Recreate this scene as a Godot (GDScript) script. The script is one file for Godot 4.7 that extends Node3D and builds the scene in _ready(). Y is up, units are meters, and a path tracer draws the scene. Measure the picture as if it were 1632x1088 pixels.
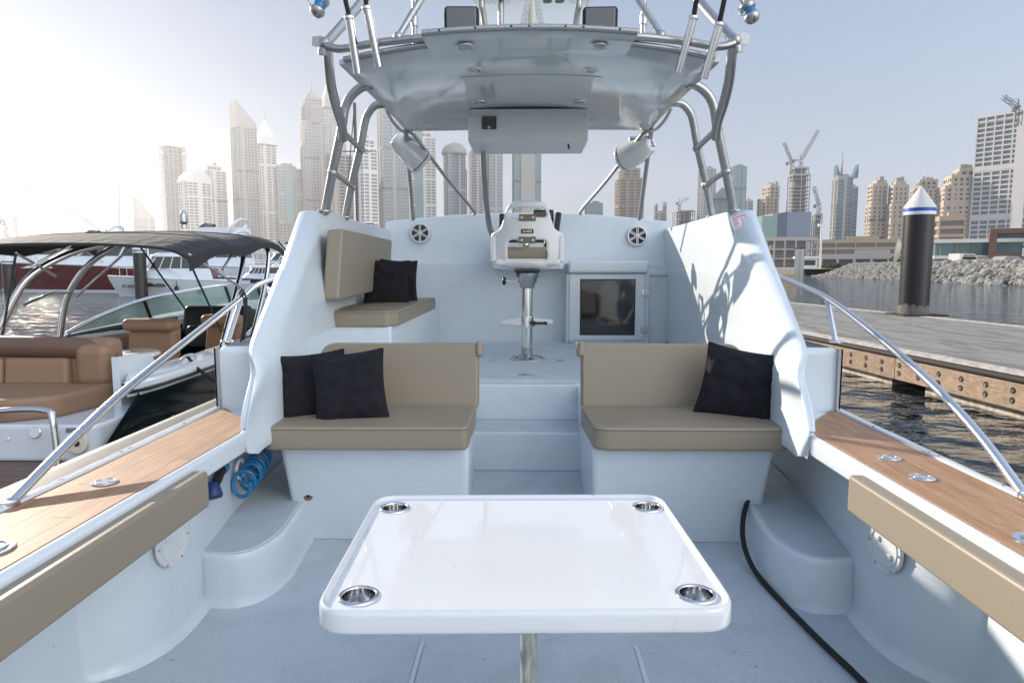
extends Node3D

var M := {}
var used := {}
var rng := RandomNumberGenerator.new()

# ---------------------------------------------------------------- nodes
func numbered(called: String) -> String:
	var n: int = used.get(called, -1) + 1
	used[called] = n
	return called if n == 0 else "%s_%03d" % [called, n]

func thing(called: String, label: String, category: String, at := Vector3.ZERO, turn := 0.0, group := "") -> Node3D:
	var o := Node3D.new()
	o.name = numbered(called)
	add_child(o, true)
	o.position = at
	o.rotation.y = turn
	tag(o, label, category, group)
	return o

func tag(o: Node, label: String, category: String, group := "") -> void:
	o.set_meta("label", label)
	o.set_meta("category", category)
	if group != "":
		o.set_meta("group", group)

func obj(called: String, st, m: Material, parent: Node = null) -> MeshInstance3D:
	var o := MeshInstance3D.new()
	if st is SurfaceTool:
		st.index()
		o.mesh = st.commit()
	else:
		o.mesh = st
	o.material_override = m
	if parent == null:
		o.name = numbered(called)
		add_child(o, true)
	else:
		o.name = called
		var k := 0
		while parent.has_node(NodePath(String(o.name))):
			k += 1
			o.name = "%s_%03d" % [called, k]
		parent.add_child(o, true)
	return o

func struct(called: String, st, m: Material) -> MeshInstance3D:
	var o := obj(called, st, m)
	o.set_meta("kind", "structure")
	return o

func stuff(o: Node) -> Node:
	o.set_meta("kind", "stuff")
	return o

# ---------------------------------------------------------------- shapes
func ST() -> SurfaceTool:
	var s := SurfaceTool.new()
	s.begin(Mesh.PRIMITIVE_TRIANGLES)
	return s

func fn(a: Vector3, b: Vector3, c: Vector3) -> Vector3:
	return (c - a).cross(b - a)

func tri(st: SurfaceTool, a: Vector3, b: Vector3, c: Vector3) -> void:
	var n := fn(a, b, c)
	if n.length_squared() < 1e-18:
		return
	n = n.normalized()
	for p in [a, b, c]:
		st.set_normal(n)
		st.add_vertex(p)

func quad(st: SurfaceTool, a: Vector3, b: Vector3, c: Vector3, d: Vector3) -> void:
	tri(st, a, b, c)
	tri(st, a, c, d)

func tri_n(st: SurfaceTool, a: Vector3, b: Vector3, c: Vector3, na: Vector3, nb: Vector3, nc: Vector3) -> void:
	var n := fn(a, b, c)
	if n.length_squared() < 1e-20:
		return
	if n.dot(na + nb + nc) < 0.0:
		var t := b
		b = c
		c = t
		t = nb
		nb = nc
		nc = t
	st.set_normal(na)
	st.add_vertex(a)
	st.set_normal(nb)
	st.add_vertex(b)
	st.set_normal(nc)
	st.add_vertex(c)

# smooth sheet through rows of points; wrap closes each row on itself
func grid(st: SurfaceTool, rows: Array, wrap := false, flat := false, uv := false) -> void:
	var h := rows.size()
	var w: int = rows[0].size()
	var cols := w if wrap else w - 1
	var nr := PackedVector3Array()
	nr.resize(h * w)
	for i in h - 1:
		for j in cols:
			var k := (j + 1) % w
			var a: Vector3 = rows[i][j]
			var b: Vector3 = rows[i][k]
			var c: Vector3 = rows[i + 1][k]
			var d: Vector3 = rows[i + 1][j]
			if flat:
				quad(st, a, b, c, d)
				continue
			var n := fn(a, b, c) + fn(a, c, d)
			nr[i * w + j] += n
			nr[i * w + k] += n
			nr[(i + 1) * w + k] += n
			nr[(i + 1) * w + j] += n
	if flat:
		return
	for i in h - 1:
		for j in cols:
			var k := (j + 1) % w
			var q := [[i, j], [i, k], [i + 1, k], [i, j], [i + 1, k], [i + 1, j]]
			for t in 2:
				var a: Vector3 = rows[q[t * 3][0]][q[t * 3][1]]
				var b: Vector3 = rows[q[t * 3 + 1][0]][q[t * 3 + 1][1]]
				var c: Vector3 = rows[q[t * 3 + 2][0]][q[t * 3 + 2][1]]
				var f := fn(a, b, c)
				if f.length_squared() < 1e-20:
					continue
				for e in 3:
					var x = q[t * 3 + e]
					var n: Vector3 = nr[x[0] * w + x[1]]
					st.set_normal(n.normalized() if n.length_squared() > 1e-24 else f.normalized())
					if uv:
						st.set_uv(Vector2(float(x[1]) / cols, 1.0 - float(x[0]) / (h - 1)))
					st.add_vertex(rows[x[0]][x[1]])

func cap(st: SurfaceTool, pts, up: Vector3) -> void:
	# flat polygon; triangulated in the plane across `up`
	var u := up.cross(Vector3(0.31, 0.87, 0.38)).normalized()
	var v := up.cross(u).normalized()
	var flat2 := PackedVector2Array()
	for p in pts:
		flat2.append(Vector2(p.dot(u), p.dot(v)))
	var ix := Geometry2D.triangulate_polygon(flat2)
	for i in range(0, ix.size(), 3):
		tri_n(st, pts[ix[i]], pts[ix[i + 1]], pts[ix[i + 2]], up, up, up)

func box(st: SurfaceTool, c: Vector3, s: Vector3, b := Basis.IDENTITY) -> void:
	var h := s / 2
	var p := []
	for i in 8:
		p.append(c + b * Vector3(h.x * (1 if i & 1 else -1), h.y * (1 if i & 2 else -1), h.z * (1 if i & 4 else -1)))
	for f in [[0, 1, 3, 2, Vector3.FORWARD], [4, 5, 7, 6, Vector3.BACK], [0, 2, 6, 4, Vector3.LEFT], [1, 3, 7, 5, Vector3.RIGHT], [0, 1, 5, 4, Vector3.DOWN], [2, 3, 7, 6, Vector3.UP]]:
		var n: Vector3 = b * f[4]
		tri_n(st, p[f[0]], p[f[1]], p[f[2]], n, n, n)
		tri_n(st, p[f[0]], p[f[2]], p[f[3]], n, n, n)

# box with rounded edges
func rbox(st: SurfaceTool, c: Vector3, s: Vector3, r: float, n := 2, b := Basis.IDENTITY) -> void:
	r = minf(r, minf(s.x, minf(s.y, s.z)) * 0.499)
	var inn := s / 2 - Vector3.ONE * r
	for ax in 3:
		for sg in [-1.0, 1.0]:
			var ua := (ax + 1) % 3
			var va := (ax + 2) % 3
			var L := []
			for k in n + 1:
				L.append([-1.0, tan(deg_to_rad(-45.0 + 45.0 * k / n))])
			for k in n + 1:
				L.append([1.0, tan(deg_to_rad(45.0 * k / n))])
			var P := []
			var N := []
			for a in L:
				var pr := []
				var nrw := []
				for e in L:
					var d := Vector3.ZERO
					d[ax] = sg
					d[ua] = a[1]
					d[va] = e[1]
					d = d.normalized()
					var o := Vector3.ZERO
					o[ax] = sg * inn[ax]
					o[ua] = a[0] * inn[ua]
					o[va] = e[0] * inn[va]
					pr.append(c + b * (o + d * r))
					nrw.append(b * d)
				P.append(pr)
				N.append(nrw)
			for i in L.size() - 1:
				for j in L.size() - 1:
					tri_n(st, P[i][j], P[i + 1][j], P[i + 1][j + 1], N[i][j], N[i + 1][j], N[i + 1][j + 1])
					tri_n(st, P[i][j], P[i + 1][j + 1], P[i][j + 1], N[i][j], N[i + 1][j + 1], N[i][j + 1])

# Catmull-Rom through points (any Vector type), n samples per span
func cm(p: Array, n := 6) -> Array:
	if n <= 1 or p.size() < 3:
		return p
	var o := []
	for i in p.size() - 1:
		var a = p[maxi(i - 1, 0)]
		var b = p[i]
		var c = p[i + 1]
		var d = p[mini(i + 2, p.size() - 1)]
		for k in n:
			var t := float(k) / n
			o.append(b.cubic_interpolate(c, a, d, t))
	o.append(p[-1])
	return o

func ringrows(path: Array, r, seg := 10) -> Array:
	var rows := []
	var t0: Vector3 = (path[1] - path[0]).normalized()
	var u := t0.cross(Vector3.UP if absf(t0.y) < 0.9 else Vector3.RIGHT).normalized()
	for i in path.size():
		var t: Vector3 = (path[mini(i + 1, path.size() - 1)] - path[maxi(i - 1, 0)]).normalized()
		u = (u - t * u.dot(t)).normalized()
		var v := t.cross(u)
		var rr: float = r if (r is float or r is int) else r[mini(i, r.size() - 1)]
		var row := PackedVector3Array()
		for k in seg:
			var a := TAU * k / seg
			row.append(path[i] + (u * cos(a) + v * sin(a)) * rr)
		rows.append(row)
	return rows

func tube(st: SurfaceTool, pts: Array, r, seg := 10, n := 6) -> void:
	var path := cm(pts, n)
	var rows := ringrows(path, r, seg)
	grid(st, rows, true)
	cap(st, rows[0], (path[0] - path[1]).normalized())
	cap(st, rows[-1], (path[-1] - path[-2]).normalized())

func lathe(st: SurfaceTool, prof: Array, seg := 24, x := Transform3D.IDENTITY) -> void:
	# profile of Vector2(radius, height); a repeated point makes a hard edge
	var run := []
	for i in prof.size():
		if i > 0 and prof[i].is_equal_approx(prof[i - 1]):
			if run.size() > 1:
				grid(st, run, true)
			run = []
		var row := PackedVector3Array()
		for k in seg:
			var a := TAU * k / seg
			row.append(x * Vector3(cos(a) * prof[i].x, prof[i].y, sin(a) * prof[i].x))
		run.append(row)
	if run.size() > 1:
		grid(st, run, true)

func disc(st: SurfaceTool, c: Vector3, n: Vector3, r: float, th: float, seg := 20, bev := 0.25) -> void:
	# coin with its back at c, facing n
	var b := toward(n)
	lathe(st, [Vector2(r, 0), Vector2(r, th * (1 - bev)), Vector2(r, th * (1 - bev)), Vector2(r - th * bev, th), Vector2(r - th * bev, th), Vector2(0.0, th)], seg, Transform3D(b, c))

func toward(n: Vector3) -> Basis:
	# basis whose y axis is n
	n = n.normalized()
	var u := n.cross(Vector3.UP if absf(n.y) < 0.9 else Vector3.BACK).normalized()
	return Basis(u, n, u.cross(n))

func round_poly(p: Array, r: float, n := 4) -> Array:
	var o := []
	for i in p.size():
		var a: Vector2 = p[(i + p.size() - 1) % p.size()]
		var b: Vector2 = p[i]
		var c: Vector2 = p[(i + 1) % p.size()]
		var d := minf(r, 0.49 * minf(a.distance_to(b), c.distance_to(b)))
		var s := b + (a - b).normalized() * d
		var e := b + (c - b).normalized() * d
		for k in n + 1:
			var t := float(k) / n
			o.append(s.lerp(b, t).lerp(b.lerp(e, t), t))
	return o

func inset(p: Array, d: float) -> Array:
	var area := 0.0
	for i in p.size():
		area += p[i].cross(p[(i + 1) % p.size()])
	var sg := signf(area)
	var o := []
	for i in p.size():
		var a: Vector2 = (p[i] - p[(i + p.size() - 1) % p.size()]).normalized()
		var c: Vector2 = (p[(i + 1) % p.size()] - p[i]).normalized()
		var na := Vector2(-a.y, a.x)
		var nc := Vector2(-c.y, c.x)
		var m := (na + nc)
		var k := m.length_squared()
		o.append(p[i] + (m * 2.0 / maxf(k, 0.6)) * d * sg * 0.5 * 1.0)
	return o

# polygon (x, z) swept from y0 to y1 with rounded corners and bevelled edges
func slab(st: SurfaceTool, poly: Array, corner: float, y0: float, y1: float, bev := 0.01, x := Transform3D.IDENTITY, nb := 3, nc := 4, crown := 0.0) -> void:
	var p := round_poly(poly, corner, nc) if corner > 0 else poly
	var rows := []
	for k in nb + 1:
		var a := PI / 2 * k / nb
		rows.append(lift(inset(p, bev * (1 - sin(a))), y0 + bev * (1 - cos(a)), x))
	for k in nb + 1:
		var a := PI / 2 * k / nb
		rows.append(lift(inset(p, bev * (1 - cos(a))), y1 - bev * (1 - sin(a)), x))
	grid(st, rows, true, corner <= 0)
	cap(st, rows[0], -x.basis.y.normalized())
	if crown <= 0:
		cap(st, rows[-1], x.basis.y.normalized())
	else:
		var c := Vector2.ZERO
		for q in rows[-1]:
			c += Vector2(q.x, q.z)
		var rr := []
		var pi2 := inset(p, bev)
		var mid := Vector2.ZERO
		for q in pi2:
			mid += q
		mid /= pi2.size()
		for k in 7:
			var t := float(k) / 6
			var ring := []
			for q in pi2:
				ring.append(q.lerp(mid, t * 0.999))
			rr.append(lift(ring, y1 + crown * (1 - pow(1 - t, 2.2)), x))
		grid(st, rr, true)

func lift(p: Array, y: float, x := Transform3D.IDENTITY) -> PackedVector3Array:
	var o := PackedVector3Array()
	for q in p:
		o.append(x * Vector3(q.x, y, q.y))
	return o

# stack of plan polygons [y, poly] with equal counts
func stack(st: SurfaceTool, levels: Array, flat := false, x := Transform3D.IDENTITY) -> void:
	var rows := []
	for l in levels:
		rows.append(lift(l[1], l[0], x))
	grid(st, rows, true, flat)
	cap(st, rows[0], -x.basis.y.normalized())
	cap(st, rows[-1], x.basis.y.normalized())

func rect(x0: float, x1: float, z0: float, z1: float) -> Array:
	return [Vector2(x0, z0), Vector2(x1, z0), Vector2(x1, z1), Vector2(x0, z1)]

# polygon in a plane with origin c, axes u and v, pushed along n by depth
func plate(st: SurfaceTool, poly: Array, x: Transform3D, depth: float) -> void:
	var a := []
	var b := []
	for q in poly:
		a.append(x * Vector3(q.x, q.y, 0))
		b.append(x * Vector3(q.x, q.y, depth))
	cap(st, a, -x.basis.z)
	cap(st, b, x.basis.z)
	for i in poly.size():
		var k := (i + 1) % poly.size()
		quad(st, a[i], a[k], b[k], b[i])

func text_mesh(s: String, size: float, depth := 0.004, font := "Droid Sans", bold := true) -> TextMesh:
	var t := TextMesh.new()
	var f := SystemFont.new()
	f.font_names = PackedStringArray([font])
	f.font_weight = 700 if bold else 400
	t.font = f
	t.text = s
	t.font_size = 32
	t.pixel_size = size / 32.0
	t.depth = depth
	t.curve_step = 2.0
	return t

# ---------------------------------------------------------------- materials
func lin(r: float, g: float, b: float) -> Color:
	return Color(r, g, b).linear_to_srgb()

func mat(r: float, g: float, b: float, rough := 0.5, metal := 0.0, o := {}) -> StandardMaterial3D:
	var m := StandardMaterial3D.new()
	m.albedo_color = lin(r, g, b)
	m.roughness = rough
	m.metallic = metal
	if o.has("bump"):
		m.heightmap_enabled = true
		m.heightmap_texture = o.bump
		m.heightmap_scale = o.get("bs", 0.1)
	if o.has("tex"):
		m.albedo_texture = o.tex
	if o.has("rtex"):
		m.roughness_texture = o.rtex
	if o.has("scale"):
		m.uv1_triplanar = true
		m.uv1_scale = o.scale if o.scale is Vector3 else Vector3.ONE * o.scale
		m.uv1_world_triplanar = o.get("world", false)
	if o.has("coat"):
		m.clearcoat_enabled = true
		m.clearcoat = o.coat
		m.clearcoat_roughness = o.get("cr", 0.05)
	if o.has("rim"):
		m.rim_enabled = true
		m.rim = o.rim
		m.rim_tint = 0.6
	if o.has("alpha"):
		m.transparency = BaseMaterial3D.TRANSPARENCY_ALPHA
		m.albedo_color.a = o.alpha
	if o.has("vc"):
		m.vertex_color_use_as_albedo = true
	return m

func noise_tex(freq: float, lo: float, hi: float, size := 512, type := FastNoiseLite.TYPE_SIMPLEX_SMOOTH, oct := 4, sd := 1) -> NoiseTexture2D:
	var t := NoiseTexture2D.new()
	t.width = size
	t.height = size
	t.seamless = true
	var n := FastNoiseLite.new()
	n.noise_type = type
	n.frequency = freq
	n.fractal_octaves = oct
	n.seed = sd
	t.noise = n
	var g := Gradient.new()
	g.set_color(0, Color(lo, lo, lo))
	g.set_color(1, Color(hi, hi, hi))
	t.color_ramp = g
	return t

func image_tex(size: int, f: Callable) -> ImageTexture:
	var im := Image.create(size, size, false, Image.FORMAT_RGB8)
	for y in size:
		for x in size:
			im.set_pixel(x, y, f.call(float(x) / size, float(y) / size))
	return ImageTexture.create_from_image(im)

func make_materials() -> void:
	var soft := noise_tex(0.012, 0.35, 0.65, 256, FastNoiseLite.TYPE_SIMPLEX_SMOOTH, 3, 3)
	var mott := noise_tex(0.03, 0.72, 1.0, 512, FastNoiseLite.TYPE_SIMPLEX_SMOOTH, 5, 5)
	var smudge := noise_tex(0.01, 0.965, 1.0, 512, FastNoiseLite.TYPE_SIMPLEX_SMOOTH, 5, 8)
	var grain := noise_tex(0.06, 0.2, 0.8, 256, FastNoiseLite.TYPE_CELLULAR, 2, 9)
	var weave := image_tex(64, func(u, v):
		var a := 0.5 + 0.25 * sin(u * TAU * 8) * (1.0 if int(v * 16) % 2 == 0 else -1.0) + 0.25 * sin(v * TAU * 8)
		return Color(a, a, a))
	var dots := image_tex(64, func(u, v):
		var a := maxf(0.0, sin((u + v) * TAU * 4) * sin((u - v) * TAU * 4))
		return Color(a, a, a))
	var wn := FastNoiseLite.new()
	wn.frequency = 1.0
	wn.fractal_octaves = 4
	var wood := image_tex(512, func(u, v):
		# grain runs along v; sums of stretched noise on a torus in v
		var a := wn.get_noise_3d(u * 70.0, cos(v * TAU) * 0.8, sin(v * TAU) * 0.8)
		var b := wn.get_noise_3d(u * 9.0 + 50.0, cos(v * TAU) * 0.5, sin(v * TAU) * 0.5)
		var c := wn.get_noise_3d(u * 160.0, cos(v * TAU) * 5.0 + 9.0, sin(v * TAU) * 5.0)
		var t := clampf(0.62 + a * 0.42 + b * 0.45 + minf(c, 0.0) * 0.55, 0.0, 1.2)
		return Color(0.55, 0.42, 0.315).lerp(Color(0.75, 0.605, 0.475), t))
	var wood_h := image_tex(512, func(u, v):
		var p := wn.get_noise_3d(v * 60.0, cos(u * TAU) * 0.9, sin(u * TAU) * 0.9)
		var q := wn.get_noise_3d(v * 7.0 + 20.0, cos(u * TAU) * 1.6, sin(u * TAU) * 1.6)
		var t := clampf(0.6 + p * 0.55 + q * 0.3, 0.0, 1.0)
		return Color(0.50, 0.43, 0.375).lerp(Color(0.76, 0.685, 0.61), t))
	# gelcoat with faint weathering: soft stains, fine specks, a few scratches
	var wr := RandomNumberGenerator.new()
	wr.seed = 5
	var fnz := FastNoiseLite.new()
	fnz.frequency = 1.0
	fnz.fractal_octaves = 5
	var worn := func(size: int, depth: float, specks: int, scratches: int, tint: Color) -> ImageTexture:
		var im := Image.create(size, size, false, Image.FORMAT_RGB8)
		for y in size:
			for x in size:
				var u := float(x) / size * TAU
				var v := float(y) / size * TAU
				var n := fnz.get_noise_3d(cos(u) * 1.3 + 4.0 * cos(v) * 0.3, sin(u) * 1.3 + sin(v) * 1.2, cos(v) * 1.3)
				var k := clampf(n * 1.6 + 0.15, 0.0, 1.0) * depth
				im.set_pixel(x, y, Color(1, 1, 1).lerp(tint, k))
		for i in specks:
			var p := Vector2i(wr.randi() % size, wr.randi() % size)
			var g := wr.randf_range(0.45, 0.9)
			for d in wr.randi_range(1, 3):
				im.set_pixel((p.x + d) % size, p.y, im.get_pixel((p.x + d) % size, p.y) * Color(g, g * 0.98, g * 0.94))
		for i in scratches:
			var p := Vector2(wr.randf() * size, wr.randf() * size)
			var d := Vector2.from_angle(wr.randf() * TAU)
			for k in wr.randi_range(10, 60):
				var q := p + d * k
				var xi := posmod(int(q.x), size)
				var yi := posmod(int(q.y), size)
				im.set_pixel(xi, yi, im.get_pixel(xi, yi) * Color(0.93, 0.93, 0.92))
		return ImageTexture.create_from_image(im)
	var worn_wall: ImageTexture = worn.call(512, 0.10, 34, 10, Color(0.86, 0.85, 0.80))
	var worn_sole: ImageTexture = worn.call(512, 0.22, 70, 30, Color(0.80, 0.80, 0.78))
	var worn_top: ImageTexture = worn.call(512, 0.0, 9, 16, Color(1, 1, 1))
	var dock_top: ImageTexture = worn.call(512, 0.55, 300, 60, Color(0.62, 0.57, 0.52))
	var pucker := noise_tex(0.012, 0.0, 1.0, 256, FastNoiseLite.TYPE_SIMPLEX_SMOOTH, 3, 51)
	pucker.as_normal_map = true
	pucker.bump_strength = 2.0
	var brush := noise_tex(0.02, 0.6, 1.0, 512, FastNoiseLite.TYPE_SIMPLEX, 5, 21)
	M.white = mat(0.64, 0.695, 0.735, 0.26, 0, {"coat": 0.5, "cr": 0.08, "tex": worn_wall, "scale": 0.7})
	M.white_wall = mat(0.62, 0.685, 0.73, 0.36, 0, {"tex": worn_wall, "coat": 0.3, "cr": 0.12, "scale": 0.85, "bump": soft, "bs": 0.25})
	M.gloss_white = mat(0.66, 0.68, 0.685, 0.1, 0, {"coat": 1.0, "cr": 0.02, "tex": worn_top, "scale": 1.1})
	M.top_under = mat(0.60, 0.655, 0.66, 0.12, 0, {"coat": 0.6, "cr": 0.06, "bump": noise_tex(0.008, 0.0, 1.0, 256, FastNoiseLite.TYPE_SIMPLEX_SMOOTH, 2, 14), "bs": 1.6, "scale": 0.6})
	M.nonskid = mat(0.53, 0.595, 0.645, 0.6, 0, {"bump": dots, "bs": 0.22, "scale": 16.0})
	M.nonskid.detail_enabled = true
	M.nonskid.detail_albedo = worn_sole
	M.nonskid.detail_blend_mode = BaseMaterial3D.BLEND_MODE_MUL
	M.nonskid.detail_uv_layer = BaseMaterial3D.DETAIL_UV_2
	M.nonskid.uv2_triplanar = true
	M.nonskid.uv2_scale = Vector3.ONE * 0.55
	M.vinyl = mat(0.25, 0.212, 0.155, 0.48, 0, {"bump": grain, "bs": 0.022, "scale": 9.0})
	M.vinyl.normal_enabled = true
	M.vinyl.normal_texture = pucker
	M.vinyl.normal_scale = 0.16
	M.vinyl_seam = mat(0.165, 0.13, 0.083, 0.55)
	M.navy = mat(0.0055, 0.0055, 0.009, 0.95, 0, {"bump": weave, "bs": 0.25, "scale": 22.0})
	M.teak = mat(0.86, 0.81, 0.77, 0.62, 0, {"tex": wood, "scale": Vector3(2.6, 2.6, 1.1)})
	M.alu = mat(0.56, 0.57, 0.56, 0.42, 0.85, {"tex": mott, "rtex": mott, "scale": 5.0})
	M.steel = mat(0.70, 0.70, 0.70, 0.13, 1.0)
	M.rail = mat(0.74, 0.75, 0.76, 0.2, 1.0)
	M.dull_steel = mat(0.5, 0.5, 0.5, 0.32, 1.0, {"rtex": brush, "scale": 6.0})
	M.black = mat(0.012, 0.012, 0.013, 0.4)
	M.rubber = mat(0.012, 0.012, 0.013, 0.75)
	M.dark_glass = mat(0.012, 0.013, 0.014, 0.06, 0, {"coat": 1.0})
	M.poly = mat(0.70, 0.715, 0.71, 0.35, 0, {"bump": soft, "bs": 0.1, "scale": 3.0})
	M.lens = mat(0.09, 0.095, 0.095, 0.1, 0.0, {"coat": 1.0, "bump": dots, "bs": 0.3, "scale": 12.0})
	M.blue = mat(0.01, 0.16, 0.36, 0.35)
	M.navy_plastic = mat(0.01, 0.03, 0.12, 0.4)
	M.grey_rubber = mat(0.12, 0.12, 0.12, 0.6, 0, {"tex": mott, "scale": 4.0})
	M.trim_grey = mat(0.50, 0.51, 0.53, 0.45, 0, {"tex": mott, "scale": 6.0})
	M.brass = mat(0.30, 0.22, 0.13, 0.35, 1.0)
	M.gold = mat(0.75, 0.68, 0.5, 0.4)
	M.pink = mat(0.65, 0.10, 0.22, 0.5)
	M.paper = mat(0.78, 0.76, 0.78, 0.5)
	M.seam = mat(0.37, 0.43, 0.47, 0.7)
	M.tan = mat(0.25, 0.152, 0.09, 0.5, 0, {"bump": grain, "bs": 0.08, "scale": 7.0})
	M.dark_tan = mat(0.13, 0.075, 0.052, 0.5, 0, {"bump": grain, "bs": 0.08, "scale": 7.0})
	M.canvas = mat(0.022, 0.025, 0.028, 0.85, 0, {"bump": soft, "bs": 2.6, "scale": 2.2, "rim": 0.2})
	M.hull_black = mat(0.006, 0.016, 0.018, 0.08, 0, {"coat": 1.0})
	M.green_glass = mat(0.25, 0.50, 0.40, 0.03, 0, {"alpha": 0.5})
	M.cream = mat(0.62, 0.58, 0.47, 0.5)
	M.maroon = mat(0.10, 0.008, 0.012, 0.15, 0, {"coat": 0.7})
	M.antifoul = mat(0.02, 0.025, 0.04, 0.6)
	M.concrete = mat(0.225, 0.22, 0.202, 0.85, 0, {"tex": dock_top, "scale": Vector3(0.45, 0.45, 0.11)})
	M.concrete_edge = mat(0.50, 0.45, 0.40, 0.9, 0, {"tex": dock_top, "scale": 1.2})
	M.timber = mat(0.88, 0.77, 0.66, 0.8, 0, {"tex": wood_h, "scale": Vector3(0.9, 0.9, 0.9)})
	M.pile = mat(0.006, 0.006, 0.007, 0.4, 0, {"rtex": mott, "scale": 2.0})
	M.rock = mat(0.340, 0.327, 0.297, 0.95, 0, {"tex": mott, "bump": mott, "bs": 12.0, "scale": 0.5})
	M.rock_dark = mat(0.230, 0.225, 0.204, 0.95, 0, {"tex": mott, "bump": mott, "bs": 12.0, "scale": 0.5})
	M.rock_pale = mat(0.442, 0.425, 0.391, 0.95, 0, {"tex": mott, "bump": mott, "bs": 12.0, "scale": 0.5})
	M.sand = mat(0.42, 0.36, 0.27, 0.95)
	M.leaf = mat(0.07, 0.10, 0.03, 0.8)
	M.red = mat(0.5, 0.02, 0.02, 0.4)
	M.b_beige = mat(0.46, 0.39, 0.31, 0.85)
	M.b_tan = mat(0.38, 0.29, 0.21, 0.85)
	M.b_brown = mat(0.24, 0.18, 0.145, 0.85)
	M.b_grey = mat(0.33, 0.32, 0.31, 0.85)
	M.b_dark = mat(0.13, 0.125, 0.12, 0.85)
	M.b_white = mat(0.62, 0.61, 0.59, 0.8)
	M.b_blue = mat(0.13, 0.17, 0.24, 0.6)
	M.g_dark = mat(0.035, 0.045, 0.055, 0.15)
	M.g_blue = mat(0.07, 0.13, 0.18, 0.12)
	M.g_teal = mat(0.12, 0.23, 0.25, 0.15)
	M.g_grey = mat(0.15, 0.17, 0.19, 0.2)
	M.net = mat(0.20, 0.30, 0.29, 0.9)
	M.frame_brown = mat(0.16, 0.085, 0.055, 0.6)
	# two wave trains: a computed height for the chop and a finer normal map
	var wv := noise_tex(0.011, 0.0, 1.0, 1024, FastNoiseLite.TYPE_SIMPLEX_SMOOTH, 5, 31)
	var wf := noise_tex(0.03, 0.0, 1.0, 512, FastNoiseLite.TYPE_SIMPLEX_SMOOTH, 4, 37)
	wf.as_normal_map = true
	wf.bump_strength = 3.0
	M.water = mat(0.012, 0.022, 0.026, 0.05, 0, {"bump": wv, "bs": 22.0, "scale": Vector3(0.07, 0.07, 0.095), "world": true})
	M.water.normal_enabled = true
	M.water.normal_texture = wf
	M.water.normal_scale = 0.12

# ---------------------------------------------------------------- light and air
func make_sky() -> void:
	var sun_dir := Vector3(-sin(SUN_AZ) * cos(SUN_EL), sin(SUN_EL), -cos(SUN_AZ) * cos(SUN_EL))
	var cam := Camera3D.new()
	cam.name = "camera"
	add_child(cam)
	cam.position = Vector3(0, 1.22, 0)
	cam.rotation = Vector3(deg_to_rad(-6.19), deg_to_rad(1.15), 0)
	cam.fov = 53.13
	cam.near = 0.05
	cam.far = 6000
	cam.current = true
	var w := 512
	var h := 256
	var im := Image.create(w, h, false, Image.FORMAT_RGBF)
	var nz := FastNoiseLite.new()
	nz.frequency = 1.6
	for y in h:
		var el := PI / 2 - PI * (y + 0.5) / h
		for x in w:
			var az := TAU * (x + 0.5) / w  # godot panorama: centre column looks to -z
			var d := Vector3(sin(az - PI) * cos(el), sin(el), -cos(az - PI) * cos(el))
			var t := clampf(d.y, 0.0, 1.0)
			var g := acos(clampf(d.dot(sun_dir), -1, 1))
			var c := Color(0.46, 0.56, 0.69).lerp(Color(0.105, 0.235, 0.50), 1.0 - pow(1.0 - t, 2.6))
			c = c.lerp(Color(0.64, 0.685, 0.74), exp(-t * 6.5) * 0.75)
			c *= lerpf(0.66, 1.10, 0.5 + 0.5 * cos(g))
			var halo := 4.0 * exp(-g / 0.15) + 2.7 * exp(-g / 0.42) + 0.75 * exp(-g / 0.8)
			c += Color(1.0, 0.965, 0.91) * halo
			c *= 1.0 + 0.02 * nz.get_noise_3d(d.x, d.y * 3.0, d.z)
			if d.y < 0:
				c = Color(0.30, 0.33, 0.36)
			c *= 0.72
			im.set_pixel(x, y, c)
	var sm := PanoramaSkyMaterial.new()
	sm.panorama = ImageTexture.create_from_image(im)
	var sky := Sky.new()
	sky.sky_material = sm
	var e := Environment.new()
	e.background_mode = Environment.BG_SKY
	e.sky = sky
	e.tonemap_mode = Environment.TONE_MAPPER_LINEAR
	e.tonemap_exposure = EXPOSURE
	e.sdfgi_enabled = true
	e.ssao_enabled = true
	e.ssil_enabled = true
	e.volumetric_fog_enabled = true
	e.volumetric_fog_density = FOG
	e.volumetric_fog_length = 2000.0
	e.volumetric_fog_anisotropy = 0.55
	e.volumetric_fog_albedo = Color(0.97, 0.98, 1.0)
	var we := WorldEnvironment.new()
	we.name = "environment"
	we.environment = e
	add_child(we)
	var sun := DirectionalLight3D.new()
	sun.name = "sun"
	sun.light_energy = 1.6
	sun.light_color = Color(1.0, 0.95, 0.88)
	sun.light_angular_distance = 0.55
	sun.shadow_enabled = true
	add_child(sun)
	sun.look_at_from_position(sun_dir * 50, Vector3.ZERO)

const SUN_AZ := deg_to_rad(47.5)
const SUN_EL := deg_to_rad(19.0)
const EXPOSURE := 1.6
const FOG := 0.00024

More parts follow.
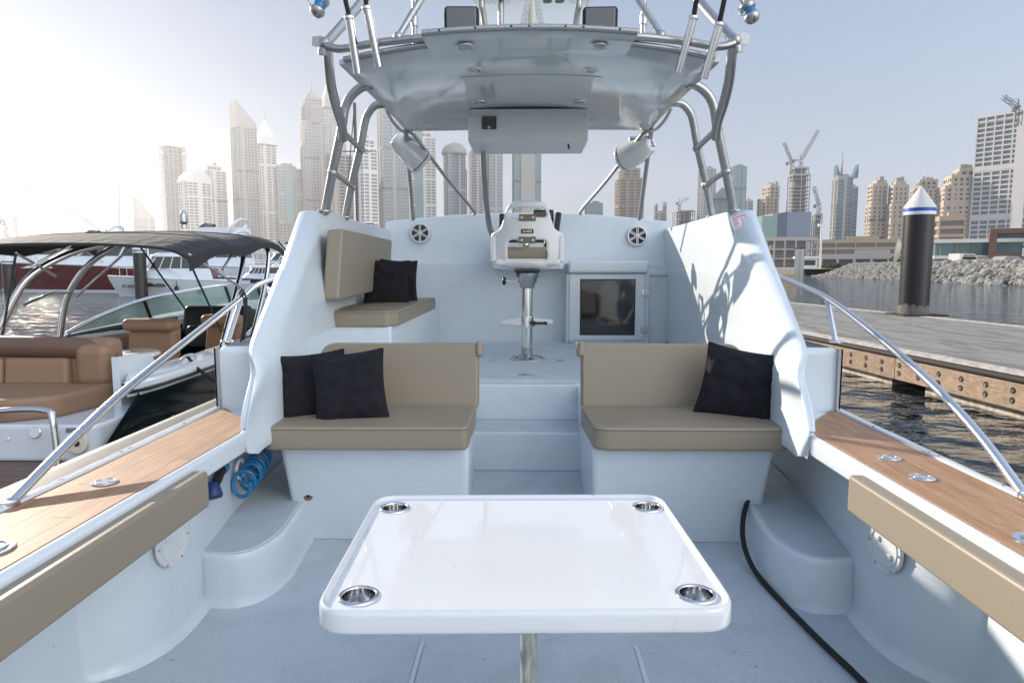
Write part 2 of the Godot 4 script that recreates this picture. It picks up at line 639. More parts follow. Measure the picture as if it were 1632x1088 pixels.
# ---------------------------------------------------------------- surface nets
func nets(st: SurfaceTool, f: PackedFloat32Array, nx: int, ny: int, nz: int, lo: Vector3, cell: float) -> void:
	var id := {}
	var pos := PackedVector3Array()
	var nor := PackedVector3Array()
	var sy := nx
	var sz := nx * ny
	for k in nz - 1:
		for j in ny - 1:
			for i in nx - 1:
				var o := i + j * sy + k * sz
				var v := [f[o], f[o + 1], f[o + sy], f[o + sy + 1], f[o + sz], f[o + sz + 1], f[o + sz + sy], f[o + sz + sy + 1]]
				var neg := 0
				for x in v:
					if x < 0:
						neg += 1
				if neg == 0 or neg == 8:
					continue
				var p := Vector3.ZERO
				var c := 0
				for e in [[0, 1], [2, 3], [4, 5], [6, 7], [0, 2], [1, 3], [4, 6], [5, 7], [0, 4], [1, 5], [2, 6], [3, 7]]:
					var a: float = v[e[0]]
					var b: float = v[e[1]]
					if (a < 0) != (b < 0):
						var t := a / (a - b)
						var pa := Vector3(e[0] & 1, (e[0] >> 1) & 1, e[0] >> 2)
						var pb := Vector3(e[1] & 1, (e[1] >> 1) & 1, e[1] >> 2)
						p += pa.lerp(pb, t)
						c += 1
				id[o] = pos.size()
				pos.append(lo + (Vector3(i, j, k) + p / c) * cell)
				nor.append(Vector3(v[1] + v[3] + v[5] + v[7] - v[0] - v[2] - v[4] - v[6], v[2] + v[3] + v[6] + v[7] - v[0] - v[1] - v[4] - v[5], v[4] + v[5] + v[6] + v[7] - v[0] - v[1] - v[2] - v[3]).normalized())
	for o in id:
		for ax in 3:
			var step: int = [1, sy, sz][ax]
			var s1: int = [sy, sz, 1][ax]
			var s2: int = [sz, 1, sy][ax]
			if o + step < f.size() and (f[o] < 0) != (f[o + step] < 0) and id.has(o - s1) and id.has(o - s2) and id.has(o - s1 - s2):
				var a: int = id[o]
				var b: int = id[o - s1]
				var c: int = id[o - s1 - s2]
				var d: int = id[o - s2]
				tri_n(st, pos[a], pos[b], pos[c], nor[a], nor[b], nor[c])
				tri_n(st, pos[a], pos[c], pos[d], nor[a], nor[c], nor[d])

func smax(a: float, b: float, k: float) -> float:
	var h := maxf(k - absf(a - b), 0.0) / k
	return maxf(a, b) + h * h * k * 0.25

func poly_dist(p: Vector2, poly: Array) -> float:
	var d := 1e9
	var inside := false
	var j := poly.size() - 1
	for i in poly.size():
		var a: Vector2 = poly[i]
		var b: Vector2 = poly[j]
		var e := b - a
		var w := p - a
		d = minf(d, (w - e * clampf(w.dot(e) / e.length_squared(), 0, 1)).length_squared())
		if (a.y > p.y) != (b.y > p.y) and p.x < (b.x - a.x) * (p.y - a.y) / (b.y - a.y) + a.x:
			inside = not inside
		j = i
	return -sqrt(d) if inside else sqrt(d)

# ---------------------------------------------------------------- the boat we stand on
func make_boat() -> void:
	var bo := thing("sport_fishing_boat", "white sport fishing boat with open cockpit, benches, hardtop and pipe tower", "boat")
	var st: SurfaceTool
	# hull
	st = ST()
	var S := [[1.15, 1.36, 0.55], [-1.0, 1.40, 0.555], [-3.0, 1.415, 0.56], [-5.0, 1.45, 0.58], [-7.0, 1.44, 0.72], [-8.5, 1.18, 0.88], [-9.8, 0.68, 0.98], [-10.7, 0.06, 1.05]]
	var rows := []
	for s in S:
		var g: float = s[1]
		var y: float = s[2]
		var row := PackedVector3Array()
		for q in [[0.0, -0.85], [0.84, -0.42], [0.93, 0.0], [1.01, y - 0.12], [1.0, y]]:
			row.append(Vector3(g * q[0], q[1], s[0]))
		var r2 := PackedVector3Array()
		for i in range(4, -1, -1):
			r2.append(row[i])
		for i in range(1, 5):
			r2.append(Vector3(-row[i].x, row[i].y, row[i].z))
		rows.append(r2)
	grid(st, rows)
	cap(st, rows[0], Vector3.BACK)
	obj("hull", st, M.white, bo)
	st = ST()
	rows = []
	for s in [[-7.42, 1.39, 0.765, 1.42], [-7.7, 1.36, 0.79, 1.4], [-8.5, 1.15, 0.87, 1.2], [-9.8, 0.64, 0.97, 1.06], [-10.7, 0.05, 1.05, 1.06]]:
		var row := PackedVector3Array()
		for k in 13:
			var t := -1.0 + k / 6.0
			row.append(Vector3(s[1] * t, lerpf(s[2], s[3], smoothstep(0.0, 0.35, 1.0 - absf(t))), s[0]))
		rows.append(row)
	grid(st, rows)
	obj("foredeck", st, M.white, bo)
	# cockpit sole
	st = ST()
	box(st, Vector3(0, -0.03, -1.75), Vector3(2.72, 0.06, 5.3))
	var sole := obj("sole", st, M.nonskid, bo)
	st = ST()
	slab(st, rect(-0.325, 0.35, -2.1, 0.2), 0.05, 0.0, 0.008, 0.004)
	obj("deck_hatch", st, M.nonskid, sole)
	st = ST()
	for x in [-0.335, 0.36]:
		box(st, Vector3(x, 0.001, -0.95), Vector3(0.014, 0.006, 2.3))
	obj("hatch_gutter", st, M.white, sole)
	# transom
	st = ST()
	slab(st, rect(-1.32, 1.32, 0.95, 1.13), 0.03, 0.0, 0.6, 0.02)
	obj("transom", st, M.white, bo)
	for sx in [-1.0, 1.0]:
		cockpit_side(bo, sx)
	# benches, treads and the raised deck
	for b in [[-1.0, -0.24, -0.325, "port"], [1.0, 0.285, 0.335, "starboard"]]:
		var sx: float = b[0]
		st = ST()
		var lev := []
		for l in [[0.0, 1.03, b[1] + sx * 0.02, -2.95], [0.44, 1.06, b[1], -2.85], [0.463, 1.05, b[1] + sx * 0.01, -2.865]]:
			lev.append([l[0], round_poly([Vector2(l[2], l[3]), Vector2(sx * l[1], l[3]), Vector2(sx * (l[1] + 0.02), -4.34), Vector2(b[2], -4.34)], 0.03, 4)])
		stack(st, lev)
		var bb := obj("bench_box", st, M.white_wall, bo)
		st = ST()
		tube(st, [Vector3(sx * 0.98, 0.003, -2.951), Vector3(b[1] + sx * 0.03, 0.003, -2.951)], 0.0028, 6, 1)
		obj("sealant", st, M.seam, bb)
		if sx < 0:
			st = ST()
			disc(st, Vector3(-0.958, 0.217, -2.908), Vector3(0.0, 0.25, 1), 0.021, 0.008)
			var dr := obj("drain_fitting", st, M.brass, bb)
			st = ST()
			disc(st, Vector3(-0.958, 0.219, -2.900), Vector3(0, 0.25, 1), 0.009, 0.002, 6)
			obj("drain_hole", st, M.black, bb)
	st = ST()
	slab(st, rect(-0.36, 0.38, -4.01, -4.4), 0.0, 0.0, 0.235, 0.012)
	obj("step_tread", st, M.white_wall, bo)
	st = ST()
	slab(st, rect(-0.31, 0.33, -4.04, -4.3), 0.02, 0.2345, 0.238, 0.002)
	obj("tread_nonskid", st, M.nonskid, bo)
	st = ST()
	slab(st, rect(-1.44, 1.44, -4.35, -7.05), 0.0, 0.0, 0.47, 0.015)
	var ud := obj("helm_deck", st, M.white_wall, bo)
	st = ST()
	slab(st, rect(-0.9, 1.35, -4.55, -6.75), 0.03, 0.4695, 0.473, 0.002)
	obj("deck_nonskid", st, M.nonskid, ud)
	for q in [Vector2(-0.277, -5.46), Vector2(0.28, -5.46)]:
		st = ST()
		disc(st, Vector3(q.x, 0.472, q.y), Vector3.UP, 0.03, 0.004)
		obj("deck_socket", st, M.dull_steel, ud)
	st = ST()
	slab(st, rect(-0.056, 0.06, -4.68, -4.75), 0.012, 0.472, 0.477, 0.002)
	var lt := obj("hatch_latch", st, M.dull_steel, ud)
	st = ST()
	slab(st, rect(-0.025, 0.03, -4.70, -4.73), 0.008, 0.4765, 0.4785, 0.001)
	obj("latch_recess", st, M.black, ud)
	st = ST()
	tube(st, [Vector3(-0.30, 0.4715, -4.362), Vector3(0.02, 0.4725, -4.360), Vector3(0.31, 0.4715, -4.362)], 0.003, 6, 4)
	obj("joint_line", st, M.seam, ud)
	st = ST()
	tube(st, [Vector3(-0.335, 0.237, -4.345), Vector3(0.335, 0.237, -4.345)], 0.004, 6, 1)
	tube(st, [Vector3(-0.335, 0.003, -4.008), Vector3(0.335, 0.003, -4.008)], 0.004, 6, 1)
	stuff(obj("sealant", st, M.seam, ud))
	make_bulkhead(bo)
	for sx in [-1.0, 1.0]:
		make_wing(bo, sx)
	make_companion_seat(bo)
	make_cabinet(bo)
	make_hardtop(bo)
	make_tower(bo)
	make_helm(bo)

func cockpit_side(bo: Node3D, sx: float) -> void:
	var st: SurfaceTool
	# liner wall with the swelling aft of the step
	st = ST()
	var plan := cm([Vector2(1.325, -4.3), Vector2(1.315, -3.6), Vector2(1.245, -2.9), Vector2(1.18, -2.45), Vector2(1.155, -2.2), Vector2(1.17, -2.04), Vector2(1.225, -1.93), Vector2(1.30, -1.87)], 5)
	plan.append_array([Vector2(1.302, -1.86), Vector2(1.31, -1.0), Vector2(1.31, 1.0)])
	var rows := []
	for l in [[0.0, -0.03], [0.012, -0.012], [0.04, 0.0], [0.3, 0.008], [0.56, 0.02]]:
		var row := PackedVector3Array()
		for p in plan:
			row.append(Vector3(sx * (p.x + l[1]), l[0], p.y))
		rows.append(row)
	grid(st, rows)
	var wall := obj("liner_wall", st, M.white_wall, bo)
	# round access plate in the liner
	var pn := Vector3(-sx, 0.0, 0.13 if sx > 0 else 0.13).normalized()
	var pc := Vector3(sx * 1.156, 0.332, -2.12)
	st = ST()
	disc(st, pc, pn, 0.08, 0.010, 32)
	var ap := obj("access_plate", st, M.gloss_white, wall)
	var bs := toward(pn)
	st = ST()
	lathe(st, [Vector2(0.062, 0.010), Vector2(0.062, 0.0125), Vector2(0.064, 0.0125), Vector2(0.064, 0.010)], 32, Transform3D(bs, pc))
	for a in [0.6, 3.7]:
		rbox(st, pc + bs * Vector3(cos(a) * 0.036, 0.012, sin(a) * 0.036), Vector3(0.024, 0.012, 0.02), 0.006, 1, bs)
	obj("plate_grip", st, M.gloss_white, wall)
	for a in 6:
		st = ST()
		disc(st, pc + bs * Vector3(cos(a * PI / 3) * 0.074, 0.0095, sin(a * PI / 3) * 0.074), pn, 0.0045, 0.003, 8)
		obj("screw_head", st, M.dull_steel, wall)
	# moulded corner step
	st = ST()
	var sp := [Vector2(1.32, -3.7), Vector2(1.01, -3.7), Vector2(0.975, -2.95), Vector2(0.935, -2.52), Vector2(1.0, -2.325), Vector2(1.23, -2.345)]
	var pl := []
	for p in sp:
		pl.append(Vector2(p.x * sx, p.y))
	var big := round_poly([pl[0], pl[1], pl[2]] + [pl[3], pl[4], pl[5]], 0.13, 6)
	var lev := []
	for l in [[0.0, -0.035], [0.012, -0.018], [0.04, -0.008], [0.165, 0.0], [0.18, 0.004], [0.188, 0.014], [0.19, 0.024]]:
		lev.append([l[0], inset(big, l[1])])
	stack(st, lev)
	var step := obj("corner_step", st, M.white_wall, bo)
	st = ST()
	stack(st, [[0.1895, inset(big, 0.05)], [0.193, inset(big, 0.053)]])
	obj("step_nonskid", st, M.nonskid, step)
	# coaming: white lip, teak, outer cap and rub rail
	st = ST()
	var prof := [Vector2(1.335, 0.545), Vector2(1.2, 0.53), Vector2(1.075, 0.522), Vector2(1.06, 0.526), Vector2(1.052, 0.536), Vector2(1.052, 0.585), Vector2(1.057, 0.597), Vector2(1.068, 0.602), Vector2(1.078, 0.600), Vector2(1.079, 0.590), Vector2(1.335, 0.590)]
	rows = []
	for z in [-3.2, -2.75, -2.62, -2.5, -2.0, -1.0, 0.0, 1.0]:
		var row := PackedVector3Array()
		for p in prof:
			row.append(Vector3(sx * (p.x + (0.12 * smoothstep(-2.5, -2.8, z) if p.x < 1.3 else 0.0)), p.y, z))
		rows.append(row)
	grid(st, rows)
	var co := obj("coaming", st, M.white, bo)
	st = ST()
	prof = [Vector2(1.334, 0.585), Vector2(1.334, 0.603), Vector2(1.338, 0.608), Vector2(1.362, 0.608), Vector2(1.367, 0.602), Vector2(1.369, 0.585), Vector2(1.40, 0.575), Vector2(1.405, 0.555)]
	rows = []
	for z in [-3.0, -2.0, -1.0, 0.0, 1.0]:
		var row := PackedVector3Array()
		for p in prof:
			row.append(Vector3(sx * (p.x + 0.02 * smoothstep(-2.0, -3.0, z)), p.y, z))
		rows.append(row)
	grid(st, rows)
	var oc := obj("outer_cap_rail", st, M.gloss_white, bo)
	st = ST()
	prof = [Vector2(1.375, 0.582), Vector2(1.39, 0.588), Vector2(1.44, 0.586), Vector2(1.47, 0.590), Vector2(1.51, 0.586), Vector2(1.525, 0.57), Vector2(1.525, 0.50), Vector2(1.42, 0.48)] if sx < 0 else [Vector2(1.385, 0.576), Vector2(1.39, 0.582), Vector2(1.415, 0.578), Vector2(1.425, 0.565), Vector2(1.42, 0.52), Vector2(1.40, 0.51)]
	rows = []
	for z in [-3.4, -1.0, 1.1]:
		var row := PackedVector3Array()
		for p in prof:
			row.append(Vector3(sx * p.x, p.y, z))
		rows.append(row)
	grid(st, rows)
	obj("rub_rail", st, M.grey_rubber if sx < 0 else M.alu, bo)
	for z in [-2.62, -2.25, -2.2, -1.9, -1.62, -1.35]:
		st = ST()
		disc(st, Vector3(sx * 1.35, 0.607, z), Vector3.UP, 0.006, 0.003, 8)
		obj("rail_screw", st, M.dull_steel, oc)
	# teak boards, each of its own tone
	var deck := Node3D.new()
	deck.name = "teak_deck" if not bo.has_node("teak_deck") else "teak_deck_001"
	bo.add_child(deck, true)
	for k in 5:
		var x0 := 1.081 + k * 0.0506
		var cuts := [-2.95, -1.62 + 0.37 * ((k * 2) % 5 - 2) * 0.7, 1.0]
		for c in 2:
			st = ST()
			var a: float = cuts[c] + (0.0 if c == 0 else 0.001)
			if c == 0:
				# the forward end is cut back along the side of the house
				a = lerpf(-2.62, -2.95, clampf((x0 - 1.08) / 0.25, 0, 1))
			var m: StandardMaterial3D = M.teak.duplicate()
			m.uv1_offset = Vector3(rng.randf(), rng.randf(), rng.randf())
			var tn := rng.randf_range(0.95, 1.0)
			m.albedo_color = lin(0.86 * tn, 0.81 * tn, 0.77 * tn)
			var a2: float = a if c == 1 else a - 0.066
			slab(st, [Vector2(sx * x0, a), Vector2(sx * (x0 + 0.0502), a2), Vector2(sx * (x0 + 0.0502), cuts[c + 1] - 0.0004), Vector2(sx * x0, cuts[c + 1] - 0.0004)], 0.0, 0.586, 0.6015 + 0.0002 * (k % 2), 0.0005, Transform3D.IDENTITY, 1)
			obj("teak_board", st, m, deck)
	st = ST()
	box(st, Vector3(sx * 1.207, 0.592, -0.85), Vector3(0.254, 0.004, 3.7))
	obj("caulking", st, M.black, deck)
	# fillers and flush fittings in the teak
	var fits := [[-1.215, -1.893, 0], [-1.18, -1.42, 1]] if sx < 0 else [[1.185, -2.194, 0], [1.172, -1.985, 0], [1.165, -1.515, 1]]
	for f in fits:
		st = ST()
		disc(st, Vector3(f[0], 0.602, f[1]), Vector3.UP, 0.036 if f[2] == 0 else 0.05, 0.0045, 28, 0.5)
		var fp := obj("filler_cap" if f[2] == 0 else "flush_rod_holder", st, M.rail, bo)
		st = ST()
		if f[2] == 0:
			lathe(st, [Vector2(0.024, 0.0), Vector2(0.024, 0.0015), Vector2(0.026, 0.0015), Vector2(0.026, 0.0)], 24, Transform3D(Basis.IDENTITY, Vector3(f[0], 0.6063, f[1])))
			for s in [-0.010, 0.010]:
				disc(st, Vector3(f[0] + s, 0.6062, f[1]), Vector3.UP, 0.004, 0.001, 8)
			obj("cap_lid", st, M.dull_steel, fp)
		else:
			lathe(st, [Vector2(0.032, 0.0), Vector2(0.034, 0.004), Vector2(0.036, 0.0)], 24, Transform3D(Basis.IDENTITY, Vector3(f[0], 0.6063, f[1])))
			obj("rim", st, M.steel, fp)
			st = ST()
			disc(st, Vector3(f[0], 0.6062, f[1]), Vector3.UP, 0.031, 0.0012, 24)
			obj("socket", st, M.dull_steel if sx > 0 else M.teak, fp)
	# tan bolster along the coaming
	st = ST()
	rbox(st, Vector3(sx * 1.028, 0.523, -0.56), Vector3(0.05, 0.118, 3.05), 0.012, 3)
	var bol := obj("coaming_bolster", st, M.vinyl, bo)
	st = ST()
	tube(st, [Vector3(sx * 1.050, 0.4665, -2.07), Vector3(sx * 1.050, 0.4665, 0.9)], 0.0035, 6, 1)
	obj("piping", st, M.vinyl_seam, bol)
	# grab rail over the side deck, with its posts
	st = ST()
	var pts := [Vector3(1.50, 1.17, -4.10), Vector3(1.49, 1.125, -3.75), Vector3(1.47, 1.07, -3.36), Vector3(1.43, 0.965, -2.86), Vector3(1.39, 0.835, -2.36), Vector3(1.37, 0.72, -2.05), Vector3(1.355, 0.61, -1.83)]
	if sx < 0:
		pts = [Vector3(1.50, 1.165, -4.15), Vector3(1.47, 1.12, -3.7), Vector3(1.45, 1.06, -3.43), Vector3(1.43, 0.945, -2.95), Vector3(1.40, 0.80, -2.35), Vector3(1.375, 0.70, -2.0), Vector3(1.35, 0.608, -1.71)]
	for i in pts.size():
		pts[i].x *= sx
	tube(st, pts, 0.0145, 12, 6)
	var gr := obj("grab_rail", st, M.rail, bo)
	st = ST()
	if sx > 0:
		tube(st, [Vector3(1.47, 1.065, -3.36), Vector3(1.45, 0.87, -3.2)], 0.013, 10, 1)
	else:
		tube(st, [Vector3(-1.45, 1.07, -3.46), Vector3(-1.43, 0.86, -3.22)], 0.013, 10, 1)
	obj("rail_post", st, M.rail, gr)
	st = ST()
	disc(st, Vector3(sx * (1.45 if sx > 0 else 1.43), 0.866 if sx < 0 else 0.872, -3.2 if sx > 0 else -3.22), Vector3.UP, 0.03, 0.008, 16)
	obj("post_foot", st, M.rail, gr)
	st = ST()
	disc(st, Vector3(sx * 1.352, 0.606, -1.80 if sx > 0 else -1.70), Vector3.UP, 0.028, 0.01, 16)
	obj("rail_foot", st, M.rail, gr)
	# side of the house that stands on the side deck
	st = ST()
	var lv := []
	for l in [[0.56, 0.0], [0.84, 0.006], [0.862, 0.012], [0.872, 0.028]]:
		lv.append([l[0], round_poly([Vector2(sx * 1.16, -2.965 - l[1]), Vector2(sx * (1.365 - l[1]), -2.96 - l[1]), Vector2(sx * (1.43 - l[1]), -6.9), Vector2(sx * 1.42, -6.9), Vector2(sx * 1.41, -4.6), Vector2(sx * 1.33, -3.75), Vector2(sx * 1.22, -3.3)], 0.01, 2)])
	stack(st, lv)
	var hs := obj("house_side", st, M.white_wall, bo)
	st = ST()
	var tx := sx * 1.367
	for q in [0.0, 0.012]:
		box(st, Vector3(tx - sx * q, 0.725, -2.957 + q * 0.2), Vector3(0.007, 0.29, 0.014))
	box(st, Vector3(tx - sx * 0.006, 0.725, -2.953), Vector3(0.02, 0.285, 0.006))
	obj("corner_trim", st, M.trim_grey, hs)

func make_wing(bo: Node3D, sx: float) -> void:
	# height, then plan points: forward inner, inner wall, start of the aft roll, roll, aft edge, outer, forward outer
	var S := [
		[1.600, [1.39, -6.95], [1.395, -5.9], [1.386, -5.12], [1.396, -4.775], [1.482, -4.64], [1.545, -4.98], [1.585, -6.95]],
		[1.588, [1.39, -6.95], [1.393, -5.9], [1.382, -5.10], [1.390, -4.755], [1.494, -4.605], [1.555, -4.95], [1.59, -6.95]],
		[1.212, [1.40, -6.95], [1.386, -5.7], [1.295, -4.30], [1.252, -3.795], [1.318, -3.69], [1.42, -4.2], [1.58, -6.95]],
		[1.206, [1.40, -6.95], [1.382, -5.7], [1.290, -4.28], [1.247, -3.78], [1.321, -3.67], [1.42, -4.2], [1.58, -6.95]],
		[0.900, [1.40, -6.95], [1.365, -5.3], [1.172, -3.58], [1.132, -3.02], [1.180, -2.90], [1.27, -3.4], [1.46, -6.0]],
		[0.780, [1.40, -6.95], [1.345, -5.2], [1.118, -3.35], [1.082, -2.82], [1.112, -2.75], [1.19, -3.1], [1.40, -5.5]],
		[0.685, [1.40, -6.95], [1.335, -5.1], [1.100, -3.25], [1.076, -2.69], [1.085, -2.62], [1.16, -2.9], [1.35, -5.0]],
		[0.600, [1.40, -6.95], [1.325, -5.0], [1.092, -3.20], [1.070, -2.62], [1.076, -2.555], [1.15, -2.85], [1.32, -5.0]],
		[0.528, [1.40, -6.95], [1.32, -4.9], [1.084, -3.10], [1.050, -2.58], [1.049, -2.50], [1.12, -2.8], [1.32, -5.0]],
		[0.495, [1.40, -6.95], [1.32, -4.9], [1.084, -3.10], [1.055, -2.68], [1.050, -2.60], [1.11, -2.85], [1.3, -5.0]]]
	var rows := []
	for i in S.size() - 1:
		var n := 6 if i in [1, 3] else (4 if i == 4 else 3)
		for k in n + (1 if i == S.size() - 2 else 0):
			var t := float(k) / n
			var lo := i if i in [0, 1, 2, 3] else i - 1
			var hi := i + 1 if i in [0, 1, 2] or i + 2 >= S.size() else i + 2
			var ctl := []
			for j in range(1, 8):
				var va := Vector2(S[lo][j][0], S[lo][j][1])
				var vb := Vector2(S[i][j][0], S[i][j][1])
				var vc := Vector2(S[i + 1][j][0], S[i + 1][j][1])
				var vd := Vector2(S[hi][j][0], S[hi][j][1])
				if i in [1, 3]:
					ctl.append(vb.lerp(vc, t))
				else:
					ctl.append(vb.cubic_interpolate(vc, va, vd, t))
			var y: float = lerpf(S[i][0], S[i + 1][0], t)
			var row := PackedVector3Array()
			for p in cm(ctl, 8):
				row.append(Vector3(sx * p.x, y, p.y))
			rows.append(row)
	var st := ST()
	grid(st, rows)
	cap(st, rows[0], Vector3.UP)
	cap(st, rows[-1], Vector3.DOWN)
	var w := obj("house_wing", st, M.white_wall, bo)
	if sx > 0:
		# printed notice on the aft end
		var nn := Vector3(-0.33, 0.87, 0.36).normalized()
		var nu := (Vector3(-0.147, -0.385, 0.89) * -1.0).normalized()
		nu = (nu - nn * nu.dot(nn)).normalized()
		var x := Transform3D(Basis(nu.cross(nn), nu, nn), Vector3(1.392, 1.508, -4.50))
		st = ST()
		plate(st, round_poly(rect(-0.058, 0.058, -0.10, 0.10), 0.006, 2), x.translated_local(Vector3(0, 0, -0.03)), 0.045)
		var n := obj("notice", st, M.paper, w)
		st = ST()
		var y := 0.072
		for ln in [[-0.046, 0.046], [-0.046, -0.012], [-0.046, -0.02], [-0.046, -0.014], [-0.046, -0.022]]:
			plate(st, rect(ln[0], ln[1], y - 0.008, y + 0.008), x.translated_local(Vector3(0, 0, 0.0152)), 0.0008)
			if y < 0.06:
				plate(st, rect(0.004, 0.018, y - 0.006, y + 0.006), x.translated_local(Vector3(0, 0, 0.0152)), 0.0008)
				plate(st, rect(0.028, 0.042, y - 0.006, y + 0.006), x.translated_local(Vector3(0, 0, 0.0152)), 0.0008)
			y -= 0.036
		stuff(obj("print", st, M.pink, w))
		# outline of a hatch in the side wall
		st = ST()
		lathe(st, [Vector2(0.135, 0.0), Vector2(0.135, 0.006), Vector2(0.14, 0.006), Vector2(0.14, 0.0)], 36, Transform3D(toward(Vector3.LEFT), Vector3(1.401, 0.78, -6.3)))
		disc(st, Vector3(1.40, 0.78, -6.3), Vector3.LEFT, 0.125, 0.005, 32)
		obj("round_hatch", st, M.white_wall, w)

func make_bulkhead(bo: Node3D) -> void:
	var st := ST()
	var prof := [[0.44, 0.0], [1.25, 0.0], [1.260, -0.005], [1.265, -0.014], [1.267, -0.045], [1.272, -0.055], [1.285, -0.06], [9.0, -0.115], [9.01, -0.125], [9.015, -0.14], [9.01, -0.6], [1.4, -1.2]]
	var rows := []
	for q in prof:
		var row := PackedVector3Array()
		for k in 29:
			var x := -1.42 + 2.84 * k / 28
			var e := 1.0 - pow(absf(x) / 1.42, 2.0)
			var y: float = q[0]
			if y > 8:
				y = y - 9.0 + 1.665 + 0.10 * e
			row.append(Vector3(x, y, -6.86 - 0.14 * e + q[1]))
		rows.append(row)
	grid(st, rows)
	var bh := obj("bulkhead", st, M.white_wall, bo)
	for s in [[-1.075, 1.565], [1.125, 1.535]]:
		speaker(bh, Vector3(s[0], s[1], -6.985 - 0.01 * 0.0), Vector3(-signf(s[0]) * 0.09, 0.12, 1.0))
	# panel joints beside the speaker
	st = ST()
	box(st, Vector3(0.0, 0.475, -6.995), Vector3(2.6, 0.012, 0.02))
	obj("fillet", st, M.white_wall, bh)

func speaker(parent: Node3D, c: Vector3, n: Vector3) -> void:
	var b := toward(n)
	var x := Transform3D(b, c)
	var st := ST()
	lathe(st, [Vector2(0.102, -0.02), Vector2(0.102, 0.012), Vector2(0.098, 0.018), Vector2(0.088, 0.02), Vector2(0.084, 0.014), Vector2(0.084, 0.002)], 36, x)
	var r := obj("speaker_ring", st, M.gloss_white, parent)
	st = ST()
	lathe(st, [Vector2(0.085, 0.004), Vector2(0.03, -0.004), Vector2(0.026, 0.008), Vector2(0.0, 0.012)], 28, x)
	obj("speaker_cone", st, M.black, r)
	st = ST()
	for k in 6:
		var a := TAU * k / 6 + PI / 6
		for o in [-0.007, 0.007]:
			var d := Vector3(cos(a), 0, sin(a))
			var e: Vector3 = Vector3(-sin(a), 0, cos(a)) * o
			box(st, x * (d * 0.05 + e + Vector3(0, 0.015, 0)), Vector3(0.072, 0.008, 0.0075), b * Basis(Vector3.UP, -a))
	lathe(st, [Vector2(0.018, 0.012), Vector2(0.018, 0.02), Vector2(0.012, 0.023), Vector2(0.0, 0.024)], 18, x)
	obj("speaker_grille", st, M.gloss_white, r)

func make_companion_seat(bo: Node3D) -> void:
	var st := ST()
	slab(st, [Vector2(-1.42, -4.58), Vector2(-0.91, -4.58), Vector2(-0.885, -6.95), Vector2(-1.42, -6.95)], 0.02, 0.46, 0.822, 0.01)
	obj("companion_seat_base", st, M.white_wall, bo)

func make_cabinet(bo: Node3D) -> void:
	var st := ST()
	slab(st, rect(0.40, 1.22, -6.76, -7.0), 0.012, 0.47, 1.165, 0.006)
	var c := obj("cabinet", st, M.white_wall, bo)
	st = ST()
	slab(st, rect(0.415, 1.20, -6.70, -7.0), 0.03, 1.166, 1.285, 0.03)
	obj("cabinet_lid", st, M.white, c)
	st = ST()
	slab(st, rect(1.15, 1.42, -6.80, -7.0), 0.01, 0.47, 1.14, 0.01)
	slab(st, rect(1.15, 1.42, -6.77, -7.0), 0.01, 1.14, 1.20, 0.015)
	obj("side_panel", st, M.white_wall, c)
	# door on two hinges
	st = ST()
	rbox(st, Vector3(0.80, 0.83, -6.752), Vector3(0.74, 0.655, 0.024), 0.008, 2)
	var d := obj("cabinet_door", st, M.white, c)
	st = ST()
	rbox(st, Vector3(0.807, 0.83, -6.744), Vector3(0.545, 0.555, 0.016), 0.006, 2)
	obj("window_gasket", st, M.black, d)
	st = ST()
	rbox(st, Vector3(0.807, 0.83, -6.740), Vector3(0.525, 0.535, 0.012), 0.003, 1)
	obj("door_window", st, M.dark_glass, d)
	for y in [0.975, 0.61]:
		st = ST()
		for s in [-1.0, 1.0]:
			rbox(st, Vector3(1.175 + s * 0.022, y, -6.735), Vector3(0.034, 0.056, 0.006), 0.002, 1)
			for v in [-0.018, 0.018]:
				disc(st, Vector3(1.175 + s * 0.024, y + v, -6.733), Vector3.BACK, 0.006, 0.003, 8)
		tube(st, [Vector3(1.175, y - 0.03, -6.731), Vector3(1.175, y + 0.03, -6.731)], 0.007, 8, 1)
		obj("hinge", st, M.steel, d)
	st = ST()
	disc(st, Vector3(0.45, 0.495, -6.742), Vector3.BACK, 0.022, 0.012, 16)
	disc(st, Vector3(0.45, 0.495, -6.731), Vector3.BACK, 0.012, 0.01, 12)
	obj("door_latch", st, M.steel, d)

func top_y(x: float) -> float:
	return 2.36 + 0.098 * (1.0 - pow((x - 0.012) / 1.07, 2.0))

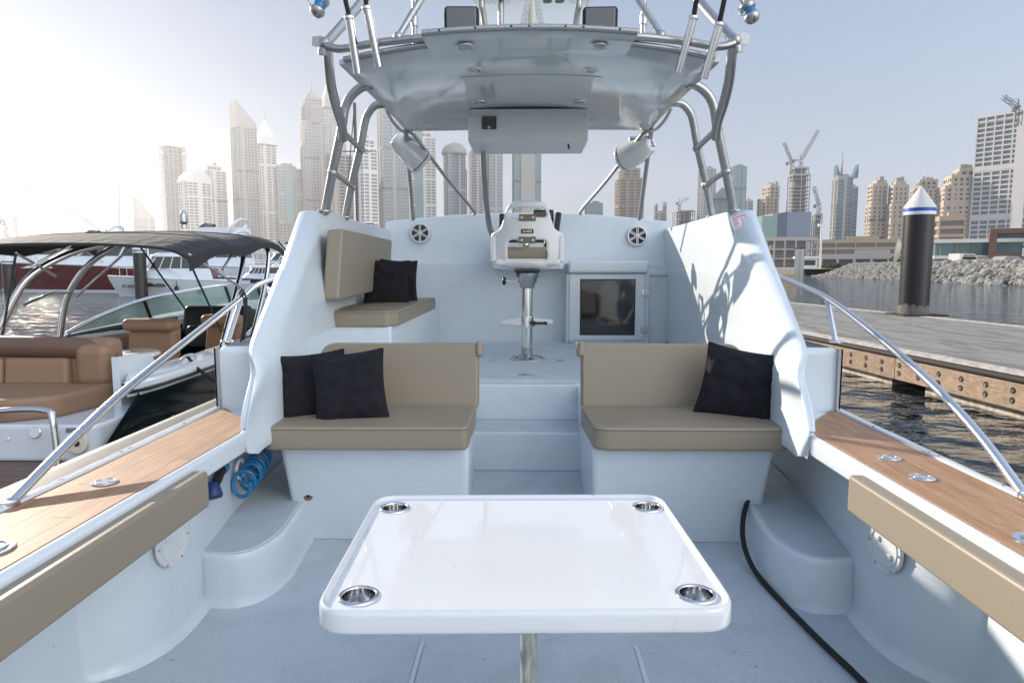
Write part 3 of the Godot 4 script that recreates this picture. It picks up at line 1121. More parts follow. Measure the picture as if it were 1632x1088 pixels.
func make_hardtop(bo: Node3D) -> void:
	var st := ST()
	var under := []
	var over := []
	for i in 17:
		var u := i / 16.0
		var a := PackedVector3Array()
		var b := PackedVector3Array()
		for k in 33:
			var t := -1.0 + k / 16.0
			var hw := lerpf(1.085, 1.03, u)
			var x := t * hw + 0.012
			var z := lerpf(-3.98 - 0.06 * t * t, -6.35 + 0.42 * t * t, u)
			var y := top_y(x) - 0.02 * smoothstep(0.75, 1.0, u)
			var e := maxf(smoothstep(0.93, 1.0, absf(t)), maxf(smoothstep(0.05, 0.0, u), smoothstep(0.95, 1.0, u)))
			a.append(Vector3(x, y + 0.018 * e, z))
			b.append(Vector3(x, y + 0.075 - 0.03 * e, z))
		under.append(a)
		over.append(b)
	grid(st, under)
	var ht := obj("hardtop", st, M.top_under, bo)
	st = ST()
	grid(st, over)
	for e in [0, 16]:
		grid(st, [under[e], over[e]])
	var l1 := PackedVector3Array()
	var l2 := PackedVector3Array()
	var r1 := PackedVector3Array()
	var r2 := PackedVector3Array()
	for i in 17:
		l1.append(under[i][0])
		l2.append(over[i][0])
		r1.append(under[i][32])
		r2.append(over[i][32])
	grid(st, [l1, l2])
	grid(st, [r1, r2])
	obj("hardtop_skin", st, M.white, ht)
	# pale trim bar along the aft edge
	st = ST()
	var pts := []
	for k in 15:
		var t := -0.97 + 1.94 * k / 14
		var x := t * 1.085 + 0.012
		pts.append(Vector3(x, top_y(x) + 0.035, -3.965 - 0.06 * t * t))
	tube(st, pts, 0.016, 8, 1)
	obj("edge_trim", st, M.alu, ht)
	# visor that carries two lights
	st = ST()
	var rows := []
	for i in 4:
		var u := i / 3.0
		var row := PackedVector3Array()
		for k in 13:
			var x := lerpf(-0.535, 0.565, k / 12.0) * lerpf(1.0, 1.03, u)
			row.append(Vector3(x, top_y(x) - 0.012 + 0.008 * u, lerpf(-4.06, -3.74, u)))
		rows.append(row)
	for i in 4:
		var row := PackedVector3Array()
		for p in rows[3 - i]:
			row.append(p + Vector3(0, 0.022, 0))
		rows.append(row)
	rows.append(rows[0])
	grid(st, rows)
	for k in [0, 12]:
		var side := []
		for i in 8:
			side.append(rows[i][k])
		cap(st, side, Vector3(-1 if k == 0 else 1, 0, 0))
	var vs := obj("visor", st, M.top_under, ht)
	st = ST()
	pts = []
	for k in 13:
		pts.append(rows[3][k] + Vector3(0, 0.018, 0.006))
	tube(st, pts, 0.017, 8, 1)
	var vt := obj("visor_trim", st, M.alu, ht)
	for k in [1, 3, 5, 6, 8, 9, 11]:
		st = ST()
		disc(st, pts[k] + Vector3(0, 0.0, 0.015), Vector3(0, 0.1, 1), 0.006, 0.004, 8)
		obj("trim_screw", st, M.black, vt)
	for q in [[-0.335, -3.9, -0.0205], [0.40, -3.9, -0.0205], [-0.32, -4.42, 0.001], [0.405, -4.42, 0.001], [-0.345, -5.22, -0.052], [0.40, -5.22, -0.052]]:
		var y: float = top_y(q[0]) + q[2]
		if q[1] < -5:
			y = top_y(q[0]) - 0.007
		var x := Transform3D(toward(Vector3(-q[0] * 0.1, -1, 0.05 if q[1] > -4 else 0.0)), Vector3(q[0], y, q[1]))
		st = ST()
		lathe(st, [Vector2(0.05, 0.0), Vector2(0.049, 0.006), Vector2(0.042, 0.009), Vector2(0.036, 0.004)], 24, x)
		var dl := obj("downlight", st, M.steel, ht)
		st = ST()
		lathe(st, [Vector2(0.036, 0.004), Vector2(0.02, 0.0055), Vector2(0.02, 0.0055), Vector2(0.0, 0.006)], 20, x)
		obj("light_lens", st, M.dull_steel, ht)
	# flat panel and the electronics box that hangs below the top
	st = ST()
	var cp := []
	for i in 2:
		var row := PackedVector3Array()
		for k in 13:
			var x := 0.028 + 0.455 * (-1.0 + k / 6.0)
			row.append(Vector3(x, top_y(x) - 0.0045, -4.56 if i == 0 else -5.44))
		cp.append(row)
	var cq := []
	for row in cp:
		cq.append(PackedVector3Array(Array(row).map(func(p): return p + Vector3(0, 0.004, 0))))
	grid(st, cp)
	grid(st, [cp[0], cq[0]])
	grid(st, cq)
	obj("ceiling_panel", st, M.top_under, ht)
	st = ST()
	slab(st, rect(-0.445, 0.475, -5.42, -5.95), 0.03, 2.18, 2.435, 0.012)
	var eb := obj("electronics_box", st, M.white_wall, ht)
	st = ST()
	rbox(st, Vector3(0.015, 2.29, -5.418), Vector3(0.925, 0.205, 0.012), 0.005, 2, Basis(Vector3.RIGHT, -0.05))
	obj("box_face", st, M.poly, ht)
	st = ST()
	rbox(st, Vector3(-0.285, 2.328, -5.408), Vector3(0.112, 0.098, 0.016), 0.006, 2)
	var ra := obj("stereo_head", st, M.black, ht)
	st = ST()
	rbox(st, Vector3(-0.285, 2.338, -5.3995), Vector3(0.10, 0.07, 0.004), 0.002, 1)
	obj("stereo_screen", st, M.dark_glass, ra)
	st = ST()
	disc(st, Vector3(-0.285, 2.291, -5.401), Vector3.BACK, 0.012, 0.008, 14)
	for k in [-3, -2, 2, 3]:
		disc(st, Vector3(-0.285 + k * 0.014, 2.290, -5.4005), Vector3.BACK, 0.003, 0.003, 8)
	obj("stereo_knob", st, M.dull_steel, ra)
	for q in [[-0.43, 2.375], [0.455, 2.375], [-0.425, 2.205], [0.45, 2.205]]:
		st = ST()
		disc(st, Vector3(q[0], q[1], -5.409 + (2.29 - q[1]) * 0.05), Vector3.BACK, 0.005, 0.003, 8)
		obj("face_screw", st, M.dull_steel, eb)
	st = ST()
	tube(st, [Vector3(0.33, 2.18, -5.5), Vector3(0.335, 2.155, -5.48), Vector3(0.33, 2.14, -5.48)], 0.008, 8)
	obj("toggle_switch", st, M.black, eb)

func weld(st: SurfaceTool, p: Vector3, r: float) -> void:
	lathe(st, [Vector2(0.0, -r), Vector2(r * 0.7, -r * 0.7), Vector2(r, 0), Vector2(r * 0.7, r * 0.7), Vector2(0.0, r)], 12, Transform3D(Basis.IDENTITY, p))

func make_tower(bo: Node3D) -> void:
	var st: SurfaceTool
	for sx in [-1.0, 1.0]:
		var o: float = 0.03 if sx > 0 else 0.0
		var P := func(x, y, z): return Vector3(sx * x + o, y, z)
		# bent leg from the upper tower down to the joint
		st = ST()
		tube(st, [P.call(1.145, 2.50, -4.06), P.call(1.150, 2.41, -4.10), P.call(1.166, 2.31, -4.19), P.call(1.168, 2.21, -4.29), P.call(1.168, 2.12, -4.42), P.call(1.19, 2.05, -4.53)], 0.030, 12, 5)
		var a := obj("tower_bend", st, M.alu, bo)
		st = ST()
		tube(st, [P.call(1.155, 2.49, -4.055), P.call(1.05, 2.72, -4.25), P.call(0.86, 3.15, -4.6)], 0.028, 12, 1)
		obj("upper_leg", st, M.alu, bo)
		st = ST()
		weld(st, P.call(1.155, 2.50, -4.06), 0.038)
		lathe(st, [Vector2(0.033, -0.02), Vector2(0.034, -0.016), Vector2(0.034, 0.016), Vector2(0.033, 0.02)], 14, Transform3D(toward(Vector3(sx * 0.2, -1, -0.2)), P.call(1.168, 2.455, -4.07)))
		obj("joint_collar", st, M.alu, bo)
		st = ST()
		plate(st, [Vector2(-0.035, -0.02), Vector2(0.03, -0.035), Vector2(0.04, 0.01), Vector2(0.02, 0.035), Vector2(-0.03, 0.03)], Transform3D(Basis.IDENTITY, P.call(1.205, 2.515, -4.09)), 0.008)
		obj("bracket_plate", st, M.alu, bo)
		# aft and forward legs, with the two rungs between
		st = ST()
		tube(st, [P.call(1.0, 2.385, -4.52), P.call(1.07, 2.375, -4.545), P.call(1.14, 2.325, -4.56), P.call(1.185, 2.25, -4.575), P.call(1.215, 2.12, -4.59), P.call(1.30, 1.86, -4.66), P.call(1.385, 1.59, -4.74)], 0.030, 12, 5)
		var l1 := obj("tower_leg", st, M.alu, bo)
		st = ST()
		tube(st, [P.call(1.03, 2.395, -5.08), P.call(1.10, 2.385, -5.09), P.call(1.16, 2.325, -5.11), P.call(1.19, 2.25, -5.13), P.call(1.225, 2.12, -5.16), P.call(1.32, 1.84, -5.24), P.call(1.395, 1.59, -5.31)], 0.028, 12, 5)
		obj("tower_leg", st, M.alu, bo)
		for q in [[2.12, 1.215, 1.225], [1.86, 1.30, 1.315]]:
			st = ST()
			var za: float = -4.59 if q[0] > 2 else -4.66
			tube(st, [P.call(q[1], q[0] - 0.005, za), P.call(q[2], q[0] - 0.03, za - 0.57)], 0.020, 10, 1)
			obj("tower_rung", st, M.alu, bo)
			st = ST()
			weld(st, P.call(q[1], q[0] - 0.005, za), 0.036)
			weld(st, P.call(q[2], q[0] - 0.03, za - 0.57), 0.034)
			obj("weld_joint", st, M.alu, bo)
		for q in [[1.385, -4.74], [1.395, -5.31]]:
			st = ST()
			disc(st, P.call(q[0], 1.60, q[1]), Vector3.UP, 0.05, 0.012, 18)
			obj("leg_foot", st, M.alu, bo)
		# cross tube over the aft edge, half of it
		st = ST()
		tube(st, [P.call(1.145, 2.48, -4.04), P.call(1.05, 2.455, -4.02), P.call(0.86, 2.478, -4.0), P.call(0.62, 2.49, -3.96), P.call(0.5, 2.49, -3.95)], 0.022, 10, 5)
		obj("cross_tube", st, M.alu, bo)
		# struts of the upper tower
		st = ST()
		tube(st, [P.call(0.72, 2.505, -3.98), P.call(0.585, 2.78, -4.1), P.call(0.42, 3.2, -4.25)], 0.020, 10, 1)
		obj("tower_strut", st, M.alu, bo)
		st = ST()
		weld(st, P.call(0.72, 2.505, -3.98), 0.03)
		obj("strut_foot", st, M.alu, bo)
		st = ST()
		tube(st, [P.call(0.70, 2.47, -4.45), P.call(0.70, 3.2, -4.45)], 0.017, 10, 1)
		var po := obj("tower_post", st, M.alu, bo)
		st = ST()
		lathe(st, [Vector2(0.021, 0), Vector2(0.023, 0.01), Vector2(0.023, 0.05), Vector2(0.021, 0.06)], 12, Transform3D(Basis.IDENTITY, P.call(0.70, 2.72, -4.45)))
		obj("post_clamp", st, M.dull_steel, po)
		# rod holders welded to the cross tube
		var rl := [[-0.968, 2.578, -0.945, 2.30], [-0.871, 2.628, -0.825, 2.335]] if sx < 0 else [[1.045, 2.53, 0.985, 2.262], [0.905, 2.565, 0.845, 2.295]]
		for q in rl:
			st = ST()
			var pa := Vector3(q[2], q[3], -3.95)
			var pb := Vector3(q[0], q[1], -3.88)
			tube(st, [pa, pb], 0.024, 16, 1)
			var rh := obj("rod_holder", st, M.steel, bo)
			st = ST()
			lathe(st, [Vector2(0.024, -0.012), Vector2(0.028, -0.01), Vector2(0.028, 0.008), Vector2(0.02, 0.01)], 16, Transform3D(toward(pb - pa), pb))
			obj("holder_lip", st, M.steel, rh)
		# front supports: a post on the house, and a brace to the windscreen top
		st = ST()
		tube(st, [P.call(1.01, 2.40, -5.86), P.call(1.02, 2.36, -5.92), P.call(1.13 - o, 1.70, -6.9)], 0.021, 10, 1)
		obj("front_post", st, M.alu, bo)
		st = ST()
		tube(st, [P.call(1.0, 2.37, -5.93), P.call(0.95, 2.335, -5.98), P.call(0.88, 2.24, -6.1), P.call(0.72, 2.02, -6.5), P.call(0.535, 1.80, -6.95), P.call(0.525, 1.755, -7.02)], 0.016, 10, 5)
		obj("front_brace", st, M.alu, bo)
		st = ST()
		tube(st, [P.call(1.05, 2.40, -5.25), P.call(1.05, 2.36, -5.5), P.call(1.03, 2.34, -5.75), P.call(1.01, 2.36, -5.9)], 0.012, 8, 4)
		obj("under_rail", st, M.alu, bo)
	st = ST()
	tube(st, [Vector3(-0.36, 2.24, -5.75), Vector3(-0.365, 1.95, -6.15), Vector3(-0.355, 1.65, -6.55), Vector3(-0.325, 1.52, -6.72), Vector3(-0.30, 1.40, -7.05)], 0.027, 12, 5)
	obj("centre_post", st, M.alu, bo)
	# upper station: box on bent legs over the visor, and its forked mast
	st = ST()
	rbox(st, Vector3(0.03, 2.88, -4.3), Vector3(0.68, 0.29, 0.5), 0.03, 3)
	var ub := obj("upper_station_box", st, M.white, bo)
	for q in [-0.255, -0.145, 0.30]:
		st = ST()
		tube(st, [Vector3(q, 2.755, -4.08), Vector3(q, 2.70, -4.08), Vector3(q - 0.01 * signf(q), 2.65, -4.1), Vector3(q - 0.03 * signf(q), 2.47, -4.15)] if absf(q) > 0.2 else [Vector3(q, 2.755, -4.1), Vector3(q, 2.47, -4.1)], 0.018, 10, 4)
		obj("box_leg", st, M.alu, ub)
		st = ST()
		rbox(st, Vector3(q, 2.737, -4.09), Vector3(0.10, 0.012, 0.07), 0.005, 1)
		obj("leg_plate", st, M.dull_steel, ub)
	for q in [0.12, 0.19]:
		st = ST()
		disc(st, Vector3(q, 2.737, -4.1), Vector3.DOWN, 0.028, 0.005, 18)
		obj("box_port", st, M.black, ub)
	for s in [-1.0, 1.0]:
		st = ST()
		plate(st, [Vector2(0, 0), Vector2(0.035, 0), Vector2(0.015 - s * 0.0, 0.2), Vector2(-0.012, 0.2)] if s < 0 else [Vector2(-0.035, 0), Vector2(0.0, 0), Vector2(0.012, 0.2), Vector2(-0.015, 0.2)], Transform3D(Basis(Vector3(1, 0, 0), Vector3(-s * 0.27, 1, 0).normalized(), Vector3.BACK), Vector3(0.032 + s * 0.065, 2.50, -3.80)), 0.012)
		obj("mast_fork", st, M.alu, bo)
	st = ST()
	tube(st, [Vector3(0.032, 2.47, -3.95), Vector3(0.032, 2.9, -3.95)], 0.022, 12, 1)
	obj("mast", st, M.cream, bo)

func make_helm(bo: Node3D) -> void:
	# dash pod, instruments, wheel and throttles ahead of the helm chair
	var st := ST()
	slab(st, rect(-0.34, 0.38, -6.72, -7.05), 0.05, 1.20, 1.46, 0.03)
	var pod := obj("helm_pod", st, M.white, bo)
	st = ST()
	rbox(st, Vector3(0.0, 1.50, -6.85), Vector3(0.5, 0.10, 0.2), 0.02, 2)
	obj("instrument_hood", st, M.black, pod)
	st = ST()
	rbox(st, Vector3(0.17, 1.71, -6.75), Vector3(0.20, 0.13, 0.06), 0.012, 2, Basis(Vector3.RIGHT, -0.25))
	var sc := obj("chart_display", st, M.black, pod)
	st = ST()
	rbox(st, Vector3(0.17, 1.712, -6.717), Vector3(0.17, 0.10, 0.006), 0.003, 1, Basis(Vector3.RIGHT, -0.25))
	obj("display_face", st, M.dark_glass, sc)
	st = ST()
	rbox(st, Vector3(-0.235, 1.66, -6.75), Vector3(0.05, 0.16, 0.06), 0.012, 2)
	obj("side_gauge", st, M.black, pod)
	st = ST()
	rbox(st, Vector3(0.30, 1.60, -6.7), Vector3(0.055, 0.30, 0.07), 0.015, 2, Basis(Vector3.FORWARD, 0.12))
	tube(st, [Vector3(0.33, 1.46, -6.65), Vector3(0.335, 1.38, -6.6), Vector3(0.33, 1.31, -6.58)], 0.02, 8)
	obj("helm_handset", st, M.black, pod)
	var c := Vector3(0.0, 1.45, -6.5)
	var b := toward(Vector3(0, 0.55, 1.0))
	st = ST()
	var ring := []
	for k in 29:
		ring.append(c + b * Vector3(cos(TAU * k / 28) * 0.19, 0, sin(TAU * k / 28) * 0.19))
	tube(st, ring, 0.016, 8, 1)
	var wh := obj("steering_wheel", st, M.black, bo)
	st = ST()
	for k in 3:
		var d := b * Vector3(cos(TAU * k / 3 + 0.5), 0, sin(TAU * k / 3 + 0.5))
		tube(st, [c - b.y * 0.03, c + d * 0.09 - b.y * 0.02, c + d * 0.19], 0.009, 8, 4)
	lathe(st, [Vector2(0.035, -0.03), Vector2(0.035, 0.0), Vector2(0.02, 0.015), Vector2(0.0, 0.018)], 18, Transform3D(b, c - b.y * 0.02))
	tube(st, [c - b.y * 0.03, c - b.y * 0.25], 0.022, 10, 1)
	obj("wheel_spokes", st, M.steel, wh)

# ---------------------------------------------------------------- loose things aboard
func cushion(called: String, label: String, poly: Array, y0: float, y1: float, at: Vector3, group := "bench seat cushions", corner := 0.03) -> Node3D:
	var t := thing(called, label, "cushion", at, 0, group)
	var st := ST()
	slab(st, poly, corner, y0, y1, 0.016, Transform3D.IDENTITY, 4, 5, 0.012)
	var p := obj("pad", st, M.vinyl, t)
	st = ST()
	var ring := []
	var r := inset(round_poly(poly, corner, 5), 0.0035)
	for q in r:
		ring.append(Vector3(q.x, y1 - 0.0115, q.y))
	ring.append(ring[0])
	tube(st, ring, 0.0032, 6, 1)
	obj("welt", st, M.vinyl_seam, t)
	return t

func make_cushions() -> void:
	cushion("bench_cushion", "tan seat cushion on the left cockpit bench, two dark pillows on it", [Vector2(-0.425, 0.205), Vector2(0.42, 0.19), Vector2(0.425, -0.27), Vector2(-0.415, -0.27), Vector2(-0.425, 0.1)], 0.0, 0.098, Vector3(-0.66, 0.464, -2.955))
	cushion("bench_cushion", "tan seat cushion on the right cockpit bench, one dark pillow on it", [Vector2(-0.385, 0.16), Vector2(-0.34, 0.185), Vector2(0.42, 0.185), Vector2(0.425, 0.10), Vector2(0.405, -0.27), Vector2(-0.405, -0.27)], 0.0, 0.098, Vector3(0.668, 0.464, -2.955))
	for s in [[-1.0, -0.613, 0.385, "tan bench back cushion behind the two dark pillows on the left"], [1.0, 0.655, 0.385, "tan bench back cushion on the right with a sunlit top edge"]]:
		var t := thing("back_cushion", s[3], "cushion", Vector3(s[1], 0.54, -3.27), 0, "bench back cushions")
		var w: float = s[2]
		var st := ST()
		var x := Transform3D(Basis(Vector3.RIGHT, -0.13) * Basis(Vector3.RIGHT, PI / 2), Vector3.ZERO)
		# drawn flat (x, z = -height), then stood up
		var pl := [Vector2(-w, 0.0), Vector2(w, 0.0), Vector2(w, -0.315), Vector2(-w, -0.315)]
		var rp := []
		for i in 4:
			var big: bool = (i == 3 and s[0] < 0) or (i == 2 and s[0] > 0)
			var a: Vector2 = pl[(i + 3) % 4]
			var b: Vector2 = pl[i]
			var c: Vector2 = pl[(i + 1) % 4]
			var d := 0.085 if big else 0.02
			for k in 7:
				var u := k / 6.0
				rp.append((b + (a - b).normalized() * d).lerp(b, u).lerp(b.lerp(b + (c - b).normalized() * d, u), u))
		slab(st, rp, 0.0, -0.06, 0.05, 0.022, x, 4, 1, 0.0)
		var body := obj("pad", st, M.vinyl, t)
		st = ST()
		rbox(st, Vector3(-s[0] * (w + 0.004), 0.285, -0.04), Vector3(0.03, 0.075, 0.13), 0.014, 3, Basis(Vector3.RIGHT, -0.13))
		obj("rolled_corner", st, M.vinyl, t)
		st = ST()
		tube(st, [x * Vector3(-w + 0.02, 0.044, -0.282), x * Vector3(w - 0.02, 0.044, -0.282)], 0.0025, 6, 1)
		obj("seam", st, M.vinyl_seam, t)
	# companion seat
	cushion("companion_cushion", "tan cushion of the raised seat beside the left wing wall", [Vector2(-0.46, 1.08), Vector2(0.10, 1.08), Vector2(0.16, 0.98), Vector2(0.15, -1.02), Vector2(-0.27, -1.02)], 0.0, 0.105, Vector3(-1.03, 0.822, -5.64), "", 0.03)
	var t := thing("back_cushion", "tan back cushion leaning on the left wing wall above the raised seat", "cushion", Vector3(-1.262, 1.03, -5.32))
	var st := ST()
	var x := Transform3D(Basis(Vector3.UP, 0.045) * Basis(Vector3(0, 0, 1), Vector3(1, 0.06, 0).normalized(), Vector3(-0.06, -1, 0).normalized()), Vector3(-0.02, 0, 0))
	slab(st, [Vector2(1.06, 0.02), Vector2(-1.05, 0.0), Vector2(-1.05, -0.44), Vector2(1.0, -0.43)], 0.03, -0.04, 0.06, 0.02, x, 4, 5)
	obj("pad", st, M.vinyl, t)
	st = ST()
	tube(st, [x * Vector3(0.98, 0.056, -0.02), x * Vector3(0.93, 0.056, -0.40)], 0.003, 6, 1)
	obj("seam", st, M.vinyl_seam, t)

func pillow(label: String, at: Vector3, size: float, b: Basis, sd: int) -> void:
	var t := thing("pillow", label, "pillow", at, 0, "dark scatter pillows")
	var nz := FastNoiseLite.new()
	nz.seed = sd
	nz.frequency = 2.2
	var st := ST()
	var edge := []
	for side in [1.0, -1.0]:
		var rows := []
		for i in 33:
			var row := PackedVector3Array()
			for k in 33:
				var u := -1.0 + i / 16.0
				var v := -1.0 + k / 16.0
				u = signf(u) * (1 - pow(1 - absf(u), 1.4))
				v = signf(v) * (1 - pow(1 - absf(v), 1.4))
				var px := u * (1.0 - 0.085 * (1 - v * v))
				var py := v * (1.0 - 0.085 * (1 - u * u))
				var th := 0.30 * pow(maxf((1 - pow(absf(u), 2.6)) * (1 - pow(absf(v), 2.6)), 0.0), 0.55) * (1.0 if side > 0 else 0.75)
				var rim := 1.0 - maxf(absf(u), absf(v))
				th += nz.get_noise_3d(u * 0.9, v * 0.9, side) * 0.13 * minf(1.0, rim * 4.0)
				th += sin(atan2(v, u) * 11.0 + sd + 3.0 * nz.get_noise_2d(u * 2.0, v * 2.0)) * 0.03 * smoothstep(0.0, 0.12, rim) * smoothstep(0.5, 0.15, rim)
				row.append(b * Vector3(px * size, py * size, th * size * side))
				if side > 0 and (i == 0 or i == 32 or k == 0 or k == 32):
					edge.append([atan2(v, u), row[-1]])
			rows.append(row)
		grid(st, rows)
	obj("cover", st, M.navy, t)
	edge.sort_custom(func(p, q): return p[0] < q[0])
	var pts := []
	for e in edge:
		if pts.is_empty() or pts[-1].distance_to(e[1]) > 0.004:
			pts.append(e[1])
	pts.append(pts[0])
	st = ST()
	tube(st, pts, 0.0035, 6, 1)
	obj("edge_seam", st, M.navy, t)

func make_pillows() -> void:
	pillow("navy pillow in front, overlapping another on the left bench", Vector3(-0.768, 0.700, -2.93), 0.158, Basis.from_euler(Vector3(-0.30, 0.10, 0.10)), 1)
	pillow("navy pillow tucked behind another at the end of the left bench", Vector3(-0.955, 0.690, -3.02), 0.152, Basis.from_euler(Vector3(-0.28, 0.35, 0.08)), 2)
	pillow("navy pillow tilted alone on the right bench against the wing", Vector3(0.952, 0.700, -3.03), 0.165, Basis.from_euler(Vector3(-0.30, -0.28, -0.17)), 3)
	pillow("navy pillow standing upright in front on the raised seat", Vector3(-1.13, 1.10, -5.55), 0.185, Basis.from_euler(Vector3(-0.10, 0.30, -0.04)), 4)
	pillow("navy pillow mostly hidden behind the upright one on the raised seat", Vector3(-1.10, 1.10, -5.82), 0.19, Basis.from_euler(Vector3(-0.12, 0.55, -0.06)), 5)

func make_table() -> void:
	var t := thing("cockpit_table", "white table with raised rim and four steel cup holders in the cockpit", "table", Vector3(0.0, 0, -1.60), deg_to_rad(1.8))
	var st := ST()
	var poly := rect(-0.425, 0.41, -0.34, 0.345)
	var p := round_poly(poly, 0.075, 8)
	var rows := []
	for l in [[0.0, 0.515], [-0.003, 0.5185], [0.0, 0.52]]:
		pass
	for l in [[0.03, 0.510], [0.010, 0.511], [0.003, 0.515], [0.0, 0.522], [0.0, 0.546], [0.003, 0.555], [0.010, 0.560], [0.017, 0.560], [0.023, 0.557], [0.028, 0.552], [0.034, 0.5505], [0.04, 0.550]]:
		rows.append(lift(inset(p, l[0]), l[1]))
	grid(st, rows, true)
	cap(st, rows[0], Vector3.DOWN)
	# top field with the four cup openings cut out of it
	var outer := PackedVector2Array()
	for q in inset(p, 0.04):
		outer.append(q)
	var cups := [Vector2(-0.35, 0.26), Vector2(0.345, 0.26), Vector2(-0.358, -0.255), Vector2(0.352, -0.255)]
	var tbl := obj("table_top", st, M.gloss_white, t)
	st = ST()
	var left := outer
	# a strip triangulation: split the field by a line through each pair of cups, and clip half discs from each piece
	var pieces := [outer]
	for zc in [0.26, -0.255]:
		var nx := []
		for pc in pieces:
			for hb in [rect(-1, 1, zc, 2.0), rect(-1, 1, -2.0, zc)]:
				for r in Geometry2D.intersect_polygons(pc, PackedVector2Array(hb)):
					nx.append(r)
		pieces = nx
	for c in cups:
		var hole := PackedVector2Array()
		for k in 28:
			hole.append(c + Vector2(cos(TAU * k / 28), sin(TAU * k / 28)) * 0.034)
		var nx := []
		for pc in pieces:
			for r in Geometry2D.clip_polygons(pc, hole):
				nx.append(r)
		pieces = nx
	for pc in pieces:
		cap(st, lift(pc, 0.550), Vector3.UP)
	obj("table_field", st, M.gloss_white, tbl)
	for c in cups:
		var x := Transform3D(Basis.IDENTITY, Vector3(c.x, 0.55, c.y))
		st = ST()
		lathe(st, [Vector2(0.043, 0.0), Vector2(0.0425, 0.0025), Vector2(0.039, 0.0045), Vector2(0.035, 0.004), Vector2(0.0335, 0.001), Vector2(0.033, -0.01), Vector2(0.032, -0.036), Vector2(0.030, -0.0385), Vector2(0.0, -0.039)], 32, x)
		obj("cup_holder", st, M.steel, t)
	st = ST()
	tube(st, [Vector3(0.01, 0.0, 0.0), Vector3(0.01, 0.51, 0.0)], 0.021, 20, 1)
	var leg := obj("table_leg", st, mat(0.72, 0.70, 0.64, 0.45, 0.3, {"tex": noise_tex(0.03, 0.6, 1.0, 256, FastNoiseLite.TYPE_SIMPLEX, 4, 77), "scale": Vector3(9, 1.2, 9)}), t)
	st = ST()
	lathe(st, [Vector2(0.10, 0.0), Vector2(0.10, 0.008), Vector2(0.09, 0.014), Vector2(0.04, 0.022), Vector2(0.026, 0.04), Vector2(0.02, 0.04)], 28, Transform3D(Basis.IDENTITY, Vector3(0.01, 0.008, 0)))
	obj("leg_base", st, M.alu, t)
	st = ST()
	disc(st, Vector3(0.01, 0.512, 0), Vector3.DOWN, 0.08, 0.012, 24)
	obj("leg_plate", st, M.alu, t)

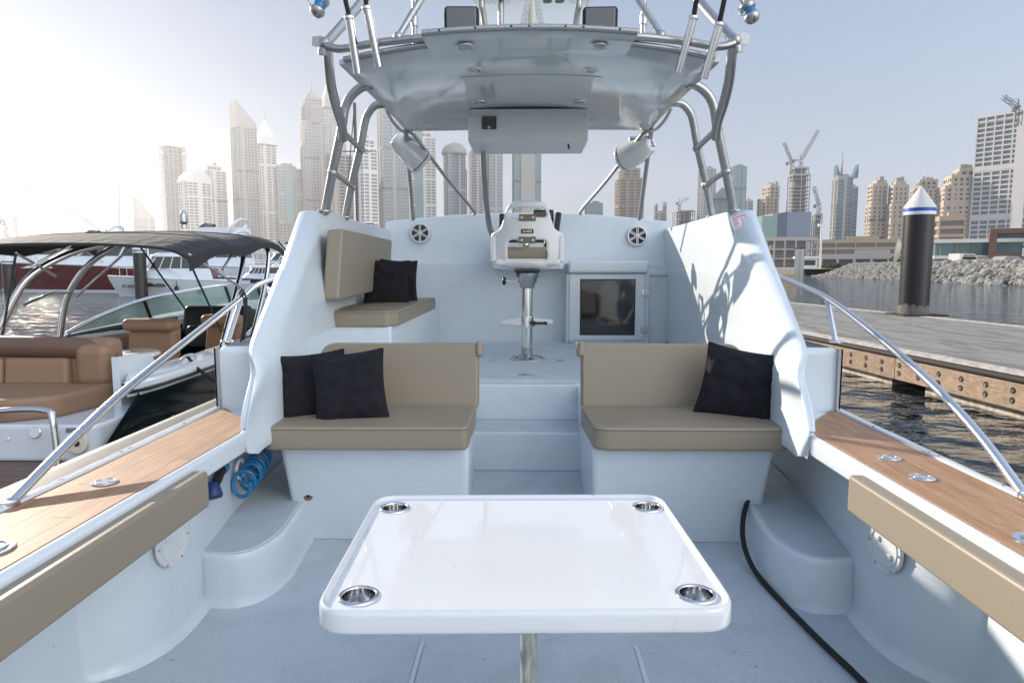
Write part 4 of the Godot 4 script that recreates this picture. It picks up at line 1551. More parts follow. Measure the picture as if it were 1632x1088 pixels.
func make_helm_chair() -> void:
	var t := thing("helm_chair", "white moulded helm chair with tan seat on a steel pedestal", "chair", Vector3(0.012, 0.472, -5.58))
	# back shell as a field: outline, two openings, bowed sheet
	var half := [Vector2(0, 1.748), Vector2(0.11, 1.745), Vector2(0.165, 1.70), Vector2(0.195, 1.61), Vector2(0.225, 1.535), Vector2(0.292, 1.495), Vector2(0.302, 1.43), Vector2(0.292, 1.30), Vector2(0.20, 1.222), Vector2(0, 1.198)]
	var ho := cm(half, 4)
	var out := ho.duplicate()
	for i in range(ho.size() - 2, 0, -1):
		out.append(Vector2(-ho[i].x, ho[i].y))
	var slot := round_poly([Vector2(-0.145, 1.685), Vector2(0.145, 1.685), Vector2(0.155, 1.622), Vector2(-0.155, 1.622)], 0.028, 4)
	var gap := round_poly([Vector2(-0.155, 1.437), Vector2(0.155, 1.437), Vector2(0.158, 1.272), Vector2(-0.158, 1.272)], 0.035, 4)
	var cell := 0.011
	var lo := Vector3(-0.34, 1.16, -0.26)
	var nx := 63
	var ny := 57
	var nz := 34
	var d2 := PackedFloat32Array()
	for j in ny:
		for i in nx:
			var q := Vector2(lo.x + i * cell, lo.y + j * cell)
			var d := poly_dist(q, out)
			d = smax(d, -poly_dist(q, slot), 0.012)
			d = smax(d, -poly_dist(q, gap), 0.012)
			d2.append(d)
	var f := PackedFloat32Array()
	f.resize(nx * ny * nz)
	for k in nz:
		for j in ny:
			for i in nx:
				var x := lo.x + i * cell
				var y := lo.y + j * cell
				var z := lo.z + k * cell
				# sheet: wraps forward at the sides and under at the bottom, leans back at the top
				var zc := 0.06 - 1.35 * x * x - 0.35 * pow(maxf(0.0, 1.36 - y) / 0.16, 2.0) * 0.16 - (1.75 - y) * 0.05
				f[i + j * nx + k * nx * ny] = smax(d2[i + j * nx], absf(z - zc) - 0.021, 0.03)
	var st := ST()
	nets(st, f, nx, ny, nz, lo + Vector3(0, -0.472, 0), cell)
	var sh := obj("back_shell", st, M.poly, t)
	st = ST()
	rbox(st, Vector3(0, 0.86, -0.22), Vector3(0.46, 0.11, 0.42), 0.045, 4)
	obj("seat_cushion", st, M.vinyl, t)
	st = ST()
	rbox(st, Vector3(0, 0.79, -0.22), Vector3(0.54, 0.06, 0.44), 0.03, 3)
	for s in [-1.0, 1.0]:
		rbox(st, Vector3(s * 0.275, 0.90, -0.20), Vector3(0.045, 0.22, 0.36), 0.02, 3)
	obj("seat_shell", st, M.poly, t)
	for y in [1.142, 0.965]:
		st = ST()
		rbox(st, Vector3(0, y, 0.073 if y > 1 else 0.063), Vector3(0.135, 0.055, 0.012), 0.004, 1)
		var cl := obj("mounting_clip", st, M.vinyl_seam, t)
		for s in [-0.045, 0.045]:
			st = ST()
			disc(st, Vector3(s, y, 0.078 if y > 1 else 0.068), Vector3.BACK, 0.009, 0.006, 12)
			obj("clip_screw", st, M.gloss_white, t)
	st = ST()
	rbox(st, Vector3(0.0, 1.035, 0.071), Vector3(0.098, 0.036, 0.010), 0.006, 2)
	obj("name_plate", st, M.black, t)
	var tm := obj("plate_lettering", text_mesh("todd", 0.032, 0.002, "Droid Serif"), M.gold, t)
	tm.position = Vector3(0.0, 1.035, 0.0772)
	# slide, bracket, lock knob
	st = ST()
	rbox(st, Vector3(0, 0.722, -0.05), Vector3(0.21, 0.018, 0.30), 0.004, 1)
	rbox(st, Vector3(0, 0.707, -0.05), Vector3(0.19, 0.008, 0.28), 0.003, 1)
	obj("seat_slide", st, M.black, t)
	st = ST()
	lathe(st, [Vector2(0.10, 0.702), Vector2(0.095, 0.668), Vector2(0.082, 0.655), Vector2(0.082, 0.628), Vector2(0.066, 0.62), Vector2(0.062, 0.585), Vector2(0.046, 0.578)], 8, Transform3D(Basis(Vector3.UP, PI / 8), Vector3.ZERO))
	obj("swivel_bracket", st, M.dull_steel, t)
	st = ST()
	tube(st, [Vector3(-0.05, 0.632, 0), Vector3(-0.18, 0.637, 0.02)], 0.006, 8, 1)
	obj("lock_rod", st, M.steel, t)
	st = ST()
	lathe(st, [Vector2(0.0, -0.014), Vector2(0.02, -0.012), Vector2(0.033, -0.008), Vector2(0.033, 0.012), Vector2(0.02, 0.018), Vector2(0.0, 0.018)], 12, Transform3D(toward(Vector3(-1, 0.03, 0.1)), Vector3(-0.185, 0.638, 0.02)))
	obj("lock_knob", st, M.black, t)
	# pedestal
	st = ST()
	tube(st, [Vector3(0, 0.02, 0), Vector3(0, 0.60, 0)], 0.043, 24, 1)
	obj("pedestal", st, M.rail, t)
	st = ST()
	tube(st, [Vector3(0, 0.02, 0), Vector3(0, 0.095, 0)], 0.0455, 24, 1)
	obj("pedestal_sleeve", st, M.alu, t)
	st = ST()
	lathe(st, [Vector2(0.148, 0.0), Vector2(0.147, 0.006), Vector2(0.12, 0.018), Vector2(0.06, 0.036), Vector2(0.05, 0.042), Vector2(0.04, 0.042)], 32)
	var fl := obj("floor_flange", st, M.dull_steel, t)
	for k in 6:
		st = ST()
		disc(st, Vector3(cos(k * TAU / 6 + 0.3) * 0.115, 0.017, sin(k * TAU / 6 + 0.3) * 0.115), Vector3.UP, 0.010, 0.006, 10)
		obj("flange_bolt", st, M.black, fl)
	# folding footrest on its clamp
	st = ST()
	plate(st, [Vector2(-0.21, -0.018), Vector2(-0.05, -0.035), Vector2(-0.048, 0.035), Vector2(-0.21, 0.010)], Transform3D(Basis(Vector3.RIGHT, -0.25), Vector3(0, 0.305, 0.035)), 0.02)
	obj("footrest_wing", st, M.alu, t)
	st = ST()
	plate(st, [Vector2(0.05, -0.035), Vector2(0.21, -0.012), Vector2(0.21, 0.014), Vector2(0.05, 0.035)], Transform3D(Basis(Vector3.RIGHT, -0.25), Vector3(0, 0.305, 0.02)), 0.02)
	obj("footrest_wing", st, M.alu, t)
	st = ST()
	lathe(st, [Vector2(0.046, 0.26), Vector2(0.052, 0.265), Vector2(0.052, 0.345), Vector2(0.046, 0.35)], 20)
	rbox(st, Vector3(0.0, 0.305, 0.05), Vector3(0.035, 0.09, 0.03), 0.006, 1)
	obj("footrest_clamp", st, M.rail, t)
	st = ST()
	rbox(st, Vector3(0.10, 0.30, 0.055), Vector3(0.10, 0.018, 0.02), 0.008, 2)
	disc(st, Vector3(0.055, 0.30, 0.05), Vector3.BACK, 0.018, 0.02, 12)
	disc(st, Vector3(0.15, 0.298, 0.05), Vector3.BACK, 0.015, 0.02, 12)
	obj("clamp_lever", st, M.black, t)

func tower_speaker(label: String, c: Vector3, axis: Vector3, logo: bool, post: Vector3) -> void:
	var t := thing("tower_speaker", label, "speaker", c, 0, "bullet speakers on the front posts")
	var b := toward(axis)
	var x := Transform3D(b, Vector3.ZERO)
	var st := ST()
	lathe(st, [Vector2(0.0, -0.175), Vector2(0.055, -0.174), Vector2(0.066, -0.165), Vector2(0.085, -0.11), Vector2(0.105, -0.02), Vector2(0.113, 0.06), Vector2(0.115, 0.12)], 36, x)
	obj("speaker_body", st, M.gloss_white, t)
	st = ST()
	lathe(st, [Vector2(0.115, 0.118), Vector2(0.117, 0.122), Vector2(0.115, 0.126)], 36, x)
	obj("gasket", st, M.black, t)
	st = ST()
	lathe(st, [Vector2(0.114, 0.124), Vector2(0.118, 0.13), Vector2(0.116, 0.148), Vector2(0.105, 0.156), Vector2(0.098, 0.15), Vector2(0.04, 0.13), Vector2(0.0, 0.14)], 36, x)
	obj("speaker_front", st, M.gloss_white, t)
	st = ST()
	disc(st, -axis.normalized() * 0.1735, -axis, 0.05, 0.005, 24)
	obj("end_badge", st, M.white, t)
	if logo:
		var n := -axis.normalized()
		var up := (Vector3.UP - n * n.y).normalized()
		var lx := Transform3D(Basis(up.cross(n), up, n), n * 0.1785)
		st = ST()
		plate(st, [Vector2(-0.034, -0.028), Vector2(-0.004, -0.028), Vector2(-0.004, 0.034), Vector2(-0.02, 0.02), Vector2(-0.012, -0.012)], lx, 0.002)
		plate(st, [Vector2(0.004, -0.028), Vector2(0.036, -0.028), Vector2(0.012, -0.008), Vector2(0.018, 0.02), Vector2(0.004, 0.03)], lx, 0.002)
		obj("badge_emblem", st, M.navy_plastic, t)
	st = ST()
	var up2 := (Vector3.UP - axis.normalized() * axis.normalized().y).normalized()
	rbox(st, up2 * 0.115, Vector3(0.07, 0.05, 0.05), 0.012, 2)
	tube(st, [up2 * 0.12, (post - c)], 0.022, 10, 1)
	obj("speaker_clamp", st, M.alu, t)

func floodlight(label: String, at: Vector3, tilt: float) -> void:
	var t := thing("floodlight", label, "floodlight", at, tilt, "floodlights on the hardtop visor")
	var b := Basis(Vector3.RIGHT, 0.12)
	var st := ST()
	rbox(st, Vector3(0, 0.075, -0.02), Vector3(0.185, 0.135, 0.07), 0.02, 4, b)
	rbox(st, Vector3(0, 0.075, -0.065), Vector3(0.13, 0.09, 0.05), 0.02, 2, b)
	obj("housing", st, M.rubber, t)
	st = ST()
	rbox(st, b * Vector3(0, 0.0, 0.0) + Vector3(0, 0.0745, 0.0125), Vector3(0.158, 0.110, 0.012), 0.008, 3, b)
	obj("lens", st, M.lens, t)
	st = ST()
	rbox(st, Vector3(0, 0.0745, 0.011), Vector3(0.09, 0.04, 0.006), 0.003, 1, b)
	obj("bulb_reflector", st, M.dull_steel, t)
	st = ST()
	rbox(st, Vector3(0, 0.004, -0.03), Vector3(0.07, 0.018, 0.04), 0.004, 1)
	obj("bracket", st, M.black, t)

func fishing_rod(label: String, a: Vector3, dir: Vector3, reel: bool, side: float) -> void:
	var t := thing("fishing_rod", label, "fishing rod", a, 0, "rods in the tower holders")
	var d := dir.normalized()
	var st := ST()
	tube(st, [d * -0.14, d * 0.13], 0.0135, 10, 1)
	obj("grip", st, M.rubber, t)
	st = ST()
	tube(st, [d * 0.13, d * 0.21], 0.011, 10, 1)
	obj("reel_seat", st, M.dull_steel, t)
	st = ST()
	tube(st, [d * 0.21, d * 0.42], 0.0125, 10, 1)
	tube(st, [d * 0.42, d * 1.7], 0.006, 8, 1)
	obj("blank", st, M.black, t)
	if reel:
		var c := Vector3(side * 0.155, 0.045, 0.03)
		st = ST()
		tube(st, [d * 0.17, d * 0.15 + Vector3(side * 0.05, -0.01, 0.02), c], 0.008, 8, 4)
		obj("reel_foot", st, M.alu, t)
		st = ST()
		var b := toward(Vector3(side * 0.35, -1, 0.3))
		lathe(st, [Vector2(0.0, -0.06), Vector2(0.036, -0.058), Vector2(0.042, -0.045), Vector2(0.042, -0.03), Vector2(0.03, -0.028), Vector2(0.028, 0.01), Vector2(0.04, 0.014), Vector2(0.042, 0.03), Vector2(0.03, 0.05), Vector2(0.0, 0.062)], 20, Transform3D(b, c))
		obj("reel_body", st, M.alu, t)
		st = ST()
		lathe(st, [Vector2(0.031, -0.026), Vector2(0.033, -0.008), Vector2(0.031, 0.008)], 20, Transform3D(b, c))
		obj("line_spool", st, M.blue, t)
		st = ST()
		tube(st, [c + b * Vector3(0.045, -0.05, 0), c + b * Vector3(0.06, 0.0, 0.02), c + b * Vector3(0.03, 0.03, 0.045)], 0.004, 6, 4)
		obj("bail", st, M.steel, t)

func make_loose() -> void:
	tower_speaker("white bullet speaker with a plain end hanging left of the helm", Vector3(-1.02, 2.225, -6.1), Vector3(0.60, -0.57, -0.35), false, Vector3(-1.03, 2.33, -5.97))
	tower_speaker("white bullet speaker with a dark blue end emblem hanging right of the helm", Vector3(0.955, 2.215, -6.1), Vector3(-0.62, -0.26, -0.62), true, Vector3(1.05, 2.33, -5.97))
	floodlight("square black floodlight on the left of the hardtop visor", Vector3(-0.345, 2.457, -3.79), 0.03)
	floodlight("square black floodlight on the right of the hardtop visor", Vector3(0.392, 2.450, -3.79), -0.03)
	fishing_rod("black fishing rod with reel in the outer left holder", Vector3(-0.968, 2.578, -3.88), Vector3(-0.18, 1, 0.22), true, -1.0)
	fishing_rod("black fishing rod without reel in the inner left holder", Vector3(-0.871, 2.628, -3.88), Vector3(-0.12, 1, 0.22), false, -1.0)
	fishing_rod("black fishing rod with reel in the outer right holder", Vector3(1.045, 2.53, -3.88), Vector3(0.14, 1, 0.22), true, 1.0)
	fishing_rod("black fishing rod in the inner right holder", Vector3(0.905, 2.565, -3.88), Vector3(0.12, 1, 0.22), false, 1.0)
	# black hose over the starboard sole
	var st := ST()
	tube(st, [Vector3(1.22, 0.40, -3.7), Vector3(1.17, 0.35, -3.35), Vector3(1.09, 0.295, -3.06), Vector3(1.00, 0.235, -2.945), Vector3(0.942, 0.165, -2.86), Vector3(0.908, 0.10, -2.76), Vector3(0.905, 0.045, -2.66), Vector3(0.92, 0.014, -2.53), Vector3(0.955, 0.014, -2.16), Vector3(0.99, 0.014, -1.9), Vector3(1.02, 0.014, -1.55), Vector3(1.0, 0.014, -1.0), Vector3(0.9, 0.014, -0.3)], 0.0105, 10, 8)
	tag(obj("hose", st, M.rubber), "black rubber hose lying along the right side of the cockpit sole", "hose")
	# blue coiled wash-down hose with its nozzle, on the port liner
	st = ST()
	var pts := []
	for k in 110:
		var a := TAU * k / 18.0
		var u := k / 109.0
		pts.append(Vector3(-1.185 + 0.04 * cos(a), 0.365 + 0.05 * sin(a) - 0.05 * u, -2.97 + 0.21 * u - 0.03 * u * sin(a * 0.31)))
	tube(st, pts, 0.0085, 8, 1)
	tag(obj("coiled_hose", st, M.blue), "bright blue coiled hose hanging on the left cockpit wall", "hose")
	var t := thing("hose_nozzle", "black and blue spray nozzle lying beside the blue coiled hose", "nozzle", Vector3(-1.165, 0.425, -2.47))
	st = ST()
	tube(st, [Vector3(-0.03, 0.012, -0.12), Vector3(0.0, 0.0, -0.02), Vector3(0.01, -0.005, 0.03)], [0.016, 0.020, 0.018], 12, 4)
	obj("handle", st, M.rubber, t)
	st = ST()
	lathe(st, [Vector2(0.0, -0.03), Vector2(0.022, -0.03), Vector2(0.03, -0.01), Vector2(0.034, 0.02), Vector2(0.03, 0.03), Vector2(0.0, 0.03)], 20, Transform3D(toward(Vector3(0.3, -0.9, 0.3)), Vector3(0.015, -0.02, 0.06)))
	obj("spray_head", st, M.navy_plastic, t)
	st = ST()
	lathe(st, [Vector2(0.02, -0.02), Vector2(0.026, -0.015), Vector2(0.026, 0.015), Vector2(0.02, 0.02)], 16, Transform3D(toward(Vector3(0.25, -0.1, 1)), Vector3(-0.03, 0.012, -0.125)))
	obj("blue_collar", st, M.blue, t)
	st = ST()
	lathe(st, [Vector2(0.045, 0.0), Vector2(0.045, 0.008), Vector2(0.036, 0.011), Vector2(0.034, 0.0)], 20, Transform3D(toward(Vector3.RIGHT), Vector3(-1.228, 0.36, -2.83)))
	tag(obj("hose_outlet", st, M.gloss_white), "white round outlet in the wall behind the blue coiled hose", "outlet")
	# black line tied round the port grab rail
	st = ST()
	var rp := Vector3(-1.455, 1.075, -3.48)
	for k in 2:
		var ring := []
		for i in 13:
			ring.append(rp + Vector3(0.004 * k, 0.022 * sin(TAU * i / 12), 0.02 * cos(TAU * i / 12)) + Vector3(0.01, -0.008, 0.022) * (k - 0.5) * 1.6)
		tube(st, ring, 0.008, 8, 1)
	tube(st, [rp + Vector3(0.02, -0.01, 0.02), rp + Vector3(0.025, -0.15, 0.06), rp + Vector3(0.01, -0.28, 0.10)], 0.006, 8, 4)
	tube(st, [rp + Vector3(0.02, -0.01, 0.0), rp + Vector3(0.035, -0.12, 0.05), rp + Vector3(0.03, -0.22, 0.08)], 0.006, 8, 4)
	tag(obj("mooring_line", st, M.rubber), "black line knotted round the left grab rail, ends hanging", "rope")

# ---------------------------------------------------------------- dock on the right
func make_dock() -> void:
	var t := thing("floating_dock", "long concrete floating dock with bolted timber edge right of the boat", "dock", Vector3(5.372, -0.45, -7.384), deg_to_rad(5.9))
	# local: -z runs along the dock away from the camera, +x across it
	var st := ST()
	for k in 9:
		var z0 := 10.0 - k * 6.0
		st = ST()
		slab(st, rect(0.34, 5.0, z0, z0 - 5.988), 0.0, 0.30, 0.50, 0.008)
		obj("deck_panel", st, M.concrete, t)
	for s in [[0.03, 0.34, "edge_beam"], [5.0, 5.25, "edge_beam"]]:
		st = ST()
		slab(st, rect(s[0], s[1], 10.0, -44.0), 0.0, 0.28, 0.506, 0.01)
		obj(s[2], st, M.concrete_edge, t)
	for k in 18:
		var z0 := 9.9 - k * 3.0
		st = ST()
		rbox(st, Vector3(0.0, 0.275, z0 - 1.5), Vector3(0.075, 0.29, 2.994), 0.008, 1)
		var m: StandardMaterial3D = M.timber.duplicate()
		m.uv1_offset = Vector3(rng.randf(), rng.randf(), rng.randf())
		var v := rng.randf_range(0.85, 1.05)
		m.albedo_color = lin(0.74 * v, 0.69 * v, 0.63 * v)
		obj("timber_waler", st, m, t)
	st = ST()
	tube(st, [Vector3(-0.01, 0.462, 10.0), Vector3(-0.01, 0.462, -44.0)], 0.042, 10, 1)
	obj("rubber_fender", st, M.rubber, t)
	var hole := ST()
	disc(hole, Vector3.ZERO, Vector3.LEFT, 0.036, 0.004, 14)
	hole.index()
	var hm := hole.commit()
	var nut := ST()
	disc(nut, Vector3(-0.003, -0.006, 0), Vector3.LEFT, 0.016, 0.007, 6)
	nut.index()
	var nm := nut.commit()
	for k in 88:
		var z := 3.0 - k * 0.385
		for y in [0.335, 0.225]:
			var h := obj("bolt_hole", hm, M.black, t)
			h.position = Vector3(-0.0385, y, z)
			if k < 50:
				var n := obj("nut", nm, M.dull_steel, h)
	for k in 9:
		st = ST()
		var z0 := 9.6 - k * 6.0
		slab(st, rect(0.14, 5.1, z0, z0 - 5.3), 0.0, -0.6, 0.17, 0.02)
		obj("float", st, M.concrete_edge, t)
	pile("black mooring pile with white cone cap and blue band beside the dock", Vector3(9.56, -0.45, -17.0), 0.335, 2.95, true)
	# steel guide pile further off
	var g := thing("guide_pile", "narrow pair of grey steel channels standing at the far dock end", "pile", Vector3(16.0, -0.45, -40.5), -0.35)
	st = ST()
	for s in [-1.0, 1.0]:
		box(st, Vector3(s * 0.15, 1.1, 0), Vector3(0.20, 3.3, 0.30))
	box(st, Vector3(0, 1.1, -0.1), Vector3(0.12, 3.2, 0.08))
	obj("channel", st, M.dull_steel, g)
	st = ST()
	box(st, Vector3(0, 2.77, 0), Vector3(0.62, 0.05, 0.40))
	obj("cap_plate", st, M.black, g)
	var l := thing("dock_ladder", "small yellow ladder frame near the steel guide pile", "ladder", Vector3(14.6, 0.05, -38.0), -0.3)
	for s in [-0.22, 0.22]:
		st = ST()
		tube(st, [Vector3(s, -0.5, 0), Vector3(s, 0.9, 0)], 0.03, 8, 1)
		obj("stile", st, mat(0.45, 0.28, 0.03, 0.5), l)
	for k in 3:
		st = ST()
		tube(st, [Vector3(-0.22, 0.1 + k * 0.32, 0), Vector3(0.22, 0.1 + k * 0.32, 0)], 0.025, 8, 1)
		obj("rung", st, mat(0.45, 0.28, 0.03, 0.5), l)

func pile(label: String, at: Vector3, r: float, h: float, near: bool) -> void:
	var t := thing("mooring_pile", label, "pile", at, 0, "capped mooring piles")
	var st := ST()
	lathe(st, [Vector2(r, -0.8), Vector2(r, h), Vector2(r, h), Vector2(0, h)], 32)
	obj("shaft", st, M.pile, t)
	st = ST()
	lathe(st, [Vector2(r * 1.04, h - 0.02), Vector2(r * 1.05, h), Vector2(r * 1.05, h + r * 0.18)], 32)
	obj("collar", st, M.gloss_white, t)
	st = ST()
	lathe(st, [Vector2(r * 1.05, h + r * 0.18), Vector2(r * 1.055, h + r * 0.19), Vector2(r * 1.055, h + r * 0.42), Vector2(r * 1.04, h + r * 0.43)], 32)
	obj("blue_band", st, mat(0.01, 0.06, 0.42, 0.4), t)
	st = ST()
	lathe(st, [Vector2(r * 1.05, h + r * 0.43), Vector2(r * 1.02, h + r * 0.55), Vector2(r * 0.06, h + r * 2.0), Vector2(0, h + r * 2.02)], 32)
	obj("cone_cap", st, M.b_white, t)
	if near:
		# guide collar of the dock and a band of dried salt
		st = ST()
		var rows := []
		var nz := FastNoiseLite.new()
		nz.frequency = 0.9
		for k in 3:
			var row := PackedVector3Array()
			for i in 48:
				var a := TAU * i / 48
				row.append(Vector3(cos(a) * (r + 0.003), 0.5 + 0.13 * k + (0.12 * nz.get_noise_2d(cos(a) * 6, sin(a) * 6) if k == 2 else 0.0), sin(a) * (r + 0.003)))
			rows.append(row)
		grid(st, rows, true)
		obj("salt_band", st, mat(0.45, 0.43, 0.40, 0.9, 0, {"tex": noise_tex(0.05, 0.1, 1.0, 256, FastNoiseLite.TYPE_SIMPLEX, 4, 5), "scale": 3.0}), t)
		st = ST()
		slab(st, rect(-0.48, 0.62, 0.46, -0.46), 0.05, 0.5, 0.535, 0.01)
		obj("guide_collar", st, M.rubber, t)

# ---------------------------------------------------------------- the bowrider moored on the left
func make_bowrider() -> void:
	var t := thing("bowrider_boat", "black hulled bowrider with tan seats and black bimini moored on the left", "boat", Vector3(-3.58, -0.45, -6.0))
	var off := Vector3(3.58, 0.45, 6.0)
	var G := func(x, y, z): return Vector3(x, y, z) + off
	var st := ST()
	var rows := []
	for s in [[-3.80, 1.06, 0.06], [-4.38, 1.05, 0.43], [-5.5, 1.06, 0.45], [-7.0, 1.06, 0.50], [-8.5, 0.98, 0.58], [-9.7, 0.68, 0.66], [-10.7, 0.06, 0.72]]:
		var row := PackedVector3Array()
		var h: float = s[1]
		for q in [[1.0, s[2]], [1.0, s[2] - 0.05], [0.97, 0.0], [0.84, -0.40], [0.0, -0.75], [-0.84, -0.40], [-0.97, 0.0], [-1.0, s[2] - 0.05], [-1.0, s[2]]]:
			row.append(G.call(-3.58 + h * q[0], minf(q[1], s[2]), s[0]))
		rows.append(row)
	grid(st, rows)
	cap(st, rows[0], Vector3.BACK)
	obj("hull", st, M.hull_black, t)
	# cap rail, white, with a dark line under it
	for sx in [-1.0, 1.0]:
		st = ST()
		var outer := []
		var inner := []
		for s in [[-4.30, 1.0, 0.43], [-4.36, 1.05, 0.435], [-4.6, 1.085, 0.44], [-5.5, 1.09, 0.455], [-7.0, 1.09, 0.505], [-8.5, 1.0, 0.585], [-9.7, 0.70, 0.665], [-10.7, 0.05, 0.725]]:
			var w := 0.03 if s[0] > -4.35 else (0.10 if s[0] > -4.5 else 0.26)
			outer.append([s[0], s[1], s[2]])
			inner.append(w)
		rows = []
		for i in outer.size():
			var o = outer[i]
			var row := PackedVector3Array()
			for q in [[0.0, -0.045], [0.008, 0.0], [-0.002, 0.04], [-0.03, 0.055], [-inner[i] + 0.02, 0.06], [-inner[i], 0.04], [-inner[i], -0.06]]:
				row.append(G.call(-3.58 + sx * maxf(0.0, o[1] + q[0]), o[2] + q[1], o[0]))
			rows.append(row)
		grid(st, rows)
		obj("gunwale_cap", st, M.white, t)
		st = ST()
		var pts := []
		for o in outer:
			pts.append(G.call(-3.58 + sx * (o[1] + 0.006), o[2] - 0.012, o[0]))
		tube(st, pts, 0.012, 6, 2)
		obj("rub_line", st, M.black, t)
	# interior floor and inner sides
	st = ST()
	box(st, G.call(-3.58, -0.02, -6.6), Vector3(1.6, 0.04, 4.2))
	obj("cockpit_floor", st, M.cream, t)
	for sx in [-1.0, 1.0]:
		st = ST()
		rbox(st, G.call(-3.58 + sx * 0.86, 0.25, -6.9), Vector3(0.16, 0.52, 3.2), 0.05, 2)
		obj("side_lining", st, M.tan, t)
	# transom moulding, platform, sun pad
	st = ST()
	slab(st, [Vector2(-4.55, -3.94), Vector2(-2.56, -3.94), Vector2(-2.55, -4.4), Vector2(-2.75, -4.95), Vector2(-4.5, -4.95)], 0.06, 0.06, 0.285, 0.03, Transform3D(Basis.IDENTITY, off))
	var tm := obj("transom_moulding", st, M.white, t)
	st = ST()
	disc(st, G.call(-2.675, 0.175, -3.938), Vector3(0.05, 0.12, 1), 0.062, 0.014, 28)
	var sh := obj("shower_plate", st, M.cream, tm)
	st = ST()
	disc(st, G.call(-2.674, 0.177, -3.923), Vector3(0.05, 0.12, 1), 0.018, 0.004, 16)
	obj("shower_hole", st, M.black, tm)
	st = ST()
	rbox(st, G.call(-2.70, 0.255, -3.938), Vector3(0.09, 0.03, 0.006), 0.003, 1)
	obj("model_badge", st, M.dull_steel, tm)
	st = ST()
	disc(st, G.call(-2.93, 0.24, -3.94), Vector3(0, 0.25, 1), 0.035, 0.01, 24)
	disc(st, G.call(-3.1, 0.20, -3.94), Vector3(0, 0.25, 1), 0.012, 0.008, 12)
	obj("transom_fitting", st, M.steel, tm)
	for k in 10:
		st = ST()
		slab(st, rect(-4.45, -2.56, -2.97 - k * 0.098, -3.063 - k * 0.098), 0.0, 0.02, 0.06, 0.004, Transform3D(Basis.IDENTITY, off), 1)
		obj("platform_plank", st, M.dark_tan, t)
	st = ST()
	slab(st, rect(-4.5, -2.52, -2.9, -4.0), 0.04, -0.10, 0.018, 0.02, Transform3D(Basis.IDENTITY, off))
	obj("swim_platform", st, M.white, t)
	st = ST()
	slab(st, [Vector2(-4.6, -4.0), Vector2(-3.15, -3.98), Vector2(-2.92, -4.14), Vector2(-2.84, -4.62), Vector2(-4.6, -4.62)], 0.05, 0.286, 0.425, 0.035, Transform3D(Basis.IDENTITY, off), 4, 4, 0.012)
	var sp := obj("sun_pad", st, M.tan, t)
	st = ST()
	rbox(st, G.call(-3.83, 0.418, -4.14), Vector3(1.4, 0.02, 0.12), 0.01, 2)
	obj("pad_border", st, M.dark_tan, sp)
	st = ST()
	rbox(st, G.call(-3.72, 0.56, -4.72), Vector3(1.70, 0.34, 0.16), 0.05, 3)
	var sb := obj("sun_pad_back", st, M.tan, t)
	for k in 3:
		st = ST()
		rbox(st, G.call(-3.38 - k * 0.46, 0.50, -4.625), Vector3(0.452, 0.20, 0.09), 0.035, 3, Basis(Vector3.RIGHT, -0.12))
		obj("back_panel", st, M.tan, sb)
	st = ST()
	tube(st, [G.call(-4.6, 0.665, -4.66), G.call(-3.9, 0.675, -4.66), G.call(-3.2, 0.665, -4.66), G.call(-3.0, 0.64, -4.68)], [0.075], 14, 4)
	obj("top_roll", st, M.dark_tan, sb)
	st = ST()
	rbox(st, G.call(-2.99, 0.545, -4.67), Vector3(0.24, 0.30, 0.20), 0.07, 4)
	obj("end_bolster", st, M.tan, sb)
	st = ST()
	plate(st, [Vector2(-4.5, 0.2), Vector2(-4.5, 0.62), Vector2(-4.9, 0.60), Vector2(-5.0, 0.44), Vector2(-5.4, 0.44), Vector2(-5.4, 0.1), Vector2(-4.2, 0.1)].map(func(q): return Vector2(q.x, q.y)), Transform3D(Basis(Vector3.BACK, Vector3.UP, Vector3.LEFT), G.call(-2.74, 0, 0)), 0.05)
	obj("walkway_side", st, M.white, t)
	st = ST()
	tube(st, [G.call(-3.2, 0.38, -3.80), G.call(-2.9, 0.41, -3.79), G.call(-2.74, 0.405, -3.78), G.call(-2.69, 0.36, -3.76), G.call(-2.66, 0.05, -3.74)], 0.019, 12, 6)
	obj("boarding_rail", st, M.steel, t)
	# cockpit seats, table, dash
	st = ST()
	lathe(st, [Vector2(0.0, 0.0), Vector2(0.24, 0.0), Vector2(0.26, 0.012), Vector2(0.26, 0.03), Vector2(0.24, 0.042), Vector2(0.0, 0.044)], 30, Transform3D(Basis.IDENTITY, G.call(-3.15, 0.52, -5.25)))
	tube(st, [G.call(-3.15, 0.0, -5.25), G.call(-3.15, 0.52, -5.25)], 0.03, 10, 1)
	obj("cockpit_table", st, M.gloss_white, t)
	for s in [[-3.32, -6.0, 0.46, -0.12], [-2.93, -6.55, 0.36, -0.2]]:
		st = ST()
		rbox(st, G.call(s[0], 0.50, s[1]), Vector3(s[2], 0.44, 0.13), 0.05, 3, Basis(Vector3.UP, -0.12) * Basis(Vector3.RIGHT, s[3]))
		var se := obj("seat_back", st, M.tan, t)
		st = ST()
		rbox(st, G.call(s[0], 0.715, s[1] + 0.03), Vector3(s[2] + 0.02, 0.11, 0.19), 0.05, 3, Basis(Vector3.UP, -0.12))
		obj("bolster", st, M.tan, se)
		st = ST()
		rbox(st, G.call(s[0], 0.28, s[1] - 0.25), Vector3(s[2] + 0.05, 0.16, 0.5), 0.05, 3)
		obj("seat", st, M.tan, t)
	st = ST()
	rbox(st, G.call(-2.92, 0.22, -5.7), Vector3(0.45, 0.20, 0.6), 0.06, 3)
	obj("side_seat", st, M.tan, t)
	st = ST()
	rbox(st, G.call(-4.25, 0.34, -6.2), Vector3(0.28, 0.24, 1.5), 0.07, 3)
	obj("lounge_cushion", st, M.dark_tan, t)
	st = ST()
